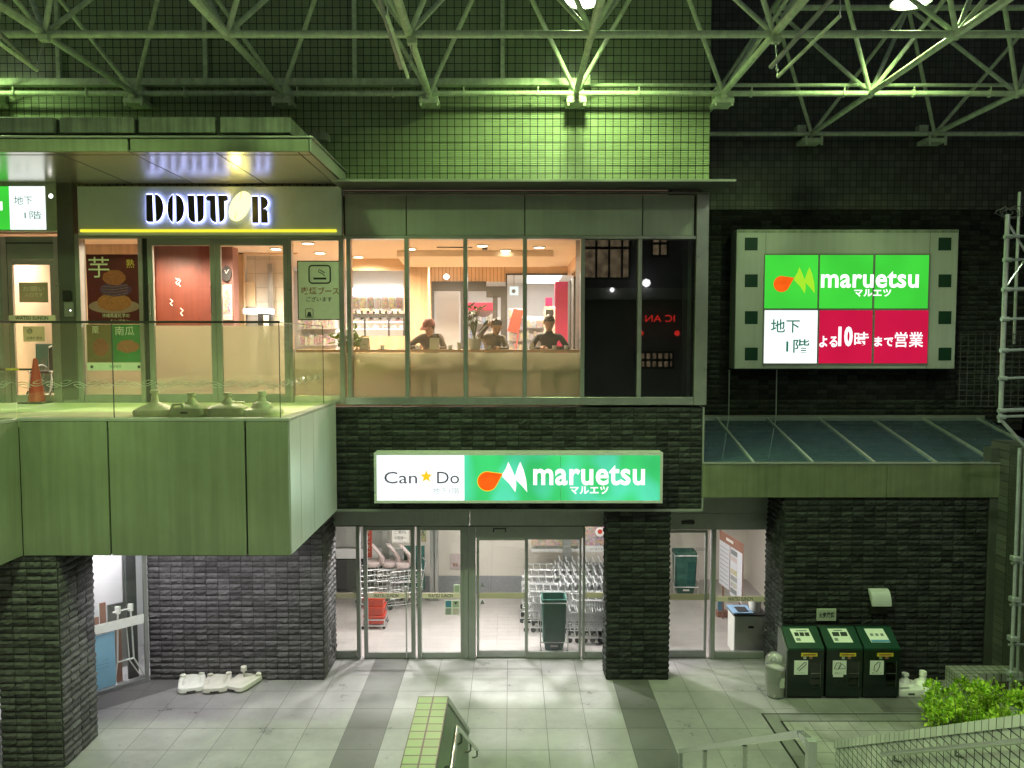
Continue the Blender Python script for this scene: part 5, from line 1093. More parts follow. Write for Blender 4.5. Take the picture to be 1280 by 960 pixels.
# ------------------------------------------------------------------ space frame
ZN, ZU = 9.75, 11.6; XM = 1.03; MD = 2.36; ROWS = [2.95, 5.35, 7.78, 10.2, 12.6, 15.02]
t = thing("space_frame", "large pale green steel tube space frame roof above the plaza", "roof frame", (0, 9, ZN))
xi = range(-4, 5)
def low(i, r): return Vector((XM + MD * i, ROWS[r], ZN))
def upn(i, r): return Vector((XM + MD * (i + .5), (ROWS[r] + ROWS[r + 1]) / 2, ZU))
def strut(nm, a_, b_, r): MB().tube([a_, b_], r, 10).build(nm, "truss", t, True)
def okl(i, r): return not (r == 5 and XM + MD * i < xR - .3)
lowb = MB(); nb = MB()
far = MB()
for r in range(len(ROWS)):
    for i in xi:
        if not okl(i, r): continue
        vis = r >= 3
        if i + 1 in xi and okl(i + 1, r):
            if vis: strut("bottom_chord", low(i, r), low(i + 1, r), .047 if r == 3 else .043)
            else: far.tube([low(i, r), low(i + 1, r)], .055, 8)
        if r + 1 < len(ROWS) and okl(i, r + 1):
            if r >= 3: strut("bottom_chord", low(i, r), low(i, r + 1), .047)
            else: far.tube([low(i, r), low(i, r + 1)], .055, 8)
        nb = MB(); nb.loft([(-.075, .02, .02, 2), (-.055, .045, .045, 2), (0, .068, .068, 2), (.055, .045, .045, 2), (.075, .02, .02, 2)], low(i, r), 12); nb.build("node_joint", "truss", t, True)
for r in range(len(ROWS) - 1):
    for i in list(xi)[:-1]:
        if r == 4 and XM + MD * (i + .5) < xR - .2: 
            continue
        U_ = upn(i, r)
        for (di, dr) in ((0, 0), (1, 0), (0, 1), (1, 1)):
            if not okl(i + di, r + dr): continue
            L_ = low(i + di, r + dr)
            if r + dr >= 3: 
                strut("diagonal", L_, U_, .035)
            else: far.tube([L_, U_], .045, 8)
        far.tube([U_, U_ + Vector((MD, 0, 0))], .05, 8)
        if r + 1 < len(ROWS) - 1 and not (r + 1 == 4 and XM + MD * (i + .5) < xR): far.tube([U_, upn(i, r + 1)], .05, 8)
far_o = far.build("upper_lattice", "truss", t, True)
# conduit parallel to the rear chord, pipe collars, wall brackets
yy = ROWS[4] + .12; MB().tube([(Xp(738, 106, yy), yy, Zp(106.5, yy)), (10, yy, Zp(106.5, yy))], .03, 8).build("service_pipe", "truss", t, True)
for i in range(-4, 2):
    x = XM + MD * i; m = MB()
    m.box(x - .16, x + .16, ROWS[4] - .09, FY + .02, ZN - .17, ZN - .09, .01).box(x - .12, x + .12, ROWS[4] - .02, FY + .02, ZN - .09, ZN + .12, .01).box(x - .035, x + .035, ROWS[4] - .12, ROWS[4] + .1, ZN - .1, ZN + .02)
    for q in (-.13, .13): m.tube([(x + q, ROWS[4] - .06, ZN - .21), (x + q, ROWS[4] - .06, ZN - .06)], .022, 6)
    m.build("wall_bracket", "truss", t)
for i in (2, 3):
    x = XM + MD * i; m = MB(); m.box(x - .2, x + .2, ROWS[5] - .08, RY, ZN - .17, ZN - .09, .01).box(x - .24, x - .06, ROWS[5] + .1, RY, ZN + .02, ZN + .2, .01)
    for q in (-.15, .15): m.tube([(x + q, ROWS[5] - .12, ZN - .24), (x + q, ROWS[5] - .12, ZN - .05)], .025, 6)
    m.build("wall_bracket", "truss", t)
for k in range(12):
    x = -8 + k * 1.45 + .3 * math.sin(k * 5); m = MB(); m.tube([(x, ROWS[4], ZN), (x + .03, ROWS[4], ZN)], .062, 10).tube([(x + .015, ROWS[4] - .04, ZN + .05), (x + .015, ROWS[4] - .04, ZN + .1)], .012, 6); m.build("pipe_clip", "truss", t)
# hanging rods (chains + tubes)
def rod(px0, py0, px1, py1, Y0, Y1, hookpx, hookpy, label):
    a_, b_ = P(px0, py0, Y0), P(px1, py1, Y1); h = P(hookpx, hookpy, Y0)
    t = thing("hanging_fitting", label, "hanging bars", h)
    MB().box(h.x - .06, h.x + .06, h.y - .05, h.y + .05, h.z - .12, h.z - .03, .01).build("clamp", "truss", t)
    m = MB(); n = 7
    top = h + Vector((0, 0, -.12))
    for k in range(n):
        c = top.lerp(a_ + Vector((0, 0, .01)), (k + .5) / n); L_ = (top - a_).length / n * .62
        pts = [c + Vector((.013 * math.cos(q) * (1 if k % 2 else .2), .013 * math.cos(q) * (.2 if k % 2 else 1), L_ * math.sin(q))) for q in [2 * math.pi * j / 10 for j in range(10)]]
        m.tube(pts, .005, 5, closed=True)
    m.build("chain", "steel", t)
    MB().tube([a_, b_], .022, 8).build("bar", "truss", t); MB().tube([a_ + Vector((-.09, 0, .12)), b_ + Vector((-.09, 0, .20))], .03, 8).build("bar", "frame_grey", t)
    m = MB(); m.tube([b_, b_ + Vector((0, 0, .5))], .008, 5); m.build("chain", "steel", t)
rod(972, 96, 1050, 20, 10.1, 9.0, 970, 42, "pair of thin hanging bars on chains below the right truss node")
rod(510, 97, 484, 20, 10.1, 9.0, 515, 44, "pair of thin hanging bars on chains at the middle truss node")
rod(46, 88, 0, 55, 10.1, 9.2, 55, 40, "pair of thin hanging bars on chains at the far left truss node")
# pendant bay lamps
def bay_lamp(loc, label, en, spot=140, colr=(.66, 1, .36)):
    t = thing("bay_lamp", label, "lamp", loc, "round bay lamps hung in the roof frame")
    L_ = Vector(loc)
    MB().loft([(-.0, .28, .28, 2), (.06, .275, .275, 2), (.22, .17, .17, 2), (.3, .09, .09, 2), (.42, .08, .08, 2)], L_, 28, capb=False).build("reflector", "frame_grey", t, True)
    MB().disc(L_ + Vector((0, 0, .012)), .255, "z", 28).build("lens", "lamp_face", t); MB().tube([L_ + Vector((0, 0, .42)), Vector((L_.x, L_.y, ZU))], .02).build("stem", "truss", t)
    light('SPOT', L_ + Vector((0, 0, -.02)), colr, en, (0, 0, 0), .22, spot=spot, blend=.55, name="bay_lamp_beam")
bay_lamp(P(729, 1, 11.35), "round glowing bay lamp hung above the cafe windows", 950, 152)
bay_lamp(P(1139, 3, 11.35), "round glowing bay lamp hung above the billboard", 620, 150)
for (x, y, en) in ((-3.7, 6.6, 2700), (1.05, 6.6, 800), (5.9, 6.6, 1500), (-3.7, 1.8, 1000), (1.05, 1.8, 600), (5.9, 1.8, 700), (-8.4, 6.6, 700), (-8.7, 11.35, 420)):  # far-left lamp by the wall is added to brighten tubes and rail
    bay_lamp((x, y, 10.75), "round bay lamp out of view in the roof frame", en, 150, (.62, 1, .33) if (y > 5 and x < 3) else (.88, 1, .74))
# ------------------------------------------------------------------ lower entrance
yD = DY
t = thing("entrance_doors", "steel framed glass double door with sliding door beside it", "door", (Xp(587, 820, yD), yD, 0))
zl0, zl1 = Zp(656, yD), Zp(636, yD)
def bx(px0, px1, py0, py1, y0, y1, mat, nm, ch=.004, tp=None):
    m_ = (py0 + py1) / 2; MB().box(Xp(px0, m_, yD), Xp(px1, m_, yD), y0, y1, Zp(py1, yD) if py1 < 822 else 0.005, Zp(py0, yD), ch).build(nm, mat, tp or t)
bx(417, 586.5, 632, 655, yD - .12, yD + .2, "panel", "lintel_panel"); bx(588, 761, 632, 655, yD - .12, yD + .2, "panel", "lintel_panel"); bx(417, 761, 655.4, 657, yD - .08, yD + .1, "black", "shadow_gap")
def glass(px0, px1, py0, py1, y, tp, nm="pane"):
    x0, x1 = Xp(px0, 740, y), Xp(px1, 740, y); z0, z1 = Zp(py1, y), Zp(py0, y); return MB().quad((x0, y, z0), (x1, y, z0), (x1, y, z1), (x0, y, z1)).build(nm, "glass", tp)
def strip(px0, px1, py, tp, word=None, y=None):
    y = (y or yD) - .014; r_ = rect(px0, py - 3.3, px1, py + 3.3, y); MB().box(r_[0], r_[1], y - .003, y + .003, r_[2], r_[3]).build("name_strip", "paper_beige", tp)
    if word: text("WATSU SUNON", rect(word[0], py - 2.3, word[1], py + 2.3, y), y - .005, "ink", parent=tp, bold=.012)
for (a_, b_) in ((446, 450.5), (516.5, 519), (579.5, 585.5)): bx(a_, b_, 657, 823, yD - .05, yD + .08, "frame_grey", "frame_post")
bx(417, 445.8, 813, 823, yD - .03, yD + .03, "frame_grey", "bottom_rail"); glass(417, 446, 657, 813, yD, t); strip(419, 445.5, 744.5, t)
lf1 = leaf(t, 451, 516.3, 657.5, st=5, film=False, topw=5, botw=7, zb=.01, Y=yD); lf2 = leaf(t, 519.2, 579.3, 657.5, st=5, film=False, topw=5, botw=7, zb=.01, Y=yD)
strip(455.5, 512, 744.5, lf1, (467, 498)); strip(524.5, 575, 744.5, lf2, (535, 566))
for lf, px in ((lf1, 508.5), (lf2, 527)):
    x = Xp(px, 740, yD); MB().tube([(x, yD - .03, Zp(733, yD)), (x, yD - .09, Zp(733, yD)), (x, yD - .09, Zp(819, yD)), (x, yD - .03, Zp(819, yD))], .014).build("handle", "steel_bright", lf)
    MB().loft([(-.03, .03, .03, 2), (.03, .03, .03, 2)], (x, yD - .06, Zp(734, yD)), 10).build("lock", "steel", lf)
for (a_, b_, c_, d_, m_) in ((557, 564, 751, 759, "blue_strip"), (566, 573.5, 751, 759, "sign_grey"), (557, 564, 760.5, 768, "cart_grey"), (566, 573.5, 760.5, 768, "pink_seat"), (568, 574, 731.5, 740, "sign_grey")):
    r_ = rect(a_, c_, b_, d_, yD - .01); s1 = MB().box(r_[0] - .012, r_[1] + .012, yD - .008, yD - .004, r_[2] - .012, r_[3] + .012).build("sticker", "paper", lf2); s2 = MB().box(r_[0], r_[1], yD - .011, yD - .0085, r_[2], r_[3]).build("sticker", m_, lf2)
r_ = rect(567.5, 752.5, 572, 757.5, yD); MB().ngon([(r_[0], yD - .014, r_[3]), ((r_[0] + r_[1]) / 2, yD - .014, r_[2] + .03), (r_[1], yD - .014, r_[3])][::-1]).build("sticker_mark", "ink", lf2)
# sliding door unit
bx(586, 594.5, 655.5, 823, yD - .06, yD + .1, "frame_grey", "frame_post"); bx(594.8, 728, 657, 671.5, yD - .06, yD + .1, "frame_grey", "sensor_transom"); bx(728.3, 731, 657, 823, yD - .05, yD + .08, "frame_grey", "frame_post")
m = MB(); rr_ = rect(617, 661, 632, 665, yD - .07); m.tube([(rr_[0], yD - .065, rr_[2]), (rr_[0], yD - .065, rr_[3]), (rr_[1], yD - .065, rr_[3]), (rr_[1], yD - .065, rr_[2])], .012, 6); m.build("sensor", "black", t)
lf3 = leaf(t, 595, 659.5, 672, st=3.2, film=False, topw=3, botw=8, zb=.01, Y=yD + .04, mat="steel"); lf4 = leaf(t, 658, 728, 672, st=2.5, film=False, topw=2, botw=8, zb=.01, Y=yD - .005)
r_ = rect(598, 741, 656, 748, yD + .03); MB().box(r_[0], r_[1], yD + .028, yD + .032, r_[2], r_[3]).build("frosted_strip", "film", lf3)
for py in (731, 752.5): q = P(603, py, yD + .03); MB().ngon([(q.x - .04, yD + .024, q.z - .035), (q.x + .04, yD + .024, q.z - .035), (q.x, yD + .024, q.z + .05)]).build("warning_triangle", "ink_grey", lf3)
glass(731, 761, 657, 814, yD, t); bx(731.2, 761, 814, 823, yD - .03, yD + .03, "frame_grey", "bottom_rail"); strip(731.5, 760, 744, t)
# right entrance
t = thing("side_entrance", "steel framed sliding glass door right of the stone pillar", "door", (Xp(898, 820, yD), yD, 0))
bx(831, 963, 600, 640, yD - .1, yD + .2, "frame_grey", "lintel_panel"); bx(831, 963, 640.6, 661, yD - .07, yD + .12, "frame_grey", "sensor_transom"); m = MB(); r_ = rect(852, 651, 868, 655, yD - .08); m.box(r_[0], r_[1], yD - .1, yD - .071, r_[2], r_[3], .005); m.build("sensor", "black", t)
bx(888.5, 893.5, 661, 823, yD - .05, yD + .1, "frame_grey", "frame_post"); bx(958.5, 963, 661, 823, yD - .05, yD + .1, "frame_grey", "frame_post")
lf5 = leaf(t, 828, 888.3, 663, st=3, film=False, topw=2.5, botw=9, zb=.01, Y=yD + .03); glass(893.5, 958.5, 661, 814, yD, t); bx(893.8, 958.2, 814, 825, yD - .04, yD + .04, "frame_grey", "bottom_rail")
r_ = rect(836, 742, 887, 750, yD + .02); MB().box(r_[0], r_[1], yD + .018, yD + .022, r_[2], r_[3]).build("frosted_strip", "film", lf5); text("WATSU SUNON", rect(857, 685, 883, 689, yD), yD + .02, "ink_grey", parent=lf5)
strip(894, 958, 748.5, t, (910, 941))
# vestibule shell + things inside
VB = 17.35; zv = 3.35
t = thing("vestibule", "bright entrance hall with cream walls above a grey wainscot", "room", (0, 15.5, 0))
MB().box(-4.0, 2.55, VB, VB + .1, .41, zv).build("back_wall", "vest_wall", t); MB().box(-4.0, 2.55, VB - .01, VB + .1, .005, .408).build("wainscot", "wainscot", t)
MB().box(-4.1, -4.0, DY + .1, VB + .1, 0, zv).build("side_wall", "vest_wall", t); MB().box(2.55, 6.6, VB + 1, VB + 1.1, 0, zv).build("back_wall", "vest_wall", t)
MB().box(Xp(986, 750, 15.5), Xp(986, 750, 15.5) + .1, DY + .06, VB + 1, 0, zv).build("side_wall", "vest_wall", t); MB().box(-4.1, 6.6, DY + .33, VB + 1.2, zv, zv + .1).build("ceiling", "mall_wall", t)
for px in (541, 545.5): x = Xp(px, 700, 16.9); MB().box(x - .05, x + .05, 16.8, 16.9, 0, zv).build("column_trim", "steel", t)
MB().box(Xp(478, 690, 16.9), Xp(486, 690, 16.9), 16.85, 16.95, 0, zv).build("column_trim", "frame_grey", t); MB().box(Xp(420, 690, 17), Xp(478, 690, 17), 17.0, 17.1, Zp(735, 17), Zp(700, 17)).build("dark_panel", "dark", t); MB().box(Xp(420, 690, 17), Xp(520, 690, 17), 16.99, 17.08, Zp(698, 17), Zp(686, 17)).build("pale_band", "mall_wall", t); MB().box(Xp(420, 690, 17), Xp(478, 690, 17), 17.0, 17.1, Zp(684, 17), zv).build("dark_panel", "frame_grey", t)
for (x, y, sx, en) in ((-2.6, 15.2, 1.2, 120), (-.4, 15.4, 1.2, 160), (1.5, 15.4, 1.2, 150), (4.1, 15.2, 1.2, 170)):
    lt = light('AREA', (x, y, zv - .03), (1, .93, .87), en * .95, (R(-25), 0, 0), sx, .3, name="vestibule_light")
    MB().box(x - sx / 2 - .03, x + sx / 2 + .03, y - .18, y + .18, zv - .02, zv - .002).build("ceiling_lamp", "white_paint", t)
for (x, en, sx) in ((-2.3, 150, .12), (-.1, 170, .14), (1.5, 120, .12), (4.0, 180, .12)): light('AREA', (x, 14.7, 3.28), (1, .95, .94), en, (R(-62), 0, 0), sx, .14, name="vestibule_light")  # added lights without fixtures, tilted outward to brighten the paving
def flat(nm, label, cat, px0, py0, px1, py1, Y, mat, parts=(), grp=None, d=.01):
    r_ = rect(px0, py0, px1, py1, Y); t = thing(nm, label, cat, ((r_[0] + r_[1]) / 2, Y, r_[2]), grp); MB().box(r_[0], r_[1], Y - d, Y, r_[2], r_[3]).build("sheet", mat, t)
    for (b, q, m_) in parts: text(b, rect(*q, Y), Y - d - .003, m_, parent=t)
    return t
flat("hanging_banner", "red vertical banner with white lettering behind the left entrance door", "banner", 455, 658, 465, 697, 14.6, "red_plastic", [("ネ\nッ\nト\nス\nー", (457.5, 662, 462.5, 690), "paper")])
flat("wall_notice", "white notice sheet high behind the left entrance door", "notice", 490, 661, 511, 678, 16.7, "paper", [("ご案内", (493, 663, 507, 667), "ink_grey"), ("お客様へ", (493, 670, 508, 674), "ink_grey")])
flat("price_flag", "small yellow flag sign at the top of the right door leaf", "flag sign", 523, 661, 533, 677, 14.6, "goods_y", [("5%", (525, 663, 531, 670), "ink")])
flat("pink_poster", "pinkish square poster on the cream vestibule wall", "poster", 563, 692, 576, 711, VB - .01, "pink_seat", [("募集", (566, 704, 573, 708), "ink_brown")])
flat("green_door", "dark green hanging panel in the doorway behind the right leaf", "panel", 505, 682, 531, 736, 16.75, "basket_green")
flat("food_poster", "strip of food photos above the shopping carts", "poster", 664, 663, 727, 682, 16.9, "goods_a", [("WATSU SUNON", (670, 683.5, 696, 686.5), "ink_grey")])
flat("fruit_poster", "red food poster with a round dessert at right above the carts", "poster", 730, 657, 762, 682, 16.0, "goods_b", [("WATSU", (737, 685, 757, 688), "ink_grey")])
r_ = rect(664, 682, 764, 690, 16.95); t = thing("poster_rail", "white strip board below the food posters", "board", ((r_[0] + r_[1]) / 2, 16.95, r_[2])); MB().box(r_[0], r_[1], 16.95, 16.99, r_[2], r_[3]).build("board", "white_paint", t)
c = P(750, 665, 15.98); t = thing("dessert_print", "white round dessert picture stuck on the red food poster", "print", c); MB().loft([(0, .09, .09, 2), (.004, .09, .09, 2)], n=20); m = MB(); m.disc(c, .1, "y", 20); m.build("plate_print", "paper", t); m = MB(); m.disc(c + Vector((0, -.003, .01)), .05, "y", 16); m.build("dessert", "red_plastic", t)
x = Xp(709, 680, 16.8); t = thing("steel_column", "slim steel column between the rows of carts", "column", (x, 16.8, 0)); MB().box(x - .09, x + .09, 16.75, 16.88, 0, zv).build("shaft", "steel", t)
# shopping carts
def cart(seat=False):
    rt = thing("shopping_cart", "", "shopping cart", (0, 0, 0))
    r = .0095
    f = MB()
    for s in (-.22, .22):
        f.tube([(-.30, s, .10), (.38, s * .85, .10)], r, 6).tube([(-.30, s, .10), (-.36, s, .55), (-.44, s, 1.0)], r * 1.1, 6).tube([(-.36, s, .55), (.34, s * .85, .60)], r, 6).tube([(.34, s * .85, .60), (.22, s * .85, .10)], r * .8, 6)
        f.tube([(-.40, s, .80), (.28, s * .85, .84)], r, 6)
    f.tube([(.38, -.187, .10), (.38, .187, .10)], r, 6).tube([(-.30, -.22, .10), (-.30, .22, .10)], r, 6).tube([(.34, -.187, .60), (.34, .187, .60)], r, 6).tube([(.28, -.187, .84), (.28, .187, .84)], r, 6)
    f.build("frame", "cart_wire", rt)
    b = MB()
    for (z0, z1, xa, xb, w0, w1) in ((.60, .83, -.36, .33, .20, .22), (.24, .44, -.30, .33, .19, .2)):
        for k in range(8): xx = xa + (xb - xa) * k / 7; b.tube([(xx, -w1, z1), (xx, -w0, z0), (xx, w0, z0), (xx, w1, z1)], .006, 4)
        for k in range(3): zz = z0 + (z1 - z0) * k / 2; ww = w0 + (w1 - w0) * k / 2; b.tube([(xa, -ww, zz), (xb, -ww, zz)], .007, 4).tube([(xa, ww, zz), (xb, ww, zz)], .007, 4)
    b.build("basket_rack", "cart_wire", rt)
    MB().tube([(-.44, -.23, 1.0), (-.44, .23, 1.0)], .016, 8).build("handle", "cart_grey", rt)
    MB().box(-.36, -.33, -.18, .18, .64, .93).build("flap", "cart_grey", rt)
    for (x, s) in ((-.28, -.22), (-.28, .22), (.34, -.18), (.34, .18)):
        w_ = MB(); w_.loft([(-.014, .05, .05, 2), (.014, .05, .05, 2)], n=12); w2 = MB(); w2.add([Vector((x + v.x, s + v.z, .052 + v.y)) for v in w_.v], w_.f); w2.build("wheel", "rubber", rt)
    if seat:
        sm_ = MB(); sm_.loft([(0, .14, .16, 3), (.05, .16, .18, 3), (.1, .15, .17, 3)], (.02, 0, .86), 20); sm_.loft([(0, .05, .16, 3), (.15, .06, .19, 3), (.3, .05, .19, 3, .10, 0), (.42, .05, .15, 3, .2, 0), (.45, .02, .06, 3, .22, 0)], (-.16, 0, .9), 20); sm_.build("baby_seat", "pink_seat", rt, True)
    return rt
gd = "shopping carts nested in rows behind the entrance glass"
proto = cart(); first = True
rowdefs = ((14.62, 1.45, 2.3), (15.15, .62, 2.3), (15.65, .55, 2.3), (16.13, .55, 2.3), (16.6, .60, 2.3))
names = ["chrome cart in the nearest row by the glass beside the stone pillar", "chrome cart in the second nested row from the glass", "chrome cart in the third nested row from the glass", "chrome cart in the fourth nested row from the glass", "chrome cart in the rearmost nested row under the posters"]
for k, (y, xa_, xb_) in enumerate(rowdefs):
    x = xa_; j = 0
    while x < xb_:
        lab = names[k]
        if first: proto.location = (x, y, .006); proto.rotation_euler = (0, 0, R(180)); proto['label'] = lab; proto['group'] = gd; first = False; c = proto
        else: c = copy_tree(proto, loc=(x, y, .006), rz=R(180), label=lab)
        x += .145; j += 1
pb = cart(True); gd2 = "carts with pinkish baby seats"
for k, (px, py) in enumerate(((470, 752), (489, 755), (505, 757))):
    lab = ("leftmost cart with a pinkish grey baby seat", "middle cart with a pinkish grey baby seat", "rightmost cart with a pinkish grey baby seat")[k] + " behind the left door"
    q = pb if k == 0 else copy_tree(pb); g_ = G(px, py, .006); q.location = (g_.x, min(g_.y, 16.6), .006); q.rotation_euler = (0, 0, R(200)); q['label'] = lab; q['group'] = gd2
# red basket stack on dolly
def basket_stack(c, w, d, h, mat, label, rail=True):
    t = thing("basket_stack", label, "basket stack", c)
    n = max(3, int(h / .16)); 
    for k in range(n):
        z = .09 + (h - .09) * k / n; m = MB(); hh = (h - .09) / n
        m.loft([(z, w * .44, d * .44, 8), (z + hh * .8, w * .5, d * .5, 8), (z + hh * .82, w * .515, d * .515, 8), (z + hh - .003, w * .515, d * .515, 8)], c, 28, capt=(k < n - 1)); m.build("basket", mat, t)
    m = MB()
    for s in (-1, 1):
        for q in (-1, 1): m.tube([c + Vector((s * w * .54, q * d * .5, .06)), c + Vector((s * w * .54, q * d * .5, h * .32))], .011, 6)
    m.tube([c + Vector((a_ * w * .54, b_ * d * .52, h * .31)) for a_, b_ in ((-1, -1), (1, -1), (1, 1), (-1, 1))], .011, 6, closed=True); m.tube([c + Vector((a_ * w * .54, b_ * d * .52, .07)) for a_, b_ in ((-1, -1), (1, -1), (1, 1), (-1, 1))], .011, 6, closed=True); m.build("dolly_frame", "cart_wire", t)
    for s in (-1, 1):
        for q in (-1, 1):
            w_ = MB().loft([(-.012, .03, .03, 2), (.012, .03, .03, 2)], n=10); w2 = MB(); w2.add([c + Vector((s * w * .5 + v.x, q * d * .48 + v.z, .032 + v.y)) for v in w_.v], w_.f); w2.build("caster", "rubber", t)
    return t
def bin_tall(c, w, d, h, label):
    t = thing("basket_bin", label, "basket bin", c)
    MB().loft([(.05, w * .36, d * .36, 9), (.2, w * .42, d * .42, 9), (.205, w * .45, d * .45, 9), (h - .05, w * .5, d * .5, 9), (h, w * .5, d * .5, 9), (h, w * .46, d * .46, 9), (h - .12, w * .45, d * .45, 9)], c, 32).build("body", "basket_green", t)
    m = MB()
    for s in (-1, 1): m.tube([c + Vector((s * w * .53, -d * .4, .04)), c + Vector((s * w * .56, -d * .45, h * .2)), c + Vector((s * w * .53, -d * .45, h * .94))], .01, 6)
    m.tube([c + Vector((a_ * w * .53, b_ * d * .53, h * .94)) for a_, b_ in ((-1, -1), (1, -1), (1, 1), (-1, 1))], .01, 6, closed=True); m.tube([c + Vector((a_ * w * .52, b_ * d * .53, .225)) for a_, b_ in ((-1, -1), (1, -1), (1, 1), (-1, 1))], .01, 6, closed=True); m.build("wire_frame", "cart_wire", t)
    MB().box(c.x - .07, c.x + .07, c.y - d * .48, c.y - d * .455, c.z + .13, c.z + .165).build("label_plate", "paper", t)
    for s in (-1, 1): w_ = MB().loft([(-.012, .03, .03, 2), (.012, .03, .03, 2)], n=10); w2 = MB(); w2.add([c + Vector((s * w * .53 + v.x, -d * .4 + v.z, .032 + v.y)) for v in w_.v], w_.f); w2.build("caster", "rubber", t)
c = G(692, 812, .006); bin_tall(c, .46, .42, 1.02, "tall dark green basket bin on wheels in front of the carts")
c = G(855, 742, .006); bin_tall(c, .5, .45, 1.0, "dark green basket bin at the back behind the right entrance")
c = G(469, 782, .006); basket_stack(c, .42, .4, .62, "red_plastic", "red shopping baskets stacked on a wheeled frame behind the left door")
# notice board + cabinet in the right entrance
yA, yB_ = 14.6, 16.6
p0, p1 = P(899, 700, 15.9), P(929, 720, 14.75); t = thing("notice_board", "brown framed notice board with floor guide sheets in the right entrance", "notice board", ((p0.x + p1.x) / 2, 15.3, .9))
d = Vector((p1.x - p0.x, p1.y - p0.y, 0)); nrm = Vector((d.y, -d.x, 0)).normalized(); zt1, zb1_ = 1.66, .70
def brd(f0, f1, g0, g1, off, mat, nm):
    a_, b_ = Vector((p0.x, p0.y, 0)) + d * f0 + nrm * off, Vector((p0.x, p0.y, 0)) + d * f1 + nrm * off
    MB().quad((a_.x, a_.y, g0), (b_.x, b_.y, g0), (b_.x, b_.y, g1), (a_.x, a_.y, g1)).build(nm, mat, t)
brd(0, 1, zb1_, zt1 + .18, 0, "brown_trim", "frame"); brd(.02, .46, zb1_ + .02, zt1 - .02, .008, "brochure", "sheet"); brd(.49, .97, zb1_ - .05, zt1 - .02, .008, "brochure", "sheet")
for k in range(7): brd(.52, .78, .72 + k * .13, .82 + k * .13, .012, ("ink_grey", "goods_c", "cart_grey", "goods_y", "brochure", "pink_seat", "ink_grey")[k], "print")
for k in range(9): brd(.06, .42, 1.0 - .2 + k * .09, 1.015 - .2 + k * .09, .012, "cart_grey", "print")
brd(.3, .6, zt1 + .05, zt1 + .11, .006, "paper", "heading")
for f in (.15, .85): q = Vector((p0.x, p0.y, 0)) + d * f - nrm * .02; MB().tube([(q.x, q.y, 0), (q.x, q.y, zt1)], .02).build("leg", "brown_trim", t)
r_ = rect(918, 770, 956, 820, 14.5); c = G(936, 818, .006); t = thing("sanitizer_cabinet", "pale cabinet with a blue top tray in the right entrance", "cabinet", c)
x0, x1 = c.x - .28, c.x + .32; MB().box(x0, x1, c.y, c.y + .42, .006, .72, .012).build("body", "cabinet", t); MB().box(x0 - .01, x1 + .01, c.y - .01, c.y + .43, .722, .76).build("rim", "dark", t); MB().box(x0 - .02, x0 + .35, c.y - .005, c.y + .42, .762, .79).build("tray", "cabinet_blue", t); MB().box(x0 + .08, x0 + .28, c.y + .05, c.y + .3, .791, .8).build("tray_opening", "dark", t)
MB().box(c.x - .02, c.x + .08, c.y - .008, c.y - .001, .5, .54).build("slot", "black", t); m = MB(); m.loft([(0, .1, .1, 2), (.16, .12, .1, 2), (.25, .06, .06, 2)], (x1 - .16, c.y + .2, .762), 14); m.build("paper_bag", "white_plastic", t, True)
c = G(904, 772, .006); t = thing("floor_stand", "small brown box with a dark blue card under the notice board", "box", c); MB().box(c.x - .12, c.x + .1, c.y, c.y + .15, .006, .14, .008).build("box", "brown_trim", t); MB().box(c.x - .11, c.x + .02, c.y + .02, c.y + .04, .141, .36).build("card", "blue_strip", t)
# ------------------------------------------------------------------ lower-left side window with leaning things
A, B = G(186, 851), G(-30, 915); d = (B - A); dl = d.length; d.normalize(); nrm = Vector((-d.y, d.x, 0)); nrm = nrm if nrm.y > 0 else -nrm
t = thing("side_window", "tall shop window running diagonally behind the near stone pillar", "window", A)
def wq(s0, s1, z0, z1, off, th, mat, nm, tp=None, ch=0):
    a_, b_ = A + d * s0 + nrm * off, A + d * s1 + nrm * off; n2 = nrm * th
    MB().add([(a_.x, a_.y, z0), (b_.x, b_.y, z0), (b_.x + n2.x, b_.y + n2.y, z0), (a_.x + n2.x, a_.y + n2.y, z0), (a_.x, a_.y, z1), (b_.x, b_.y, z1), (b_.x + n2.x, b_.y + n2.y, z1), (a_.x + n2.x, a_.y + n2.y, z1)],
             [(0, 3, 2, 1), (4, 5, 6, 7), (0, 1, 5, 4), (1, 2, 6, 5), (2, 3, 7, 6), (3, 0, 4, 7)]).build(nm, mat, tp or t)
wq(0, dl, .01, .07, -.03, .06, "steel", "bottom_rail"); wq(0, .05, .071, 3.2, -.03, .06, "steel", "post"); wq(.051, dl, 1.02, 1.18, -.006, .004, "label_paper", "name_strip"); MB().quad((A + d * .05).to_tuple()[:2] + (.071,), (B.x, B.y, .071), (B.x, B.y, 3.1), (A + d * .05).to_tuple()[:2] + (3.1,)).build("pane", "glass", t); wq(1.6, 1.65, .071, 3.2, -.03, .06, "steel", "post")
t2 = thing("store_room", "pale back room behind the diagonal shop window", "room", A + nrm * 1.5)
wq(-1.0, dl, .0, 3.2, 1.7, .05, "mall_wall", "back_wall", t2); wq(-.1, .35, .0, 3.2, .9, .05, "frame_grey", "dark_panel", t2); wq(.06, .22, 0, 3.1, .3, .05, "dark", "dark_panel", t2)
MB().box(min(A.x, B.x) - 1, A.x - .02, 11.2, 15.5, zbt - .03 + .0, zbt - .02).build("ceiling", "mall_wall", t2)
light('AREA', A + d * .9 + nrm * 1.0 + Vector((0, 0, 2.7)), (1, .97, 1), 95, (0, 0, 0), 1.0, .4, name="store_light")
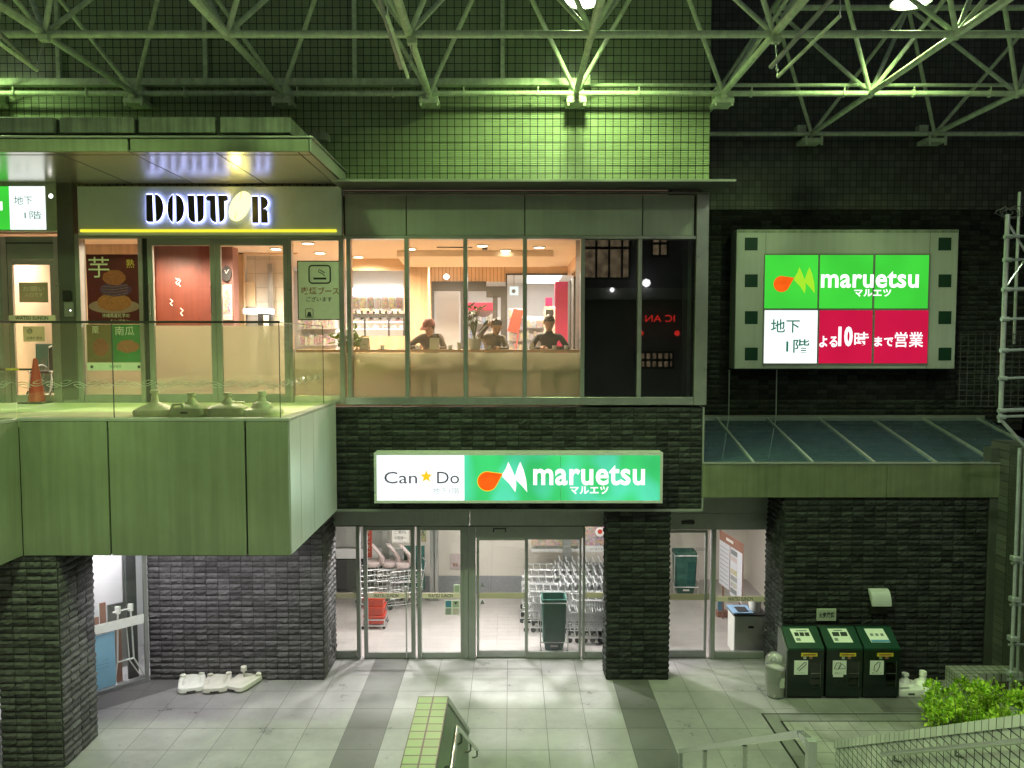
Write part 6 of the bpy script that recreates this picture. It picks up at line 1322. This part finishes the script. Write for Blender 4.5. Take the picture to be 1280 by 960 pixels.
lw = light("AREA", A + d * .75 + nrm * .02 + Vector((0, 0, 2.6)), (1, .97, 1), 26, (0, 0, 0), 1.2, .06, name="store_light"); lw.rotation_euler = (nrm * .5 + Vector((0, 0, -1))).to_track_quat("-Z", "Y").to_euler()  # added light at the window head, no fixture, brightens the blue board
t3 = thing("blue_board", "light blue board leaning inside the side window by the pillar", "board", A + d * .8); wq(.50, 1.02, .08, .98, .05, .02, "board_blue", "board", t3)
for k in range(3): wq(.6, .9 - .1 * k, .42 + .06 * k, .425 + .06 * k, .047, .002, "blue_strip", "scribble", t3)
t3 = thing("folded_stand", "white tubular folding stand behind the side window", "stand", A + d * .35)
m = MB()
def wp(s, z, off=.12): q = A + d * s + nrm * off; return Vector((q.x, q.y, z))
for s in (.22, .42): m.tube([wp(s, 1.28), wp(s + (.03 if s > .3 else -.03), .42)], .014, 6); 
m.tube([wp(.19, .42), wp(.45, .42)], .014, 6).tube([wp(.45, .42), wp(.50, .1)], .014, 6).tube([wp(.19, .42), wp(.03, .08)], .014, 6).tube([wp(.22, 1.1), wp(.42, 1.1)], .012, 6).tube([wp(.30, 1.1), wp(.26, .4), wp(.1, .1)], .01, 6).tube([wp(.20, 1.28), wp(.5, 1.28)], .015, 6); m.build("frame", "white_paint", t3)
for s in (.22, .42): MB().box(wp(s, 0).x - .04, wp(s, 0).x + .04, wp(s, 0).y - .02, wp(s, 0).y + .02, 1.24, 1.36).build("corner_joint", "white_plastic", t3)
t3 = thing("roll_screen", "half-drawn pale roller screen with pull cord in the side window", "blind", A + d * .7 + Vector((0, 0, 2.9))); wq(.22, 1.25, 1.3, 2.86, .5, .006, "screen_fabric", "fabric", t3); wq(.2, 1.27, 2.86, 2.92, .48, .05, "white_paint", "roller", t3)
MB().tube([wp(.42, 2.86, .45), wp(.48, 2.2, .45), wp(.75, 1.5, .45), wp(.95, 1.2, .45)], .008, 5).build("cord", "white_paint", t3); MB().box(wp(.48, 0, .45).x - .05, wp(.48, 0, .45).x + .05, wp(.48, 0, .45).y - .02, wp(.48, 0, .45).y + .02, 2.2, 2.28, .01).build("cord_grip", "white_plastic", t3)
t3 = thing("leaning_boards", "brown timber boards leaning behind the side window", "boards", A + d * .6)
for s, h in ((.55, 1.42), (.66, 1.2), (.78, 1.2), (.32, .9)): wq(s, s + .09, .01, h, .3, .03, "pm_board" if "pm_board" in M else "brown_trim", "board", t3)
# ------------------------------------------------------------------ recycling bins and neighbours
def recycle_bin():
    rt = thing("recycling_bin", "", "recycling bin", (0, 0, 0)); w = .29
    MB().extr([(0, .04), (0, .80), (.06, .86), (.34, 1.04), (.46, 1.04), (.46, .04)][::-1], -w, w).build("body", "bin_body", rt)
    lm = MB(); lm.extr([(-.012, .80), (-.012, .835), (.05, .875), (.33, 1.062), (.36, 1.062), (.36, 1.045), (.345, 1.042), (.065, .863), (.004, .80)][::-1], -w + .005, w - .005); lid = lm.build("lid", "bin_green", rt)
    MB().box(-.09, .09, -.02, -.013, .812, .83, .003).build("lid_grip", "black", lid)
    MB().box(-w + .02, w - .02, .03, .43, 0, .04).build("plinth", "black", rt)
    return rt
def sl(u, v): # point on the sloping lid, u across, v up the slope 0..1
    return (u, .05 + .28 * v - .004, .875 + .187 * v + .004)
def dressed(o, kind):
    m = MB(); m.quad(sl(-.14, .10), sl(.17, .10), sl(.14, .88), sl(-.17, .88)); m.build("lid_sheet", "label_paper", o)
    def sq(u0, u1, v0, v1, mat, up=.003):
        a_ = [sl(u0, v0), sl(u1, v0), sl(u1, v1), sl(u0, v1)]; MB().quad(*[(q[0], q[1] - up * .5, q[2] + up) for q in a_]).build("print", mat, o)
    if kind == 0:
        for k in range(3): sq(-.12 + k * .085, -.05 + k * .085, .45, .66, "ink")
        sq(-.12, -.05, .18, .34, "ink_grey"); sq(-.08, .1, .72, .78, "ink_grey")
    elif kind == 1:
        for k in range(2): sq(-.12 + k * .13, -.01 + k * .13, .45, .68, "ink")
        sq(-.12, -.06, .18, .34, "ink_grey"); sq(-.08, .06, .74, .8, "ink_grey")
    else:
        sq(-.135, .165, .11, .24, "blue_strip")
        for k in range(3): sq(-.11 + k * .085, -.06 + k * .085, .45, .6, "ink_grey")
    MB().box(-.08, .18, -.008, -.001, .70, .755).build("yellow_strip", "yellow_tape", o); MB().box(-.05, .15, -.0105, -.0085, .718, .737).build("strip_print", "ink_brown", o)
    MB().box(-.05, .0, -.012, -.001, .655, .697).build("latch", "steel_bright", o); MB().box(.05, .1, -.012, -.001, .66, .70).build("latch", "brown_trim", o)
    MB().box(-.19, .03, -.008, -.001, .40, .63).build("picture_sheet", "label_paper", o)
    pt = {0: [[(-.14, .49), (-.115, .46), (.0, .57), (.0, .60), (-.03, .60)]], 1: [[(-.17, .5), (-.13, .59), (-.06, .6), (-.1, .49)], [(-.09, .5), (-.04, .58), (.01, .53), (.01, .5)]], 2: [[(-.13, .47), (-.12, .55), (-.06, .61), (-.03, .6), (-.04, .53), (-.08, .45)]]}[kind]
    for p_ in pt: MB().tube([(p[0], -.0095, p[1]) for p in p_], .005, 5, closed=True).build("outline_picture", "ink", o)
    tx = ("ペットボトル", "食品トレイ", "紙パック")[kind]; text(tx, (-.16, .0, .415, .44), -.0095, "ink", parent=o)
    if kind == 1: MB().box(-.18, -.02, -.007, -.001, .36, .395).build("paper_slip", "paper", o)
    MB().quad((.07, -.003, .22), (.24, -.003, .22), (.24, -.003, .60), (.07, -.003, .60)).build("window", "smoke_glass", o)
    MB().tube([(.235, -.006, .2), (.235, -.006, .62)], .004, 5).tube([(.08, -.006, .42), (.24, -.006, .42)], .004, 5).build("window_trim", "steel_dark", o)
    return o
gd = "recycling bins in a row against the stone wall"
proto = recycle_bin(); bins = [proto, copy_tree(proto), copy_tree(proto)]
for k, (px, lab) in enumerate(((1006.5, "left recycling bin with three black pictograms on its lid sheet"), (1054.5, "middle recycling bin with two black pictograms on its lid sheet"), (1101, "right recycling bin with a blue strip on its lid sheet"))):
    o = bins[k]; g_ = G(px, 872.5, .02); o.location = (g_.x, g_.y, .01); o['label'] = lab; o['group'] = gd
bpy.context.view_layer.update()
for k in range(3):
    class _T: pass
    o = bins[k]; loc = o.location.copy(); o.location = (0, 0, 0); dressed(o, k); o.location = loc
g_ = bins[0].location; MB().box(g_.x - .31, g_.x - .292, g_.y + .02, g_.y + .44, .03, .80).build("side_cover", "bin_grey", bins[0]); MB().extr([(g_.y + .02, .801), (g_.y + .44, .801), (g_.y + .44, 1.02), (g_.y + .34, 1.03)], g_.x - .31, g_.x - .292).build("side_cover", "bin_grey", bins[0])
c = G(969, 869, .008); t = thing("litter_bin", "white litter bin under a clear plastic bag beside the recycling bins", "litter bin", c)
MB().loft([(0, .12, .12, 2), (.03, .135, .135, 2), (.46, .15, .15, 2), (.47, .155, .155, 2), (.475, .14, .14, 2)], c, 24).build("bucket", "white_plastic", t, True)
MB().loft([(.02, .15, .15, 2), (.2, .165, .16, 2), (.45, .175, .17, 2), (.52, .176, .17, 2), (.58, .17, .16, 2), (.62, .158, .145, 2, -.01, 0), (.66, .14, .13, 2, -.01, 0), (.69, .10, .09, 2, -.02, 0), (.72, .05, .05, 2, -.03, 0), (.735, .01, .01, 2, -.03, 0)], c, 40).build("bag", "bag", t, True)
for v in t.children[-1].data.vertices: v.co += Vector((v.co.x, v.co.y, 0)) * (.16 * mnoise.noise(v.co * 14) + .10 * mnoise.noise(v.co * 30))
MB().box(c.x + .01, c.x + .09, c.y - .162, c.y - .150, .2, .36).build("sticker", "sign_grey", t)
r_ = rect(1021, 761, 1045, 776, FY - .05); t = thing("wall_plate", "small grey no-smoking style plate above the recycling bins", "sign", ((r_[0] + r_[1]) / 2, FY - .05, r_[2])); MB().box(r_[0], r_[1], FY - .06, FY - .03, r_[2], r_[3], .004).build("plate", "sign_grey", t)
text("火気厳禁", (r_[0] + .03, r_[1] - .03, r_[2] + .05, r_[3] - .05), FY - .063, "ink", parent=t, bold=.03)
r_ = rect(1088, 739, 1112, 756, FY - .12); t = thing("vent_hood", "curved white vent hood on the dark stone wall", "vent hood", ((r_[0] + r_[1]) / 2, FY - .1, r_[2]))
pf = [(FY - .02, r_[3] + .02)] + [(FY - .04 - .16 * math.sin(R(a_)), r_[2] + (r_[3] + .02 - r_[2]) * math.cos(R(a_))) for a_ in range(10, 91, 10)] + [(FY - .19, r_[2]), (FY - .16, r_[2] + .02), (FY - .03, r_[3] - .02)]
MB().extr(pf[::-1], r_[0], r_[1]).build("hood", "panel_side", t); MB().box(r_[0] + .02, r_[1] - .02, FY - .1, FY - .03, r_[2] - .16, r_[2] + .01).build("outlet", "black", t)
# ------------------------------------------------------------------ right canopy with glazed slope
ya = FY - .06; zfb, zft = Zp(622, ya), Zp(580, ya); zw = Zp(522, RY); x0, x1 = Xp(878.5, 600, ya), 9.4
t = thing("glazed_canopy", "sloping dark glazed canopy with a wide metal fascia over the side entrance", "canopy", ((x0 + x1) / 2, ya, zfb))
xj = Xp(1109, 600, ya); MB().box(x0, xj - .004, ya, ya + .06, zfb, zft, .006).build("fascia", "panel_fascia", t); MB().box(xj + .004, x1, ya, ya + .06, zfb, zft, .006).build("fascia", "panel_fascia", t)
MB().box(x0, x1, ya - .015, ya + .1, zft + .001, zft + .02).build("gutter_edge", "frame_grey", t); MB().box(x0, x1, ya + .062, RY - .05, zfb + .05, zfb + .08).build("soffit", "frame_grey", t)
MB().add([(x0, ya + .08, zft + .01), (x1, ya + .08, zft + .01), (x1, RY - .03, zw), (x0, RY - .03, zw)], [(0, 1, 2, 3)]).build("glazing", "canopy_glass", t)
MB().add([(x0, ya + .1, zft - .1), (x1, ya + .1, zft - .1), (x1, RY - .03, zw - .1), (x0, RY - .03, zw - .1)], [(0, 1, 2, 3)]).build("under_deck", "moss_roof", t)
for px in (943.5, 1018, 1095, 1173, 1249, 1330):
    x = Xp(px, 579, ya); a_, b_ = Vector((x, ya + .07, zft + .035)), Vector((x, RY - .04, zw + .02)); m = MB()
    m.add([a_ + Vector((-.022, 0, 0)), a_ + Vector((.022, 0, 0)), b_ + Vector((.022, 0, 0)), b_ + Vector((-.022, 0, 0)), a_ + Vector((-.022, 0, -.03)), a_ + Vector((.022, 0, -.03)), b_ + Vector((.022, 0, -.03)), b_ + Vector((-.022, 0, -.03))], [(0, 1, 2, 3), (4, 7, 6, 5), (0, 4, 5, 1), (1, 5, 6, 2), (2, 6, 7, 3), (3, 7, 4, 0)]); m.build("glazing_bar", "galv", t)
MB().box(x0, x1, RY - .06, RY - .002 - .02, zw - .01, zw + .05).build("flashing", "frame_grey", t)
# ------------------------------------------------------------------ stairs, walls, rails in the foreground
a_ = P(541.5, 871, 6.5); xw0, xw1 = Xp(523, 871, 6.5), Xp(560.5, 871, 6.5); ztop = a_.z
t = thing("stair_wall", "tiled stair side wall with cap tinted lamp green in the centre foreground", "stair wall", ((xw0 + xw1) / 2, 6.5, 0))
# far lower end: point on x = xw1 seen at px 587
Ye = 6.5
for k in range(400):
    Yt = 6.5 + k * .02
    if Xp(587, 912, Yt) <= xw1: Ye = Yt; break
ze = Zp(912, Ye) if False else P(587, 912, Ye).z
prof = [(2.2, 0), (2.2, ztop - .06), (6.5, ztop - .06), (Ye, ze - .06), (Ye, 0)]
MB().extr(prof[::-1], xw0 + .012, xw1 - .012).build("body", "tile_stair_green", t)
tilem("tile_cap", (.085, .185, .065), (xw1 - xw0) / 2, .118, .015, (.008, .008, .008), axis="x", horiz="y", rough=.35, ox=xw0, oz=6.5)  # green of the lamplight is put into the cap tile colour
cp = MB(); cp.extr([(2.2, ztop - .058), (2.2, ztop), (6.51, ztop), (6.51, ztop - .058)][::-1], xw0, xw1); cp.build("flat_cap", "tile_cap", t)
cp = MB(); cp.extr([(6.512, ztop - .06), (6.512, ztop - .002), (Ye + .01, ze), (Ye + .01, ze - .06)][::-1], xw0, xw1); cp.build("sloping_cap", "panel", t)
xh = xw1 + .07
h0 = P(545, 959, 4.9); yh1 = 6.55; zh1 = P(571.5, 910, yh1).z
Yh = 6.5
for k in range(400):
    Yt = 6.5 + k * .02
    if Xp(597, 938, Yt) <= xh: Yh = Yt; break
zh2 = P(597, 938, Yh).z
t = thing("wall_handrail", "steel handrail bracketed to the central stair wall", "handrail", (xh, 6.5, zh1))
MB().tube([(xh, 3.0, zh1), (xh, yh1, zh1)], .022, 10).build("rail", "steel_bright", t, True)
m = MB(); m.tube([(xh, yh1, zh1), (xh, Yh, zh2)], .022, 10); m.build("rail", "steel_bright", t, True)
for f in (.15, .55, .95):
    q = Vector((xh, yh1, zh1)).lerp(Vector((xh, Yh, zh2)), f); MB().tube([q + Vector((0, 0, -.02)), q + Vector((0, 0, -.09)), q + Vector((-.03, 0, -.11)), q + Vector((-.07, 0, -.11))], .011, 8).build("bracket", "steel_dark", t)
q = Vector((xh, 6.1, zh1)); MB().tube([q + Vector((0, 0, -.02)), q + Vector((0, 0, -.08)), q + Vector((-.07, 0, -.1))], .011, 8).build("bracket", "steel_dark", t)
# right stair wall
yr1, yr0 = 9.6, 5.6; pr1 = P(1043, 927, yr1); xr_ = pr1.x
Yr = 5.0
for k in range(600):
    Yt = 9.6 - k * .01
    if Xp(1280, 893, Yt) >= xr_: Yr = Yt
zr1, zr0 = pr1.z, P(1280, 893, Yr).z
s_ = (zr0 - zr1) / (yr1 - Yr); yN = 4.6; zN_ = zr1 + s_ * (yr1 - yN)
t = thing("stair_wall", "finely tiled sloping stair wall at the lower right with shiny cap", "stair wall", (xr_, yr1, 0))
tilem("tile_lattice", (.46, .47, .45), .12, .085, .013, (.008, .008, .008), axis="y", rough=.45, var=.15)
MB().extr([(yr1, 0), (yr1, zr1 - .05), (yN, zN_ - .05), (yN, 0)], xr_ + .02, xr_ + .26).build("body", "tile_lattice", t)
tilem("tile_capr", (.46, .47, .45), .10, 60, .010, (.02, .02, .02), axis="y", horiz="x", oz=30, rough=.4, var=.1)
MB().extr([(yr1 + .02, zr1 - .10), (yr1 + .02, zr1), (yN, zN_), (yN, zN_ - .10)], xr_, xr_ + .28).build("cap", "tile_capr", t)
t = thing("wall_handrail", "steel handrail fixed along the right stair wall", "handrail", (xr_ - .07, 8.5, zr1 - .1))
ph = P(1102, 944, 8.4); xhr = xr_ - .07
def onx(px, py, x):
    lo, hi = 3.0, 12.0
    for _ in range(50):
        md = (lo + hi) / 2
        if Xp(px, py, md) < x: lo = md
        else: hi = md
    return P(px, py, (lo + hi) / 2)
qa, qb = onx(1102, 943, xhr), onx(1280, 926, xhr); qc = qa + (qb - qa) * 1.5
MB().tube([qa, qc], .024, 10).build("rail", "steel", t, True)
for f in (.12, .6, 1.1): q = qa + (qb - qa) * f; MB().tube([q + Vector((0, 0, -.02)), q + Vector((0, 0, -.08)), q + Vector((.075, 0, -.1))], .011, 8).build("bracket", "steel_dark", t)
# centre handrail of the stairs
xc = 2.1
p1, p2, p3 = onx(851, 939, xc), onx(1001, 917.5, xc), onx(1014, 929, xc)
t = thing("stair_handrail", "freestanding steel stair handrail with square posts in the foreground", "handrail", (xc, p2.y, 0))
tm = MB()
def bar(mb, a_, b_, w, h):
    a_, b_ = Vector(a_), Vector(b_); d_ = (b_ - a_).normalized(); sx = Vector((1, 0, 0)); up_ = sx.cross(d_).normalized()
    vs = []
    for q in (a_, b_):
        for (i, j) in ((-1, -1), (1, -1), (1, 1), (-1, 1)): vs.append(q + sx * i * w / 2 + up_ * j * h / 2)
    mb.add(vs, [(0, 1, 2, 3), (7, 6, 5, 4), (0, 4, 5, 1), (1, 5, 6, 2), (2, 6, 7, 3), (3, 7, 4, 0)])
bar(tm, p1, p2, .05, .05); tm.build("sloping_rail", "steel_bright", t); tm = MB(); bar(tm, p2 + Vector((0, -.026, 0)), p3 + Vector((0, 0, 0)), .05, .05); tm.build("level_rail", "steel_bright", t)
for f, nm in ((0.0, "post"), (.30, "post"), (.66, "post")):
    q = p1.lerp(p2, f); MB().box(xc - .02, xc + .02, q.y - .02, q.y + .02, max(0, q.z - .95), q.z - .03).build(nm, "steel", t)
MB().box(xc - .03, xc + .03, p3.y - .03, p3.y + .03, p3.z - .95, p3.z + .024).build("post", "steel", t)
# stairs themselves
sm = MB(); n = 13; y = yr1 + .3
for k in range(n):
    y0_ = y - .31 * (k + 1); sm.box(xw1, xr_ + .02, 2.2 if k == n - 1 else y0_ - .31, y0_, .165 * k, .165 * (k + 1))
so = sm.build("stairs", "tile_capr"); struct(so)
# ------------------------------------------------------------------ planter, shrub, scaffold
Yp = 12.3; pz = P(1182, 832, Yp); xp0 = pz.x; zp = pz.z
t = thing("planter", "low tiled planter box with dark soil behind the shrub", "planter", (xp0, Yp, 0))
m = MB(); xp1 = 9.1; yp0 = 9.9; wl_ = .32
m.box(xp0, xp1, Yp - wl_, Yp, 0, zp).box(xp0, xp0 + wl_, yp0, Yp - wl_ - .001, 0, zp); m.build("kerb_wall", "tile_planter", t); MB().box(xp0 + wl_ + .002, xp1, yp0, Yp - wl_ - .003, 0, zp - .12).build("soil", "soil", t)
m = MB(); m.quad((xp0 - .003, Yp, .0), (xp0 - .003, yp0, .0), (xp0 - .003, yp0, zp), (xp0 - .003, Yp, zp)); m.build("side_tiles", "tile_planter_z", t)
g0 = G(1156, 898, .3); t = thing("shrub", "bright lime green leafy shrub at the lower right behind the stair wall", "shrub", (7.0, 10.6, .2))
rnd = random.Random(12); lv = MB(); st = MB()
cl = []
for k in range(300):
    x = rnd.uniform(6.15, 9.2); y = rnd.uniform(9.7, 11.5); base = .30 + .26 * mnoise.noise(Vector((x * 1.4, y * 1.4, 3))) 
    edge = min(1, (x - 5.95) / .6); top = (base + .28) * (.55 + .45 * edge)
    z = rnd.uniform(.25, 1) ** .5 * top; cl.append(Vector((x, y, max(.12, z))))
    if k % 4 == 0: st.tube([(7.0 + (x - 7) * .8, y, .0), (x, y, z)], .012, 5, r1=.005)
for c in cl:
    for q in range(60):
        v = Vector((rnd.gauss(0, 1), rnd.gauss(0, 1), rnd.gauss(0, 1))).normalized() * rnd.uniform(.02, .12); p = c + v
        d_ = (v.normalized() + Vector((rnd.uniform(-.5, .5), rnd.uniform(-.5, .5), rnd.uniform(0, .9)))).normalized(); s = rnd.choice((.035, .05, .06, .085)); sd = d_.cross(Vector((rnd.uniform(-1, 1), rnd.uniform(-1, 1), .3))).normalized()
        up_ = sd.cross(d_) * .012
        lv.add([p, p + d_ * s * .5 + sd * s * .36 + up_, p + d_ * s, p + d_ * s * .5 - sd * s * .36 + up_], [(0, 1, 2), (0, 2, 3)])
for k in range(40):
    x, y = rnd.uniform(6.2, 9), rnd.uniform(9.7, 11.2); z_ = .5 + .25 * rnd.random(); b_ = Vector((x, y, .25)); tp_ = Vector((x + rnd.uniform(-.12, .12), y + rnd.uniform(-.12, .12), z_ + .18)); st.tube([b_, tp_], .007, 4, r1=.003)
    for q in range(9):
        p = b_.lerp(tp_, .55 + .05 * q); d_ = Vector((rnd.uniform(-1, 1), rnd.uniform(-1, 1), rnd.uniform(.1, .8))).normalized(); sz = rnd.uniform(.04, .08); sd = d_.cross(Vector((0, .2, 1))).normalized(); lv.add([p, p + d_ * sz * .5 + sd * sz * .33, p + d_ * sz, p + d_ * sz * .5 - sd * sz * .33], [(0, 1, 2, 3)])
st.build("branches", "stem", t); lv.build("foliage", "leaf", t)
# scaffold tower
t = thing("scaffold", "galvanised tube scaffold tower standing at the right edge", "scaffold", (Xp(1262, 600, 11.6), 11.6, 0))
ys0, ys1 = 11.3, 12.5; xA = Xp(1255, 400, ys0)
def vt(px, py0, py1, Y, r=.024): a_, b_ = P(px, (py0 + py1) / 2, Y), None; MB().tube([(a_.x, Y, Zp(py0, Y)), (a_.x, Y, max(0, Zp(py1, Y)))], r, 8).build("upright", "galv", t, True); return a_.x
xu = vt(1255, 268, 528, ys0, .034); vt(1271, 240, 430, ys1, .024)
for py, th in ((296, .022), (325, .02), (362, .03), (399, .02), (438, .022), (473, .02), (513, .03), (521, .02)):
    MB().tube([(xu, ys0, Zp(py, ys0)), (xu + 1.8, ys0, Zp(py, ys0) + .06)], th, 8).build("ledger", "galv", t, True); MB().tube([(xu - .05, ys0 - .02, Zp(py, ys0)), (xu + .06, ys0 - .02, Zp(py, ys0))], .035, 8).build("coupler", "galv", t)
MB().tube([(xu + .05, ys0 + .04, Zp(280, ys0)), (xu + .5, ys0 + .04, Zp(340, ys0))], .016, 6).build("brace", "galv", t); MB().tube([(xu + .02, ys0 + .06, Zp(362, ys0)), (xu + .5, ys0 + .06, Zp(300, ys0))], .016, 6).build("brace", "galv", t)
MB().tube([(xu, ys0, Zp(524, ys0)), (xu + .42, ys0, Zp(562, ys0))], .028, 8).build("brace", "galv", t)
gm = MB()
for k in range(14): zz = Zp(508, ys1) + k * .09; gm.tube([(xu + .02, ys1 - .05, zz), (xu + 1.7, ys1 - .05, zz)], .006, 4)
for k in range(14): xx = xu + .05 + k * .12; gm.tube([(xx, ys1 - .05, Zp(508, ys1)), (xx, ys1 - .05, Zp(508, ys1) + 1.2)], .006, 4)
gm.build("safety_mesh", "dark", t)
xl_ = vt(1269, 560, 868, ys0 + .25, .028); vt(1277, 540, 868, ys0 + .4, .024)
for py in (704, 756, 806, 850): MB().tube([(xl_ - .06, ys0 + .25, Zp(py, ys0 + .25)), (xl_ + 1.5, ys0 + .25, Zp(py, ys0 + .25) + .03)], .022, 8).build("ledger", "galv", t, True); MB().box(xl_ - .06, xl_ + .05, ys0 + .19, ys0 + .31, Zp(py, ys0) - .04, Zp(py, ys0) + .04, .01).build("coupler", "galv", t)
MB().box(xl_ - .1, xl_ + .1, ys0 + .15, ys0 + .35, 0, .02).build("foot_plate", "galv", t)
m = MB(); rnd = random.Random(4)
for k in range(4): c = Vector((xu - .05 + .05 * k, ys0, Zp(266, ys0))); m.tube([c + Vector((.13 * math.cos(q) + rnd.uniform(-.02, .02), 0, .07 * math.sin(q) + rnd.uniform(-.02, .03))) for q in [2 * math.pi * j / 12 for j in range(12)]], .006, 5, closed=True)
m.build("wire_coil", "steel_dark", t)
# ------------------------------------------------------------------ the street side opposite (seen only mirrored in the dark panes)
t = thing("opposite_building", "dark building across the plaza with barred lit windows", "building", (6, -9, 0))
MB().box(-14, 18, -9.4, -9, 0, 15).build("wall", "opp_wall", t)
def ow(x0, x1, z0, z1, bars=4, mat="opp_window"):
    f = MB().box(x0 - .1, x1 + .1, -8.99, -8.95, z0 - .1, z1 + .1).build("window", "dark", t); MB().box(x0, x1, -8.945, -8.94, z0, z1).build("pane", mat, f)
    m = MB()
    for k in range(bars): x = x0 + (x1 - x0) * (k + .5) / bars; m.box(x - .05, x + .05, -8.935, -8.9, z0, z1)
    m.box(x0, x1, -8.935, -8.9, (z0 + z1) / 2 - .06, (z0 + z1) / 2 + .06); m.build("window_bars", "dark", f)
ow(2.9, 5.2, 8.6, 11.2); ow(6.3, 6.9, 9.6, 10.6, 1); ow(5.6, 7.2, 4.6, 5.2, 6, "opp_window"); ow(-3.5, -1, 8.6, 11.2); ow(-9, -6.5, 8.6, 11.2)
MB().box(-14, 18, -8.9, -8.5, 7.6, 8.1).build("canopy", "slab", t)
for (x, z, r) in ((5.9, 8.3 , .18), (4.4, 8.0, .1)): 
    m = MB(); m.loft([(-r, .02, .02, 2), (-r * .6, r * .8, r * .8, 2), (0, r, r, 2), (r * .6, r * .8, r * .8, 2), (r, .02, .02, 2)], (x, -8.3, z), 14); m.build("globe_lamp", "opp_white", t, True)
text("IC AN", (7.2, 5.9, 6.6, 6.9), -8.45, "opp_red", parent=t)
for x in (5.7, 7.3): MB().disc((x, -8.4, 6.1), .12, "y", 12).build("red_lamp", "opp_red", t)
MB().box(8.5, 9.1, -8.49, -8.45, 10.6, 11.2).build("lit_sign", "opp_white", t)
